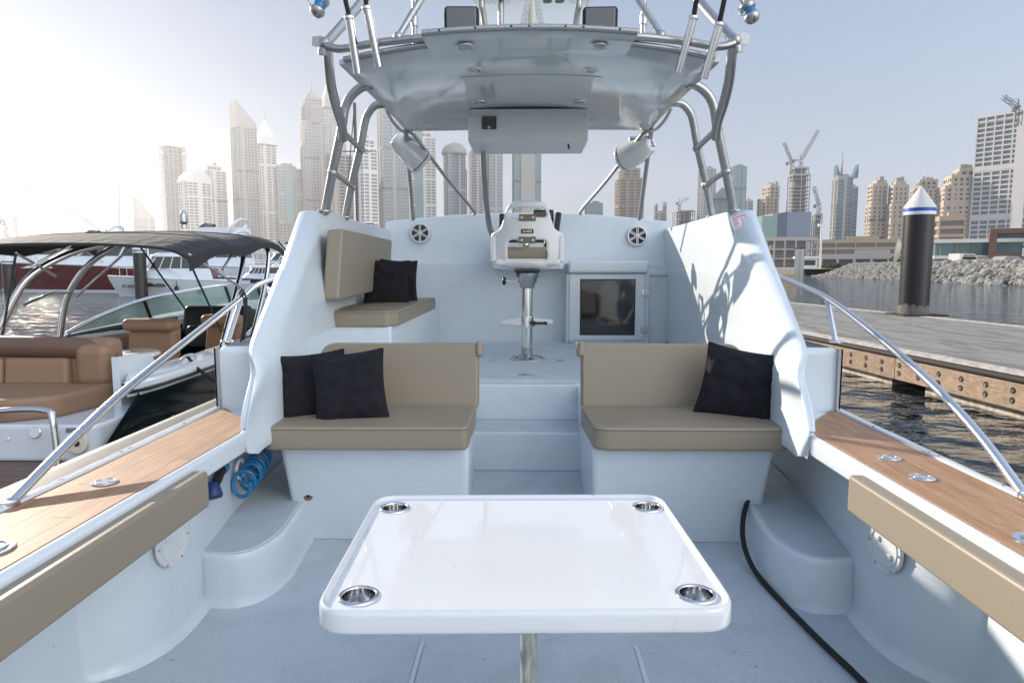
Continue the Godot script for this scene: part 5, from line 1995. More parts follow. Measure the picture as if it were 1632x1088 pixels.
	rbox(st, G.call(-3.35, 0.62, -7.45), Vector3(0.75, 0.32, 0.35), 0.06, 2, Basis(Vector3.RIGHT, -0.3))
	rbox(st, G.call(-3.3, 0.50, -7.2), Vector3(0.60, 0.22, 0.2), 0.05, 2)
	obj("dashboard", st, M.black, t)
	st = ST()
	rbox(st, G.call(-3.58, 0.60, -8.9), Vector3(1.3, 0.05, 1.6), 0.02, 1)
	obj("bow_deck", st, M.white, t)
	# wrap windscreen
	var top := [G.call(-4.46, 0.58, -6.5), G.call(-4.42, 0.72, -7.0), G.call(-4.30, 0.86, -7.6), G.call(-4.05, 0.95, -8.15), G.call(-3.75, 1.0, -8.45), G.call(-3.35, 1.0, -8.45), G.call(-3.05, 0.95, -8.15), G.call(-2.82, 0.86, -7.6), G.call(-2.72, 0.70, -7.0), G.call(-2.70, 0.56, -6.5)]
	var low := []
	for p in top:
		var q: Vector3 = p - off
		var u := (q.y - 0.56) / 0.44
		low.append(G.call(lerpf(q.x, -3.58, -0.05 * u), 0.53 + 0.09 * u, q.z - 0.28 * u))
	var ct := cm(top, 5)
	var cl := cm(low, 5)
	st = ST()
	tube(st, top, 0.02, 10, 5)
	var ws := obj("windscreen_frame", st, M.rail, t)
	st = ST()
	tube(st, low, 0.034, 8, 5)
	obj("lower_frame", st, M.black, ws)
	for k in [10, 20, 25, 35]:
		st = ST()
		tube(st, [ct[k], cl[k]], 0.02, 8, 1)
		obj("screen_post", st, M.black, ws)
	var spans := [[0, 10], [10, 20], [20, 25], [25, 35], [35, 45]]
	for s in spans:
		st = ST()
		var ra := PackedVector3Array()
		var rb := PackedVector3Array()
		for k in range(s[0], s[1] + 1):
			ra.append(ct[k])
			rb.append(cl[k])
		grid(st, [ra, rb])
		obj("windscreen_glass", st, M.green_glass, ws)
	# bimini: canopy with drooping hems, bows and stays
	st = ST()
	rows = []
	var under := []
	for i in 13:
		var u := i / 12.0
		var row := PackedVector3Array()
		for k in 21:
			var v := -1.0 + k / 10.0
			var x := -3.62 + v * 1.02
			var z := lerpf(-5.25, -7.35, u)
			var y := lerpf(1.36, 1.52, pow(u, 0.8)) + 0.06 * (1 - pow(absf(v), 2.5)) - 0.055 * smoothstep(0.85, 1.0, absf(v)) + 0.03 * sin(u * PI) - 0.05 * smoothstep(0.93, 1.0, u) - 0.02 * cos(u * TAU * 2) * 0.5
			row.append(G.call(x, y, z))
		rows.append(row)
	grid(st, rows)
	var cn := obj("bimini_canopy", st, M.canvas, t)
	st = ST()
	for k in [0, 20]:
		var a := PackedVector3Array()
		var b := PackedVector3Array()
		for i in 13:
			var p: Vector3 = rows[i][k]
			a.append(p)
			b.append(p + Vector3(0.0, -0.06 - 0.03 * (1.0 - i / 12.0) - 0.02 * cos(i / 12.0 * TAU * 2.0), 0))
		grid(st, [a, b])
	grid(st, [rows[0], PackedVector3Array(Array(rows[0]).map(func(p): return p + Vector3(0, -0.022, 0)))])
	obj("canopy_hem", st, M.canvas, cn)
	for k in [4, 8]:
		st = ST()
		var pts := []
		for q in rows[k]:
			pts.append(q + Vector3(0, 0.002, 0))
		tube(st, pts, 0.005, 6, 1)
		obj("canopy_seam", st, M.canvas, cn)
	for s in [[[-4.28, 0.72, -5.45], [-4.1, 1.12, -5.55], [-3.85, 1.34, -5.75], [-3.6, 1.44, -6.0]], [[-4.42, 0.53, -6.35], [-4.28, 0.95, -6.3], [-4.0, 1.27, -6.25], [-3.62, 1.46, -6.2]]]:
		st = ST()
		tube(st, s.map(func(q): return G.call(q[0], q[1], q[2])), 0.027, 12, 6)
		obj("tower_bow", st, M.steel, t)
	for s in [[[-2.62, 0.52, -5.78], [-2.66, 0.95, -6.2], [-2.72, 1.28, -6.55], [-2.80, 1.42, -6.7]], [[-2.60, 0.55, -6.4], [-2.62, 1.0, -6.8], [-2.64, 1.36, -7.0], [-2.72, 1.46, -7.0]]]:
		st = ST()
		tube(st, s.map(func(q): return G.call(q[0], q[1], q[2])), 0.025, 12, 6)
		obj("tower_bow", st, M.steel, t)
	st = ST()
	tube(st, [G.call(-4.25, 0.90, -5.7), G.call(-4.2, 0.99, -6.0), G.call(-4.25, 0.99, -6.3)], 0.016, 8, 4)
	obj("bow_brace", st, M.steel, t)
	for s in [[[-3.5, 1.43, -6.1], [-4.2, 0.95, -6.3]], [[-2.62, 1.32, -5.3], [-2.64, 1.03, -6.3]], [[-3.95, 1.33, -5.25], [-4.0, 1.15, -5.75]], [[-2.63, 1.40, -6.2], [-2.63, 1.2, -5.9]], [[-3.75, 1.40, -5.6], [-4.0, 1.22, -5.45]]]:
		st = ST()
		tube(st, [G.call(s[0][0], s[0][1], s[0][2]), G.call(s[1][0], s[1][1], s[1][2])], 0.011, 8, 1)
		obj("bimini_stay", st, M.steel, t)
	for s in [[[-3.42, 1.43, -6.0], [-3.55, 0.74, -7.1]], [[-2.63, 1.31, -5.28], [-2.72, 0.55, -6.1]], [[-3.95, 1.33, -5.25], [-3.98, 0.45, -5.0]], [[-2.66, 1.5, -7.35], [-2.5, 1.2, -7.6]]]:
		st = ST()
		var a: Vector3 = G.call(s[0][0], s[0][1], s[0][2])
		var b: Vector3 = G.call(s[1][0], s[1][1], s[1][2])
		tube(st, [a, b], 0.009, 6, 1)
		obj("strap", st, M.rubber, t)
	st = ST()
	lathe(st, [Vector2(0.03, 0.0), Vector2(0.03, 0.02), Vector2(0.02, 0.03), Vector2(0.032, 0.04), Vector2(0.036, 0.06), Vector2(0.036, 0.12), Vector2(0.03, 0.13), Vector2(0.02, 0.16), Vector2(0.0, 0.165)], 18, Transform3D(Basis.IDENTITY, G.call(-3.3, 1.60, -6.6)))
	obj("mast_light", st, M.dull_steel, cn)
	# cleat and line
	st = ST()
	tube(st, [G.call(-2.62, 0.525, -5.05), G.call(-2.62, 0.54, -5.12), G.call(-2.62, 0.54, -5.25), G.call(-2.62, 0.525, -5.32)], 0.013, 8, 4)
	obj("cleat", st, M.steel, t)
	st = ST()
	tube(st, [G.call(-2.61, 0.53, -5.18), G.call(-2.45, 0.44, -5.05), G.call(-2.1, 0.28, -4.9), G.call(-1.75, 0.3, -4.6)], 0.012, 8, 5)
	obj("mooring_rope", st, M.rubber, t)
	for k in 4:
		st = ST()
		disc(st, G.call(-2.60, 0.505 + 0.004 * k, -4.62 - k * 0.33), Vector3(0.3, 1, 0), 0.008, 0.004, 8)
		obj("cap_screw", st, M.dull_steel, t)
	for y in [0.12, -0.02]:
		st = ST()
		disc(st, G.call(-2.53, y, -4.72 - y), Vector3(1, -0.1, 0.05), 0.024, 0.008, 16)
		obj("hull_outlet", st, M.steel, t)

# ---------------------------------------------------------------- boats across the water
# local axes: bow towards -z, y = 0 at the waterline
func cruiser(label: String, at: Vector3, turn: float, L: float, B: float, o := {}) -> Node3D:
	var t := thing("motor_boat", label, "boat", at, turn, "boats moored across the water")
	var fb: float = o.get("free", 0.11) * L
	var st := ST()
	var rows := []
	var n := 12
	var sheer := []
	for i in n + 1:
		var u := float(i) / n
		var hb := B / 2 * minf(1.0, pow(u / 0.5, 0.6)) if u < 0.5 else B / 2 * (1.0 - 0.08 * (u - 0.5))
		hb = maxf(hb, 0.02)
		var z := -L / 2 + L * u
		var y := fb * (1.22 - 0.30 * u)
		sheer.append([hb, y, z])
		var row := PackedVector3Array()
		var rk := (1 - u) * (1 - u) * 0.10 * L
		for q in [[1.0, y, 0.0], [0.98, y * 0.86, 0.04], [0.92 - 0.25 * (1 - u), y * 0.35, 0.45], [0.84 - 0.35 * (1 - u), 0.0, 0.8], [0.5, -0.35, 0.95], [0.0, -0.5, 1.0]]:
			row.append(Vector3(hb * q[0], q[1], z + rk * q[2]))
		for k in range(4, -1, -1):
			var p: Vector3 = row[k]
			row.append(Vector3(-p.x, p.y, p.z))
		rows.append(row)
	grid(st, rows)
	cap(st, rows[-1], Vector3.BACK)
	var hull := obj("hull", st, o.get("hull", M.white), t)
	# boot stripe and sheer moulding
	st = ST()
	for s in [-1.0, 1.0]:
		var a := PackedVector3Array()
		var b := PackedVector3Array()
		for i in n + 1:
			var p: Vector3 = rows[i][3]
			var q: Vector3 = rows[i][2]
			a.append(Vector3(s * (p.x + 0.012), -0.03, p.z))
			var m := p.lerp(q, 0.28)
			b.append(Vector3(s * (m.x + 0.014), m.y, m.z))
		grid(st, [a, b])
	obj("boot_stripe", st, o.get("boot", M.antifoul), hull)
	st = ST()
	for s in [-1.0, 1.0]:
		var pts := []
		for q in sheer:
			pts.append(Vector3(s * q[0], q[1], q[2]))
		tube(st, pts, 0.035 * L / 8.0, 6, 1)
	obj("sheer_moulding", st, M.white, hull)
	st = ST()
	var dk := []
	for q in sheer:
		dk.append(PackedVector3Array([Vector3(-q[0], q[1], q[2]), Vector3(-q[0] * 0.6, q[1] + 0.05, q[2]), Vector3(q[0] * 0.6, q[1] + 0.05, q[2]), Vector3(q[0], q[1], q[2])]))
	grid(st, dk)
	obj("deck", st, M.white, t)
	# deckhouse: raked front, glazed band, roof
	var y0 := fb * 1.0
	var hh: float = o.get("house", 0.19) * L
	var zf: float = -L / 2 + L * o.get("from", 0.30)
	var za: float = -L / 2 + L * o.get("to", 0.78)
	var w: float = B * 0.80
	var rake: float = o.get("rake", 0.9) * hh
	var plan := func(f: float, grow: float) -> Array:
		var z1: float = zf + rake * f - grow
		var z2: float = za - 0.15 * hh * f + grow
		var x := w / 2 * (1.0 - 0.12 * f) + grow
		return [Vector2(-x * 0.55, z1), Vector2(x * 0.55, z1), Vector2(x, z1 + 0.22 * w), Vector2(x, z2), Vector2(-x, z2), Vector2(-x, z1 + 0.22 * w)]
	st = ST()
	stack(st, [[y0 - 0.1, plan.call(-0.3, 0)], [y0 + hh * 0.42, plan.call(0.42, 0.0)]], true)
	var house := obj("deckhouse", st, M.white, t)
	st = ST()
	stack(st, [[y0 + hh * 0.42, plan.call(0.42, -0.02)], [y0 + hh * 0.86, plan.call(0.86, -0.02)]], true)
	obj("window_band", st, M.dark_glass, house)
	for f in [0.0, 0.22, 0.45, 0.68, 1.0]:
		for s in [-1.0, 1.0]:
			st = ST()
			var p0 = plan.call(0.42, 0.0)
			var p1 = plan.call(0.86, 0.0)
			var a := Vector3(s * p0[2].x, y0 + hh * 0.42, lerpf(p0[2].y, p0[3].y, f))
			var b := Vector3(s * p1[2].x, y0 + hh * 0.86, lerpf(p1[2].y, p1[3].y, f))
			tube(st, [a, b], 0.035 * L / 8.0, 6, 1)
			obj("window_pillar", st, M.white, house)
	st = ST()
	stack(st, [[y0 + hh * 0.85, plan.call(0.84, 0.08)], [y0 + hh * 0.92, plan.call(0.92, 0.10)], [y0 + hh * 1.0, plan.call(1.05, -0.1)]], false)
	obj("roof", st, M.white, house)
	if o.get("fly", false):
		var y1 := y0 + hh
		st = ST()
		stack(st, [[y1 - 0.02, rect(-w * 0.40, w * 0.40, zf + rake * 1.25, za)], [y1 + hh * 0.36, rect(-w * 0.38, w * 0.38, zf + rake * 1.65, za - 0.2)]], true)
		var fl := obj("flybridge", st, M.white, t)
		st = ST()
		stack(st, [[y1 + hh * 0.36, rect(-w * 0.37, w * 0.37, zf + rake * 1.66, zf + rake * 1.9)], [y1 + hh * 0.52, rect(-w * 0.35, w * 0.35, zf + rake * 1.95, zf + rake * 1.98)]], true)
		obj("fly_windscreen", st, M.dark_glass, fl)
	if o.get("arch", false):
		var ya := y0 + hh * (1.0 if not o.get("fly", false) else 1.3)
		st = ST()
		tube(st, [Vector3(-w * 0.46, ya - hh * 0.4, za - 0.1 * L), Vector3(-w * 0.40, ya + hh * 0.3, za - 0.02 * L), Vector3(w * 0.40, ya + hh * 0.3, za - 0.02 * L), Vector3(w * 0.46, ya - hh * 0.4, za - 0.1 * L)], 0.09 * L / 10, 8, 4)
		var ar := obj("radar_arch", st, M.white, t)
		st = ST()
		lathe(st, [Vector2(0.0, 0), Vector2(0.3, 0.0), Vector2(0.34, 0.08), Vector2(0.3, 0.2), Vector2(0.0, 0.26)], 18, Transform3D(Basis.IDENTITY, Vector3(0, ya + hh * 0.36, za - 0.02 * L)))
		obj("radar_dome", st, M.white, ar)
		st = ST()
		tube(st, [Vector3(w * 0.2, ya + hh * 0.3, za - 0.02 * L), Vector3(w * 0.2, ya + hh * 0.3 + 0.16 * L, za)], 0.018, 6, 1)
		obj("aerial", st, M.white, ar)
	# pulpit rail
	st = ST()
	for s in [-1.0, 1.0]:
		var pts := []
		for i in range(0, 8):
			pts.append(Vector3(s * maxf(sheer[i][0] - 0.05, 0.0), sheer[i][1] + 0.065 * L * (1.0 if i < 7 else 0.2), sheer[i][2] + 0.03 * L))
		tube(st, pts, 0.022 * L / 8, 6, 2)
		for i in [1, 3, 5]:
			tube(st, [pts[i], Vector3(pts[i].x, sheer[i][1], pts[i].z)], 0.016 * L / 8, 6, 1)
	obj("bow_rail", st, M.rail, t)
	for i in o.get("ports", 3):
		for s in [-1.0, 1.0]:
			var q = sheer[4 + i]
			st = ST()
			rbox(st, Vector3(s * q[0] * 0.975, q[1] * 0.64, q[2] + 0.3), Vector3(0.05, 0.022 * L, 0.075 * L), 0.02, 2)
			obj("hull_port", st, M.dark_glass, hull)
	for i in o.get("fenders", 2):
		st = ST()
		var q = sheer[7 + i * 2]
		lathe(st, [Vector2(0.0, -0.4), Vector2(0.1, -0.34), Vector2(0.12, -0.1), Vector2(0.08, 0.05), Vector2(0.02, 0.1), Vector2(0.012, 0.4)], 10, Transform3D(Basis.IDENTITY, Vector3(-q[0] - 0.06 if o.get("fside", 1) < 0 else q[0] + 0.06, q[1] - 0.45, q[2])))
		obj("fender", st, M.rubber, t)
	return t

func make_far_boats() -> void:
	var lt := deg_to_rad(90)
	var c := cruiser("white cabin cruiser marked DT 3042 moored in front of a dark pile", Vector3(-20.4, -0.45, -39.5), lt + 0.05, 7.7, 2.6, {"free": 0.125, "house": 0.20, "from": 0.26, "to": 0.72, "rake": 0.6, "ports": 2, "fenders": 2, "fside": -1, "boot": M.white})
	var tx := obj("registration_lettering", text_mesh("DT 3042", 0.24, 0.01), M.black, c)
	tx.position = Vector3(-0.745, 0.60, -2.35)
	tx.rotation = Vector3(0.0, deg_to_rad(-90) - 0.31, 0.0)
	tx.rotation_order = EULER_ORDER_YXZ
	cruiser("white motor yacht with dark red hull behind the small white cruiser", Vector3(-29.5, -0.45, -46.5), lt + 0.05, 15.0, 4.3, {"hull": M.maroon, "free": 0.115, "house": 0.11, "from": 0.26, "to": 0.80, "rake": 1.9, "boot": M.white, "ports": 0, "fenders": 0})
	cruiser("large white yacht with a long low cabin at the far left edge", Vector3(-42.5, -0.45, -55.0), lt - 0.1, 16.0, 4.6, {"free": 0.12, "house": 0.11, "from": 0.25, "to": 0.8, "rake": 1.9})
	cruiser("white sport yacht with swept windows half hidden behind the cruiser", Vector3(-31.0, -0.45, -64.0), lt, 16.0, 4.6, {"free": 0.11, "house": 0.12, "from": 0.24, "to": 0.8, "rake": 1.7, "fly": true, "arch": true})
	cruiser("white open speedboat just right of the small white cruiser", Vector3(-18.6, -0.45, -54.0), lt + 0.7, 8.0, 2.6, {"house": 0.11, "from": 0.36, "to": 0.7, "rake": 1.2, "arch": true, "fenders": 1})
	cruiser("dark blue hulled boat moored near the red hulled boat", Vector3(-19.5, -0.45, -50.0), lt - 0.15, 7.5, 2.5, {"hull": M.navy_plastic, "house": 0.13, "from": 0.34, "to": 0.66, "fenders": 0})
	cruiser("white fishing boat with a tall arch beside the bimini's right end", Vector3(-22.8, -0.45, -66.0), lt + 0.5, 10.0, 3.2, {"house": 0.18, "fly": true, "arch": true})
	cruiser("small boat with a bright red hull near the wing wall", Vector3(-19.9, -0.45, -55.6), lt + 0.2, 7.0, 2.4, {"hull": M.red, "house": 0.17, "from": 0.36, "to": 0.7, "rake": 0.4, "fenders": 0})
	cruiser("distant white yacht with two decks seen under the bimini canopy", Vector3(-41.0, -0.45, -86.0), lt, 21.0, 5.4, {"house": 0.15, "fly": true, "arch": true})
	cruiser("far white boat moored behind the arch boats on the left", Vector3(-31.0, -0.45, -88.0), lt - 0.2, 14.0, 4.2, {"house": 0.16, "fly": true, "arch": true})
	cruiser("pale cabin boat in the distance at the far left shore", Vector3(-60.0, -0.45, -92.0), lt + 0.1, 18.0, 5.0, {"house": 0.17, "fly": true, "arch": true})
	pile("dark mooring pile standing in front of the small white cruiser", Vector3(-21.6, -0.45, -38.0), 0.33, 2.5, false)
	pile("dark mooring pile at the left edge under the bimini", Vector3(-31.0, -0.45, -40.5), 0.33, 1.9, false)
	pile("short dark pile far off beyond the bimini's right end", Vector3(-33.0, -0.45, -78.0), 0.33, 3.0, false)
	var mt := thing("mast", "slim dark mast with two crossbars behind the left tower pipes", "mast", Vector3(-9.8, -0.45, -40.0))
	var ms := ST()
	tube(ms, [Vector3(0, 0, 0), Vector3(0, 11.0, 0)], 0.09, 8, 1)
	obj("pole", ms, M.b_dark, mt)
	for y in [8.3, 4.2]:
		ms = ST()
		tube(ms, [Vector3(-0.75, y, 0), Vector3(0.95, y, 0)], 0.035, 6, 1)
		obj("crossbar", ms, M.b_dark, mt)
	ms = ST()
	tube(ms, [Vector3(-0.75, 4.2, 0), Vector3(-0.3, 8.3, 0), Vector3(0, 10.9, 0)], 0.03, 6, 1)
	obj("stay", ms, M.b_dark, mt)
	var p := thing("marina_pontoon", "low grey marina pontoon behind the moored boats", "pontoon", Vector3(-34.0, -0.45, -70.5))
	for k in 6:
		var st := ST()
		slab(st, rect(-30 + k * 10.0, -20.1 + k * 10.0, 1.2, -1.2), 0.0, -0.3, 0.5, 0.03)
		obj("float", st, M.concrete_edge, p)

# ---------------------------------------------------------------- the city
# look: body, frame, storey height, band height, bay, pier width, how far the frame stands proud
func look(k: String) -> Array:
	match k:
		"beige": return [M.g_dark, M.b_beige, 3.6, 1.9, 4.2, 2.3, 0.5]
		"tan": return [M.g_dark, M.b_tan, 3.6, 1.9, 4.4, 2.2, 0.5]
		"brown": return [M.g_dark, M.b_brown, 3.5, 1.5, 9.0, 2.4, 0.8]
		"white": return [M.g_grey, M.b_white, 3.7, 1.2, 6.0, 1.0, 0.7]
		"pale": return [M.g_grey, M.b_grey, 3.7, 1.2, 4.0, 1.2, 0.5]
		"grey": return [M.g_dark, M.b_grey, 3.6, 1.1, 7.0, 1.2, 0.6]
		"blue": return [M.g_blue, M.b_grey, 3.8, 0.5, 3.2, 0.35, 0.25]
		"teal": return [M.g_teal, M.g_grey, 4.0, 0.5, 4.5, 0.4, 0.25]
		"build": return [M.b_dark, M.b_grey, 3.6, 0.6, 6.5, 0.9, 1.2]
		"deck": return [M.b_dark, M.b_tan, 4.2, 1.6, 12.0, 0.8, 0.6]
		"frame": return [M.b_dark, M.b_grey, 4.4, 0.8, 6.0, 0.9, 1.6]
	return []

func tower(called: String, label: String, cat: String, at: Vector3, turn: float, w: float, d: float, h: float, kind: String, tiers: Array, crown: Array) -> void:
	var t := thing(called, label, cat, at, turn)
	var k := look(kind)
	var body := ST()
	var slabs := ST()
	var piers := ST()
	var caps := ST()
	for q in tiers:  # x offset, z offset, width, depth, from, to, all as shares
		var tw: float = w * q[2]
		var td: float = d * q[3]
		var y0: float = h * q[4]
		var y1: float = h * q[5]
		var c := Vector3(w * q[0], 0, d * q[1])
		var g: float = 0.0 if kind in ["build", "frame"] else 1.0
		var cw: float = tw - 2 * k[6] if g > 0 else tw * 0.62
		var cd: float = td - 2 * k[6] if g > 0 else td * 0.62
		box(body, c + Vector3(0, (y0 + y1) / 2, 0), Vector3(cw, y1 - y0 - 0.2, cd))
		var n := maxi(1, int((y1 - y0) / k[2]))
		var sh := (y1 - y0) / n
		for i in n + 1:
			if kind == "build" and i > n - 3 and (i + n) % 2 == 0:
				continue
			box(slabs, c + Vector3(0, y0 + i * sh, 0), Vector3(tw - 0.16, k[3], td - 0.16))
		var nb := maxi(1, int(tw / k[4]))
		for i in nb + 1:
			var x: float = -tw / 2 + k[5] / 2 + (tw - k[5]) * i / nb
			for s in [-1.0, 1.0]:
				box(piers, c + Vector3(x, (y0 + y1) / 2, s * (td / 2 - 0.3)), Vector3(k[5], y1 - y0, 0.6))
		var nd := maxi(1, int(td / k[4]))
		for i in range(1, nd):
			var z: float = -td / 2 + k[5] / 2 + (td - k[5]) * i / nd
			for s in [-1.0, 1.0]:
				box(piers, c + Vector3(s * (tw / 2 - 0.3), (y0 + y1) / 2, z), Vector3(0.6, y1 - y0, k[5]))
		box(caps, c + Vector3(0, y1 + 0.9, 0), Vector3(tw * 0.985, 1.8, td * 0.985))
		if g > 0:
			box(caps, c + Vector3(tw * 0.1, y1 + 2.6, 0), Vector3(tw * 0.4, 3.0, td * 0.4))
	# plant floors, blank strips and roof plant, different on each tower
	var r := RandomNumberGenerator.new()
	r.seed = hash(label)
	if h > 70.0 and not kind in ["build", "frame", "deck"]:
		var q0 = tiers[0]
		var pm: Material = M.b_dark if r.randf() < 0.4 else k[1]
		for f in [r.randf_range(0.3, 0.5), r.randf_range(0.68, 0.85)]:
			var plant := ST()
			var y: float = h * q0[5] * f
			box(plant, Vector3(w * q0[0], y, d * q0[1]), Vector3(w * q0[2] + 0.3, 2.6, d * q0[3] + 0.3))
			obj("plant_floor", plant, pm, t)
		var strip := ST()
		var sw := r.randf_range(0.1, 0.2)
		var sxo := r.randf_range(-0.3, 0.3)
		box(strip, Vector3(w * (q0[0] + sxo * q0[2]), h * (q0[4] + q0[5]) / 2, d * q0[1]), Vector3(w * sw, h * (q0[5] - q0[4]) + 1.0, d * q0[3] + 0.7))
		box(strip, Vector3(w * q0[0], h * (q0[4] + q0[5]) / 2, d * (q0[1] + sxo * 0.8)), Vector3(w * q0[2] + 0.7, h * (q0[5] - q0[4]) + 0.8, d * sw))
		obj("blank_wall", strip, k[1], t)
		for i in 3:
			var roof := ST()
			var qq = tiers[-1]
			box(roof, Vector3(w * (qq[0] + r.randf_range(-0.3, 0.3) * qq[2]), h * qq[5] + 2.5, d * (qq[1] + r.randf_range(-0.3, 0.3) * qq[3])), Vector3(r.randf_range(2, 6), r.randf_range(3, 7), r.randf_range(2, 6)))
			obj("roof_plant", roof, M.b_grey, t)
	obj("body", body, k[0], t)
	stuff(obj("floor_bands", slabs, k[1], t))
	stuff(obj("piers", piers, k[1], t))
	obj("parapet", caps, k[1], t)
	for e in crown:
		var st := ST()
		var p := Vector3(w * e[1], h * e[2], d * e[3])
		match e[0]:
			"spire":
				lathe(st, [Vector2(e[4], 0), Vector2(e[4] * 0.6, e[5] * 0.4), Vector2(0.1, e[5])], 8, Transform3D(Basis.IDENTITY, p))
				obj("spire", st, M.b_grey, t)
			"cone":
				var rr: float = e[4] * 1.414
				var sq := func(f: float) -> Array: return rect(p.x - rr * f, p.x + rr * f, p.z - rr * f, p.z + rr * f)
				stack(st, [[p.y, sq.call(0.68)], [p.y + e[5] * 0.3, sq.call(0.55)], [p.y + e[5] * 0.32, sq.call(0.48)], [p.y + e[5] * 0.62, sq.call(0.26)], [p.y + e[5], sq.call(0.015)]], true)
				obj("pointed_roof", st, k[1], t)
			"dome":
				var pr := []
				for i in 9:
					pr.append(Vector2(e[4] * cos(i * PI / 16), e[5] * sin(i * PI / 16)))
				lathe(st, pr, 20, Transform3D(Basis.IDENTITY, p))
				obj("dome", st, k[1], t)
			"drum":
				for i in 8:
					lathe(st, [Vector2(e[4] * (1.06 if i % 2 == 0 else 0.98), 0), Vector2(e[4] * (1.06 if i % 2 == 0 else 0.98), e[5] / 8)], 20, Transform3D(Basis.IDENTITY, p + Vector3(0, e[5] / 8 * i, 0)))
				stuff(obj("drum", st, k[1], t))
			"slant":
				# wedge over the whole top: high on one side
				var a: float = w / 2 - 0.4
				var b: float = d / 2 - 0.4
				plate(st, [Vector2(-a, 0), Vector2(a, 0), Vector2(a, e[5]), Vector2(-a, e[4])], Transform3D(Basis.IDENTITY, p + Vector3(0, 0, -b)), 2 * b)
				obj("slanted_top", st, k[1], t)
			"vault":
				var pl := []
				for i in 13:
					var u := -1.0 + i / 6.0
					pl.append(Vector2(w * 0.53 * u, e[4] * (1 - u * u * 0.85) * (1.0 if u > 0 else 1.0)))
				pl.append(Vector2(w * 0.53, -1.0))
				pl.append(Vector2(-w * 0.53, -1.0))
				plate(st, pl, Transform3D(Basis.IDENTITY, p + Vector3(0, 0, -d * 0.53)), d * 1.06)
				obj("curved_roof", st, k[1], t)
			"strip":
				box(st, p + Vector3(0, e[5] / 2, 0), Vector3(e[4], e[5], 1.6))
				obj("glass_strip", st, M.g_teal if kind != "teal" else M.b_grey, t)
			"fins":
				for s in [-1.0, 1.0]:
					st = ST()
					plate(st, [Vector2(0, 0), Vector2(-s * e[4], 0), Vector2(0, e[5])], Transform3D(Basis.IDENTITY, p + Vector3(s * w / 2, 0, -d * 0.3)), d * 0.6)
					obj("roof_fin", st, k[0], t)
			"wrap":
				box(st, p + Vector3(0, e[5] / 2, 0), Vector3(w * 1.03, e[5], d * 1.03))
				obj("blue_sheeting", st, M.b_blue, t)
			"net":
				box(st, p + Vector3(0, e[5] / 2, 0), Vector3(e[4], e[5], d * 1.02))
				obj("scaffold_netting", st, M.net, t)

func lattice(st: SurfaceTool, a: Vector3, b: Vector3, s: float, n: int) -> void:
	var d := (b - a)
	var x := toward(d)
	for q in [[-1, -1], [1, -1], [1, 1], [-1, 1]]:
		var o: Vector3 = x.x * q[0] * s / 2 + x.z * q[1] * s / 2
		tube(st, [a + o, b + o], s * 0.11, 4, 1)
	for i in n:
		var p := a + d * (float(i) / n)
		var q := a + d * (float(i + 1) / n)
		var sg := 1.0 if i % 2 == 0 else -1.0
		for f in [x.z, -x.z]:
			tube(st, [p + x.x * sg * s / 2 + f * s / 2, q - x.x * sg * s / 2 + f * s / 2], s * 0.08, 4, 1)

func crane(label: String, at: Vector3, h: float, jib: float, up: float, az: float) -> void:
	var t := thing("tower_crane", label, "crane", at, az, "cranes on the building sites")
	var st := ST()
	lattice(st, Vector3.ZERO, Vector3(0, h, 0), 2.6, int(h / 4.5))
	obj("mast", st, M.b_dark, t)
	st = ST()
	box(st, Vector3(0.8, h + 0.6, 0.8), Vector3(1.6, 2.0, 1.8))
	obj("cab", st, M.b_white, t)
	st = ST()
	lattice(st, Vector3(0, h + 1.2, 0), Vector3(jib * cos(up), h + 1.2 + jib * sin(up), 0), 2.2, int(jib / 4.0))
	obj("jib", st, M.b_dark, t)
	st = ST()
	lattice(st, Vector3(0, h + 1.2, 0), Vector3(-jib * 0.24, h + 1.6, 0), 1.4, 3)
	box(st, Vector3(-jib * 0.24, h + 0.6, 0), Vector3(2.2, 3.0, 1.8))
	obj("counter_jib", st, M.b_dark, t)
	st = ST()
	tube(st, [Vector3(0, h + 1.2, 0), Vector3(-1.0, h + 7.0, 0)], 0.35, 5, 1)
	tube(st, [Vector3(-1.0, h + 7.0, 0), Vector3(jib * cos(up) * 0.8, h + 1.2 + jib * sin(up) * 0.8, 0)], 0.12, 4, 1)
	tube(st, [Vector3(-1.0, h + 7.0, 0), Vector3(-jib * 0.22, h + 1.6, 0)], 0.12, 4, 1)
	obj("stay_frame", st, M.b_dark, t)

func rock_mesh(sd: int) -> ArrayMesh:
	var r := RandomNumberGenerator.new()
	r.seed = sd
	# a dozen random planes cut a ball into a quarried block
	var dirs := []
	for i in 13:
		var d := Vector3(r.randf_range(-1, 1), r.randf_range(-1, 1), r.randf_range(-1, 1)).normalized()
		dirs.append([d, r.randf_range(0.60, 0.92)])
	var sz := Vector3(r.randf_range(0.9, 1.35), r.randf_range(0.6, 0.85), r.randf_range(0.75, 1.05))
	var P := func(u: float, v: float) -> Vector3:
		var d := Vector3(sin(v) * cos(u), cos(v), sin(v) * sin(u))
		var m := 1.0
		for q in dirs:
			var c: float = d.dot(q[0])
			if c > 0.05:
				m = minf(m, q[1] / c)
		return d * m * sz
	var st := ST()
	var nu := 9
	var nv := 6
	for i in nv:
		for j in nu:
			var a: Vector3 = P.call(TAU * j / nu, PI * i / nv)
			var b: Vector3 = P.call(TAU * (j + 1) / nu, PI * i / nv)
			var c: Vector3 = P.call(TAU * (j + 1) / nu, PI * (i + 1) / nv)
			var d: Vector3 = P.call(TAU * j / nu, PI * (i + 1) / nv)
			tri(st, a, b, c)
			tri(st, a, c, d)
	st.index()
	return st.commit()

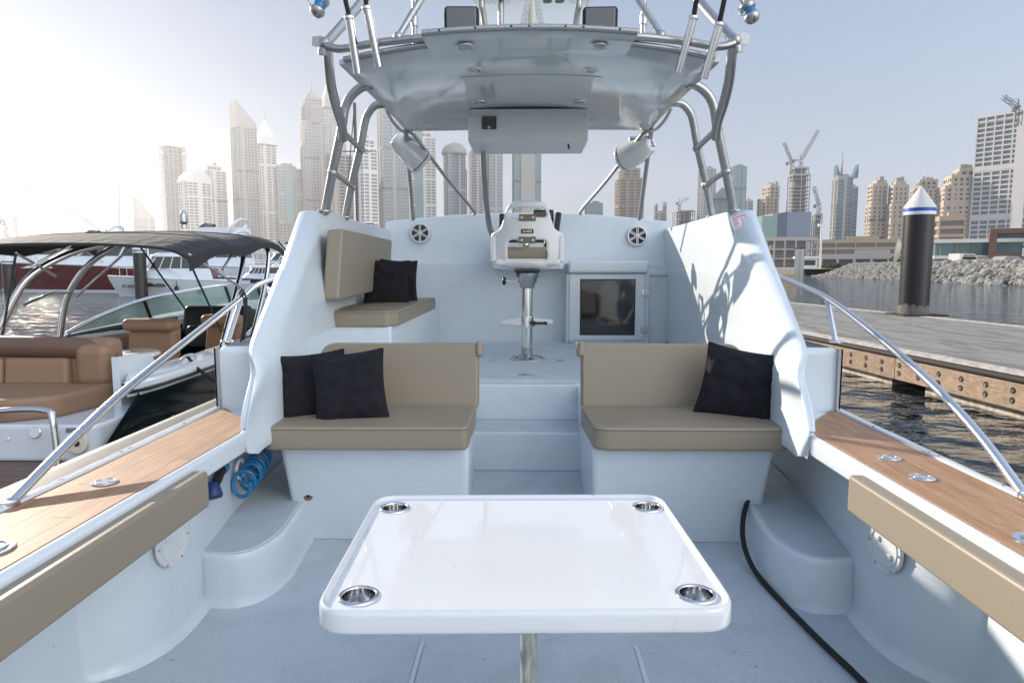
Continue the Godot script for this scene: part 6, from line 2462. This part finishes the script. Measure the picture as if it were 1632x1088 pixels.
func make_shore() -> void:
	# land behind the breakwater and along the left shore
	var st := ST()
	quad(st, Vector3(60, 0.9, -60), Vector3(66, 0.9, -136), Vector3(500, 0.9, -180), Vector3(500, 0.9, 60))
	quad(st, Vector3(66, 0.9, -136), Vector3(20, 0.9, -210), Vector3(600, 0.9, -1900), Vector3(1600, 0.9, -1300))
	quad(st, Vector3(66, 0.9, -136), Vector3(1600, 0.9, -1300), Vector3(1700, 0.9, -300), Vector3(500, 0.9, -180))
	quad(st, Vector3(20, 0.9, -210), Vector3(-300, 0.9, -240), Vector3(-1600, 0.9, -1300), Vector3(600, 0.9, -1900))
	struct("land", st, M.sand)
	st = ST()
	rbox(st, Vector3(41, 0.3, -173), Vector3(62, 1.5, 3), 0.1, 1, Basis(Vector3.UP, -0.95))
	rbox(st, Vector3(-140, 0.3, -226), Vector3(330, 1.5, 3), 0.1, 1, Basis(Vector3.UP, -0.09))
	struct("quay", st, M.concrete_edge)
	# breakwater
	var bw := thing("breakwater", "long pile of pale grey quarried rocks along the far right shore", "breakwater")
	var p0 := Vector3(33.0, -0.45, -8.0)
	var p1 := Vector3(44.6, -0.45, -61.9)
	var p2 := Vector3(54.6, -0.45, -132.0)
	var line := func(u: float) -> Vector3:
		return p0.lerp(p1, u / 0.435) if u < 0.435 else p1.lerp(p2, (u - 0.435) / 0.565)
	st = ST()
	var rows := []
	for i in 21:
		var u := i / 20.0
		var c: Vector3 = line.call(u)
		var e := smoothstep(1.02, 0.93, u)
		rows.append(PackedVector3Array([c + Vector3(0.2, -0.5, 0), c + Vector3(2.4, 0.9 * e, 0.3), c + Vector3(4.6, 2.1 * e, 0.6), c + Vector3(7.5, 2.1 * e, 1.0), c + Vector3(15.0, 1.2, 2.0)]))
	grid(st, rows)
	obj("rubble_core", st, M.rock_dark, bw)
	var ms := []
	for k in 6:
		ms.append(rock_mesh(40 + k))
	var mm := [M.rock, M.rock_pale, M.rock, M.rock_pale, M.rock_dark]
	var spots := []
	for i in 190:
		for k in 8:
			var u := (i + rng.randf_range(-0.4, 0.4)) / 189.0
			var v := (k + rng.randf_range(-0.35, 0.35)) / 7.0
			var c: Vector3 = line.call(clampf(u, 0, 1))
			var e := smoothstep(1.02, 0.93, u)
			var s := rng.randf_range(0.36, 0.68)
			var b := Basis.from_euler(Vector3(rng.randf_range(-0.5, 0.5), rng.randf_range(0, TAU), rng.randf_range(-0.5, 0.5))).scaled(Vector3.ONE * s)
			spots.append([c + Vector3(0.1 + 5.2 * v, (-0.25 + 2.4 * minf(v * 1.15, 1.0)) * e, rng.randf_range(-0.3, 0.3)), b, rng.randi() % 6, rng.randi() % 5, u])
	# the largest in view are single rocks; those outside the frame, or past three hundred, stay one mass
	var single := []
	var rest := []
	for q in spots:
		var inview: bool = q[0].x / -q[0].z < 0.80
		if inview and single.size() < 300 and q[1].get_scale().x / -q[0].z > 0.0058:
			single.append(q)
		else:
			rest.append(q)
	for q in single:
		var r := obj("rock", ms[q[2]], mm[q[3]], bw)
		r.transform = Transform3D(q[1], q[0])
	var multi := MultiMesh.new()
	multi.transform_format = MultiMesh.TRANSFORM_3D
	multi.mesh = ms[0]
	multi.instance_count = rest.size()
	for i in rest.size():
		multi.set_instance_transform(i, Transform3D(rest[i][1], rest[i][0]))
	var mi := MultiMeshInstance3D.new()
	mi.multimesh = multi
	mi.material_override = M.rock
	mi.name = "more_rocks"
	bw.add_child(mi, true)
	stuff(mi)

func bush(label: String, at: Vector3, w: float, h: float, sd: int) -> void:
	var t := thing("shrub", label, "shrub", at)
	var r := RandomNumberGenerator.new()
	r.seed = sd
	var st := ST()
	for k in 5:
		tube(st, [Vector3(r.randf_range(-0.2, 0.2) * w, 0, 0), Vector3(r.randf_range(-0.4, 0.4) * w, h * 0.7, r.randf_range(-0.3, 0.3) * w)], 0.06, 5, 1)
	obj("stems", st, M.frame_brown, t)
	st = ST()
	for k in 700:
		var a := r.randf_range(0, TAU)
		var e := pow(r.randf(), 0.5)
		var y := r.randf_range(0.08, 1.0)
		var p := Vector3(cos(a) * e * w / 2 * sqrt(1.05 - pow(y - 0.4, 2) * 2.4), y * h * (0.85 + 0.25 * sin(a * 3 + sd)), sin(a) * e * w / 2)
		var u := Vector3(r.randf_range(-1, 1), r.randf_range(-1, 1), r.randf_range(-1, 1)).normalized() * 0.30
		var v := u.cross(Vector3(r.randf_range(-1, 1), r.randf_range(-1, 1), 0.3)).normalized() * 0.2
		tri(st, p - u, p + v, p + u)
		tri(st, p - u, p - v, p + u)
	stuff(obj("foliage", st, M.leaf, t))

func parked_car(label: String, at: Vector3, turn: float, paint: Material, van := false) -> void:
	var t := thing("parked_car", label, "van" if van else "car", at, turn, "cars parked behind the breakwater")
	var hh := 1.75 if van else 1.35
	var st := ST()
	plate(st, [Vector2(-2.2, 0.35), Vector2(2.2, 0.35), Vector2(2.25, 0.75), Vector2(1.9, 0.95), Vector2(1.1, 1.0), Vector2(0.5, hh), Vector2(-1.4 if not van else -2.1, hh + 0.03), Vector2(-2.15, 0.95)], Transform3D(Basis.IDENTITY, Vector3(0, 0, -0.85)), 1.7)
	obj("body", st, paint, t)
	st = ST()
	plate(st, [Vector2(0.95, 1.0), Vector2(0.45, hh - 0.08), Vector2(-1.35, hh - 0.06), Vector2(-1.8, 1.0)], Transform3D(Basis.IDENTITY, Vector3(0, 0, -0.87)), 1.74)
	obj("window", st, M.dark_glass, t)
	for x in [-1.4, 1.4]:
		for z in [-0.78, 0.78]:
			st = ST()
			disc(st, Vector3(x, 0.33, z - 0.1 * signf(z)), Vector3(0, 0, signf(z)), 0.33, 0.2, 14)
			obj("wheel", st, M.rubber, t)

func make_mall() -> void:
	# long two-storey glass and concrete shopping building, seen end on at the right edge
	var t := thing("shopping_building", "low glazed building with brown frame and big lettering at the right edge", "building", Vector3(96.0, 0.9, -127.0), deg_to_rad(-33.0))
	# local: x runs to the right along the front, the front faces +z
	var st := ST()
	box(st, Vector3(26, 3.4, -9), Vector3(70, 6.6, 14))
	obj("glazing_core", st, M.g_teal, t)
	st = ST()
	for q in [[26.0, 7.1, 71.5, 0.9, 17.0], [26.0, 2.6, 71.5, 0.8, 17.5]]:
		box(st, Vector3(q[0], q[1], -8.2), Vector3(q[2], q[3], q[4]))
	box(st, Vector3(-9.2, 4.85, -8.2), Vector3(1.2, 3.65, 17.2))
	obj("brown_frame", st, M.frame_brown, t)
	for k in 26:
		st = ST()
		box(st, Vector3(-7.0 + k * 2.6, 4.85, -1.95), Vector3(0.14, 3.6, 0.12))
		obj("mullion", st, M.g_grey, t)
	for k in 12:
		st = ST()
		tube(st, [Vector3(-7.0 + k * 5.6, 0, -0.6), Vector3(-7.0 + k * 5.6, 2.2, -0.6)], 0.22, 10, 1)
		obj("column", st, M.b_grey, t)
	st = ST()
	box(st, Vector3(13.0, 8.6, -9.0), Vector3(14, 2.0, 9))
	var ph := obj("roof_pavilion", st, M.g_teal, t)
	st = ST()
	box(st, Vector3(13.0, 9.8, -9.0), Vector3(16, 0.4, 11))
	obj("pavilion_roof", st, M.b_white, ph)
	for q in [["S", 0.0, 0], ["K", 0.95, 0], ["Y", 1.85, 0], ["DIVE", 2.75, 0]]:
		var l := obj("sign_letters", text_mesh(q[0], 1.75, 0.25), M.red if q[2] == 1 else M.b_white, t)
		var hw: float = (l.mesh as TextMesh).get_aabb().size.x / 2
		l.position = Vector3(-4.6 + q[1] + hw, 4.25, 0.9)
	st = ST()
	plate(st, [Vector2(0, 0), Vector2(0.35, -0.9), Vector2(0.6, -0.85), Vector2(0.5, -0.1), Vector2(1.1, 0.45), Vector2(0.9, 0.6), Vector2(0.35, 0.35), Vector2(-0.1, 0.75), Vector2(-0.3, 0.6)], Transform3D(Basis.IDENTITY, Vector3(-3.1, 4.3, 1.15)), 0.15)
	obj("sign_emblem", st, M.red, t)
	var l2 := obj("sign_letters", text_mesh("DUBAI", 1.9, 0.25), M.b_white, t)
	l2.position = Vector3(-4.75 + (l2.mesh as TextMesh).get_aabb().size.x / 2, 3.0, 0.9)
	# the lower wing to its left
	var w := thing("low_wing", "low white roofed glazed wing left of the brown framed building", "building", Vector3(83.0, 0.9, -134.0), deg_to_rad(-22.0))
	st = ST()
	box(st, Vector3(4.2, 2.6, -9), Vector3(15, 5.0, 13))
	obj("glazing_core", st, M.g_teal, w)
	st = ST()
	box(st, Vector3(4.2, 5.4, -8.2), Vector3(16.5, 0.7, 16.5))
	box(st, Vector3(4.2, 2.3, -8.2), Vector3(16.0, 0.6, 15.5))
	obj("white_band", st, M.b_white, w)
	for k in 6:
		st = ST()
		box(st, Vector3(-2.5 + k * 2.65, 3.85, -2.2), Vector3(0.14, 2.6, 0.2))
		obj("mullion", st, M.b_grey, w)

func make_city() -> void:
	tower("high_rise_tower", "small pale tower with a sail shaped top, lone at the far left", "tower", Vector3(-753.7, 0.9, -1350.0), 0.809, 30.4, 27.4, 96.3, "pale", [[0, 0, 1, 1, 0, 1]], [["slant", 0, 1, 0, 39.0, 0.0]])
	tower("unfinished_tower", "ragged unfinished tower with open floors, leftmost tall one", "tower", Vector3(-536.3, 0.9, -1050.0), 0.972, 29.4, 26.5, 180.0, "build", [[0, 0, 1, 1, 0, 1]], [])
	tower("high_rise_tower", "broad tower with an overhanging curved roof in front of the unfinished one", "tower", Vector3(-433.2, 0.9, -900.0), 0.899, 30.6, 27.5, 109.5, "white", [[0, 0, 1, 1, 0, 1]], [["vault", 0, 1, 0, 16.5]])
	tower("high_rise_tower", "pale tower with stepped flat top left of the slant topped tower", "tower", Vector3(-440.0, 0.9, -975.0), 0.924, 23.6, 21.3, 141.1, "white", [[0, 0, 1, 1, 0, 0.95], [0, 0, 0.6, 0.6, 0.95, 1.0]], [])
	tower("high_rise_tower", "tall dark grey tower with a sharply slanted roof on the left", "tower", Vector3(-365.8, 0.9, -900.0), 0.736, 26.1, 23.5, 178.6, "pale", [[0, 0, 1, 1, 0, 1]], [["slant", 0, 1, 0, 33.0, 6.0]])
	tower("high_rise_tower", "tower with tapering pointed glass top and thin spire on the left", "tower", Vector3(-366.2, 0.9, -975.0), 0.759, 22.9, 20.6, 170.2, "white", [[0, 0, 1, 1, 0, 1]], [["cone", 0, 1, 0, 15.0, 36.0], ["spire", 0, 1.13, 0, 1.4, 30.0]])
	tower("high_rise_tower", "beige tower with a blue glass strip, in front of the ornate tower", "tower", Vector3(-288.5, 0.9, -840.0), 0.481, 29.7, 26.7, 119.8, "pale", [[0, 0, 1, 1, 0, 0.97], [-0.1, 0, 0.7, 0.8, 0.97, 1]], [["strip", -0.05, 0.45, 0.5, 9.0, 60.0]])
	tower("high_rise_tower", "ornate tower with a round drum top, crowned by a small dome", "tower", Vector3(-256.9, 0.9, -840.0), 0.497, 25.0, 22.5, 199.3, "pale", [[0, 0, 1, 1, 0, 0.86], [0, 0, 0.8, 0.8, 0.86, 1.0], [-0.42, 0.2, 0.4, 0.6, 0, 0.72]], [["drum", 0, 0.86, 0, 12.8, 21.0], ["dome", 0, 1, 0, 8.2, 10.5], ["spire", 0, 1.03, 0, 1.2, 19.5]])
	tower("high_rise_tower", "tallest tower with a stepped pinnacle, half behind the left tower pipes", "tower", Vector3(-266.8, 0.9, -960.0), 0.571, 29.4, 26.4, 215.1, "pale", [[0, 0, 1, 1, 0, 0.9], [-0.05, 0, 0.8, 0.8, 0.9, 1.0]], [["cone", -0.05, 1, 0, 13.5, 54.0]])
	tower("high_rise_tower", "dark banded office tower between the left tower pipes", "tower", Vector3(-210.8, 0.9, -780.0), 0.564, 25.7, 23.2, 123.5, "grey", [[0, 0, 1, 1, 0, 1]], [])
	tower("high_rise_tower", "narrow white tower with rooftop frame right of the left pipes", "tower", Vector3(-172.0, 0.9, -750.0), 0.775, 17.5, 15.7, 135.9, "white", [[0, 0, 1, 1, 0, 0.93], [0, 0, 0.75, 0.75, 0.93, 1]], [])
	tower("high_rise_tower", "wide pale blue tower whose top is hidden by the hardtop, left", "tower", Vector3(-154.7, 0.9, -810.0), 0.439, 30.0, 27.0, 186.1, "blue", [[0, 0, 1, 1, 0, 1]], [])
	tower("high_rise_tower", "white and teal tower behind the left bullet speaker", "tower", Vector3(-135.2, 0.9, -900.0), 0.349, 31.8, 28.6, 170.6, "white", [[0, 0, 1, 1, 0, 0.96], [0, 0, 0.7, 0.7, 0.96, 1]], [["strip", -0.2, 0.02, 0.5, 10.5, 195.0]])
	tower("high_rise_tower", "round topped blue glass tower left of the helm chair", "tower", Vector3(-92.6, 0.9, -900.0), 0.402, 26.4, 23.8, 145.2, "blue", [[0, 0, 0.9, 0.9, 0, 1], [0.38, 0, 0.3, 0.8, 0, 0.86]], [["dome", 0, 1, 0, 16.5, 15.0]])
	tower("high_rise_tower", "slim dark glass slab right of the round topped tower", "tower", Vector3(-68.9, 0.9, -960.0), 0.272, 18.6, 16.7, 158.1, "grey", [[0, 0, 1, 1, 0, 1]], [])
	tower("high_rise_tower", "blue grey tower directly behind the centre post of the helm", "tower", Vector3(-38.9, 0.9, -840.0), 0.396, 17.4, 15.6, 205.5, "blue", [[0, 0, 1, 1, 0, 1]], [])
	tower("high_rise_tower", "rounded glass skyscraper with a grey centre strip behind the helm chair", "tower", Vector3(0.5, 0.9, -675.0), 0.099, 26.2, 21.0, 170.8, "teal", [[0, 0, 1, 1, 0, 1]], [["strip", 0.02, 0.0, 0.5, 13.5, 225.0]])
	tower("office_block", "low greenish block just right of the helm chair", "building", Vector3(73.3, 0.9, -750.0), 0.003, 18.0, 16.2, 67.0, "teal", [[0, 0, 1, 1, 0, 1]], [])
	tower("high_rise_tower", "brown tower with notched top beneath the right bullet speaker", "tower", Vector3(124.5, 0.9, -840.0), 0.053, 30.1, 27.1, 115.7, "brown", [[0, 0, 1, 1, 0, 0.9], [0, 0, 0.72, 0.8, 0.9, 1]], [])
	tower("office_block", "small twin horned grey block right of the right front post", "building", Vector3(202.9, 0.9, -1050.0), -0.091, 17.9, 16.1, 89.7, "grey", [[0, 0, 1, 1, 0, 0.9], [-0.36, 0, 0.26, 1, 0.9, 1.03], [0.36, 0, 0.26, 1, 0.9, 1.03]], [])
	tower("unfinished_block", "low unfinished grey block with a crane, above the side wall", "building", Vector3(211.1, 0.9, -930.0), 0.177, 23.0, 20.7, 73.7, "build", [[0, 0, 1, 1, 0, 1]], [])
	tower("high_rise_tower", "dark blue glass tower left of the right tower pipes", "tower", Vector3(232.9, 0.9, -900.0), 0.247, 17.2, 15.5, 124.5, "blue", [[0, 0, 1, 1, 0, 1]], [])
	tower("office_block", "squat greenish block framed by the right tower pipes", "building", Vector3(219.3, 0.9, -780.0), -0.074, 17.4, 15.6, 75.6, "teal", [[0, 0, 1, 1, 0, 1]], [["cone", 0, 1, 0, 13.5, 13.5]])
	tower("high_rise_tower", "pale teal glass tower just right of the right tower pipes", "tower", Vector3(272.1, 0.9, -900.0), 0.056, 17.8, 16.0, 126.7, "teal", [[0, 0, 1, 1, 0, 1]], [])
	tower("office_block", "short dark block right of the pale teal glass tower", "building", Vector3(372.4, 0.9, -1170.0), -0.008, 13.9, 12.5, 110.0, "grey", [[0, 0, 1, 1, 0, 1]], [])
	tower("high_rise_tower", "grey beige stepped tower above the aft end of the right wing", "tower", Vector3(260.8, 0.9, -750.0), 0.215, 17.6, 15.9, 85.2, "beige", [[-0.05, 0, 0.9, 1, 0, 0.86], [0.12, 0, 0.66, 0.9, 0.86, 1]], [])
	tower("scaffolded_block", "low block wrapped in green scaffold netting below the stepped tower", "building", Vector3(233.2, 0.9, -645.0), 0.153, 19.9, 17.9, 47.1, "build", [[0, 0, 1, 1, 0, 1]], [["net", -0.1, 0.55, 0, 36.0, 21.0]])
	tower("unfinished_tower", "tall grey unfinished tower with two cranes on its roof", "tower", Vector3(280.3, 0.9, -720.0), -0.071, 18.0, 16.2, 100.0, "build", [[0, 0, 1, 1, 0, 0.93], [0, 0, 0.85, 0.85, 0.93, 1]], [])
	tower("unfinished_block", "unfinished block whose top floors are wrapped in blue sheeting", "building", Vector3(190.5, 0.9, -495.0), 0.083, 16.6, 14.9, 35.3, "frame", [[0, 0, 1, 1, 0, 1]], [["wrap", 0, 0.55, 0, 0.0, 19.5]])
	tower("unfinished_block", "bare concrete frame of slabs and columns at the waterfront", "building", Vector3(163.7, 0.9, -435.0), -0.110, 32.7, 16.4, 17.1, "frame", [[0, 0, 1, 1, 0, 1]], [])
	tower("parking_garage", "long low brown garage with horizontal bands behind the breakwater", "garage", Vector3(236.8, 0.9, -495.0), -0.346, 56.5, 19.8, 18.1, "deck", [[-0.05, 0, 0.9, 1, 0, 1], [0.42, 0, 0.2, 0.8, 0, 0.72]], [])
	tower("unfinished_block", "small pale unfinished block with ragged top beside the cranes", "building", Vector3(263.1, 0.9, -630.0), 0.004, 7.3, 6.6, 47.0, "build", [[0, 0, 1, 1, 0, 1]], [])
	tower("high_rise_tower", "curved blue glass tower with a tall mast on its roof", "tower", Vector3(327.8, 0.9, -720.0), -0.127, 20.4, 18.4, 93.6, "blue", [[-0.14, 0, 0.72, 1, 0, 0.97], [0.3, 0, 0.42, 0.8, 0, 0.86], [-0.35, 0.1, 0.3, 0.9, 0, 0.95]], [["fins", 0.0, 0.97, 0, 4.5, 13.5], ["spire", -0.2, 0.97, 0, 1.5, 30.0]])
	tower("high_rise_tower", "slim beige apartment tower, left one of the matching pair", "tower", Vector3(315.8, 0.9, -630.0), -0.115, 14.4, 12.9, 75.8, "beige", [[0, 0, 1, 1, 0, 0.72], [0, 0, 0.88, 0.9, 0.72, 0.96], [0.1, 0, 0.6, 0.7, 0.96, 1]], [])
	tower("high_rise_tower", "slim beige apartment tower, right one of the matching pair", "tower", Vector3(326.5, 0.9, -615.0), -0.138, 14.2, 12.8, 72.9, "beige", [[0, 0, 1, 1, 0, 0.74], [0, 0, 0.9, 0.9, 0.74, 0.96], [0.0, 0, 0.6, 0.7, 0.96, 1]], [])
	tower("high_rise_tower", "brownish tower partly hidden by the white pile cap", "tower", Vector3(425.2, 0.9, -750.0), -0.316, 22.3, 20.1, 90.7, "tan", [[0, 0, 1, 1, 0, 0.9], [0.1, 0, 0.75, 0.8, 0.9, 1]], [])
	tower("high_rise_tower", "wide stepped beige tower right of the white pile cap", "tower", Vector3(358.6, 0.9, -585.0), -0.250, 24.4, 21.9, 79.4, "beige", [[0, 0, 1, 1, 0, 0.82], [0.08, 0, 0.78, 0.9, 0.82, 0.93], [0.18, 0, 0.5, 0.7, 0.93, 1]], [])
	tower("unfinished_tower", "huge grey unfinished tower at the right edge with white slab ends", "tower", Vector3(390.1, 0.9, -555.0), -0.963, 58.1, 29.1, 119.2, "white", [[0, 0, 1, 1, 0, 0.96], [0.0, 0, 1.0, 1, 0.96, 1]], [])
	tower("office_block", "low banded beige building between the pile and the brown frame", "building", Vector3(227.3, 0.9, -375.0), -0.345, 12.2, 11.0, 25.7, "deck", [[0, 0, 1, 1, 0, 1]], [])
	tower("office_block", "tiny far pale block left of the beige pair", "building", Vector3(509.7, 0.9, -1050.0), -0.252, 13.1, 11.8, 39.8, "white", [[0, 0, 1, 1, 0, 1]], [])
	tower("site_hoarding", "long low grey site wall behind the breakwater rocks", "wall", Vector3(171.2, 0.9, -352.5), -0.402, 39.7, 1.2, 5.1, "grey", [[0, 0, 1, 1, 0, 1]], [])
	tower("apartment_block", "low pale apartment block behind the yachts on the left", "building", Vector3(-429.3, 0.9, -630.0), 0.698, 35.9, 32.3, 16.5, "white", [[0, 0, 1, 1, 0, 1]], [])
	tower("apartment_block", "long low block behind the bimini, under the curved roof tower", "building", Vector3(-297.8, 0.9, -630.0), 0.492, 100.1, 30.0, 17.6, "white", [[0, 0, 1, 1, 0, 1]], [])
	tower("apartment_block", "grey low building right of the bimini's end", "building", Vector3(-184.1, 0.9, -495.0), 0.456, 30.7, 12.3, 10.3, "pale", [[0, 0, 1, 1, 0, 1]], [])
	crane("tall pale crane with a steep jib at the far left edge", Vector3(-584.7, 0.9, -780.0), 51.0, 72.0, 1.25, 0.10)
	crane("crane with a long gently rising jib left of the sail topped tower", Vector3(-520.1, 0.9, -840.0), 41.8, 60.0, 2.55, 0.00)
	crane("slim upright crane standing left of the sail topped tower", Vector3(-553.9, 0.9, -930.0), 49.6, 78.0, 1.52, 0.00)
	crane("low crane at the left edge behind the biggest yacht", Vector3(-482.0, 0.9, -630.0), 37.3, 30.0, 2.20, 0.20)
	crane("crane on the left side of the unfinished tower's roof", Vector3(272.8, 90.0, -720.0), 16.0, 22.5, 2.00, 0.00)
	crane("crane with raised jib on the middle of the unfinished tower's roof", Vector3(281.6, 99.0, -720.0), 9.4, 36.0, 1.05, 0.20)
	crane("crane above the low unfinished block on the right of the bridge", Vector3(205.0, 45.0, -930.0), 40.3, 15.0, 0.50, 0.10)
	crane("stubby crane on the small pale unfinished block", Vector3(264.4, 45.0, -630.0), 10.2, 18.0, 1.90, 0.10)
	crane("crane on the roof of the huge tower at the right edge", Vector3(311.1, 90.0, -450.0), 9.6, 13.5, 2.60, 0.10)
	bush("green shrub behind the rocks left of the big pile", Vector3(81.9, 0.9, -150.0), 7.0, 2.6, 3)
	bush("small green shrub above the rocks near the kiosk", Vector3(73.2, 0.9, -165.0), 5.0, 1.3, 4)
	parked_car("white van parked above the rocks by the white roofed wing", Vector3(60.1, 1.3, -95.0), 0.3, M.b_white, true)
	parked_car("dark car parked right of the white van", Vector3(62.6, 1.3, -96.0), 0.3, M.g_dark)
	parked_car("silver car parked below the big lettering", Vector3(63.8, 1.3, -92.0), 0.3, M.b_grey)
	var kq := thing("kiosk", "small white kiosk on the quay behind the guide pile", "kiosk", Vector3(72.1, 0.9, -178.0))
	var ks := ST()
	box(ks, Vector3(0, 1.3, 0), Vector3(4.4, 2.6, 3.0))
	obj("walls", ks, M.b_white, kq)
	ks = ST()
	box(ks, Vector3(0, 2.85, 0), Vector3(5.4, 0.5, 4.0))
	obj("roof", ks, M.b_white, kq)
	ks = ST()
	box(ks, Vector3(0.3, 1.5, 1.51), Vector3(2.8, 1.3, 0.06))
	obj("window", ks, M.g_dark, kq)
	var fq := thing("feather_flag", "tall cream feather flag behind the rocks", "flag", Vector3(79.4, 0.9, -150.0))
	ks = ST()
	tube(ks, [Vector3.ZERO, Vector3(0.2, 4.0, 0), Vector3(0.9, 6.6, 0)], 0.06, 6, 4)
	obj("flag_pole", ks, M.b_grey, fq)
	ks = ST()
	plate(ks, [Vector2(0.05, 0.8), Vector2(0.25, 4.0), Vector2(0.95, 6.5), Vector2(1.5, 5.2), Vector2(1.2, 2.5), Vector2(0.4, 0.7)], Transform3D.IDENTITY, 0.05)
	obj("sail", ks, M.cream, fq)
	var lp := thing("lamp_mast", "tall white mast standing before the brown garage", "mast", Vector3(97.7, 0.9, -230.0))
	ks = ST()
	tube(ks, [Vector3.ZERO, Vector3(0, 14.0, 0)], 0.35, 8, 1)
	obj("mast", ks, M.b_white, lp)
	ks = ST()
	box(ks, Vector3(0, 14.2, 0), Vector3(2.4, 0.8, 0.8))
	obj("lamp_head", ks, M.b_white, lp)

func _ready() -> void:
	rng.seed = 11
	make_sky()
	make_materials()
	make_water()
	make_boat()
	make_cushions()
	make_pillows()
	make_table()
	make_helm_chair()
	make_loose()
	make_dock()
	make_bowrider()
	make_far_boats()
	make_shore()
	make_mall()
	make_city()

func make_water() -> void:
	var st := ST()
	quad(st, Vector3(-1700, -0.45, 300), Vector3(-1700, -0.45, -2000), Vector3(1700, -0.45, -2000), Vector3(1700, -0.45, 300))
	struct("water", st, M.water)
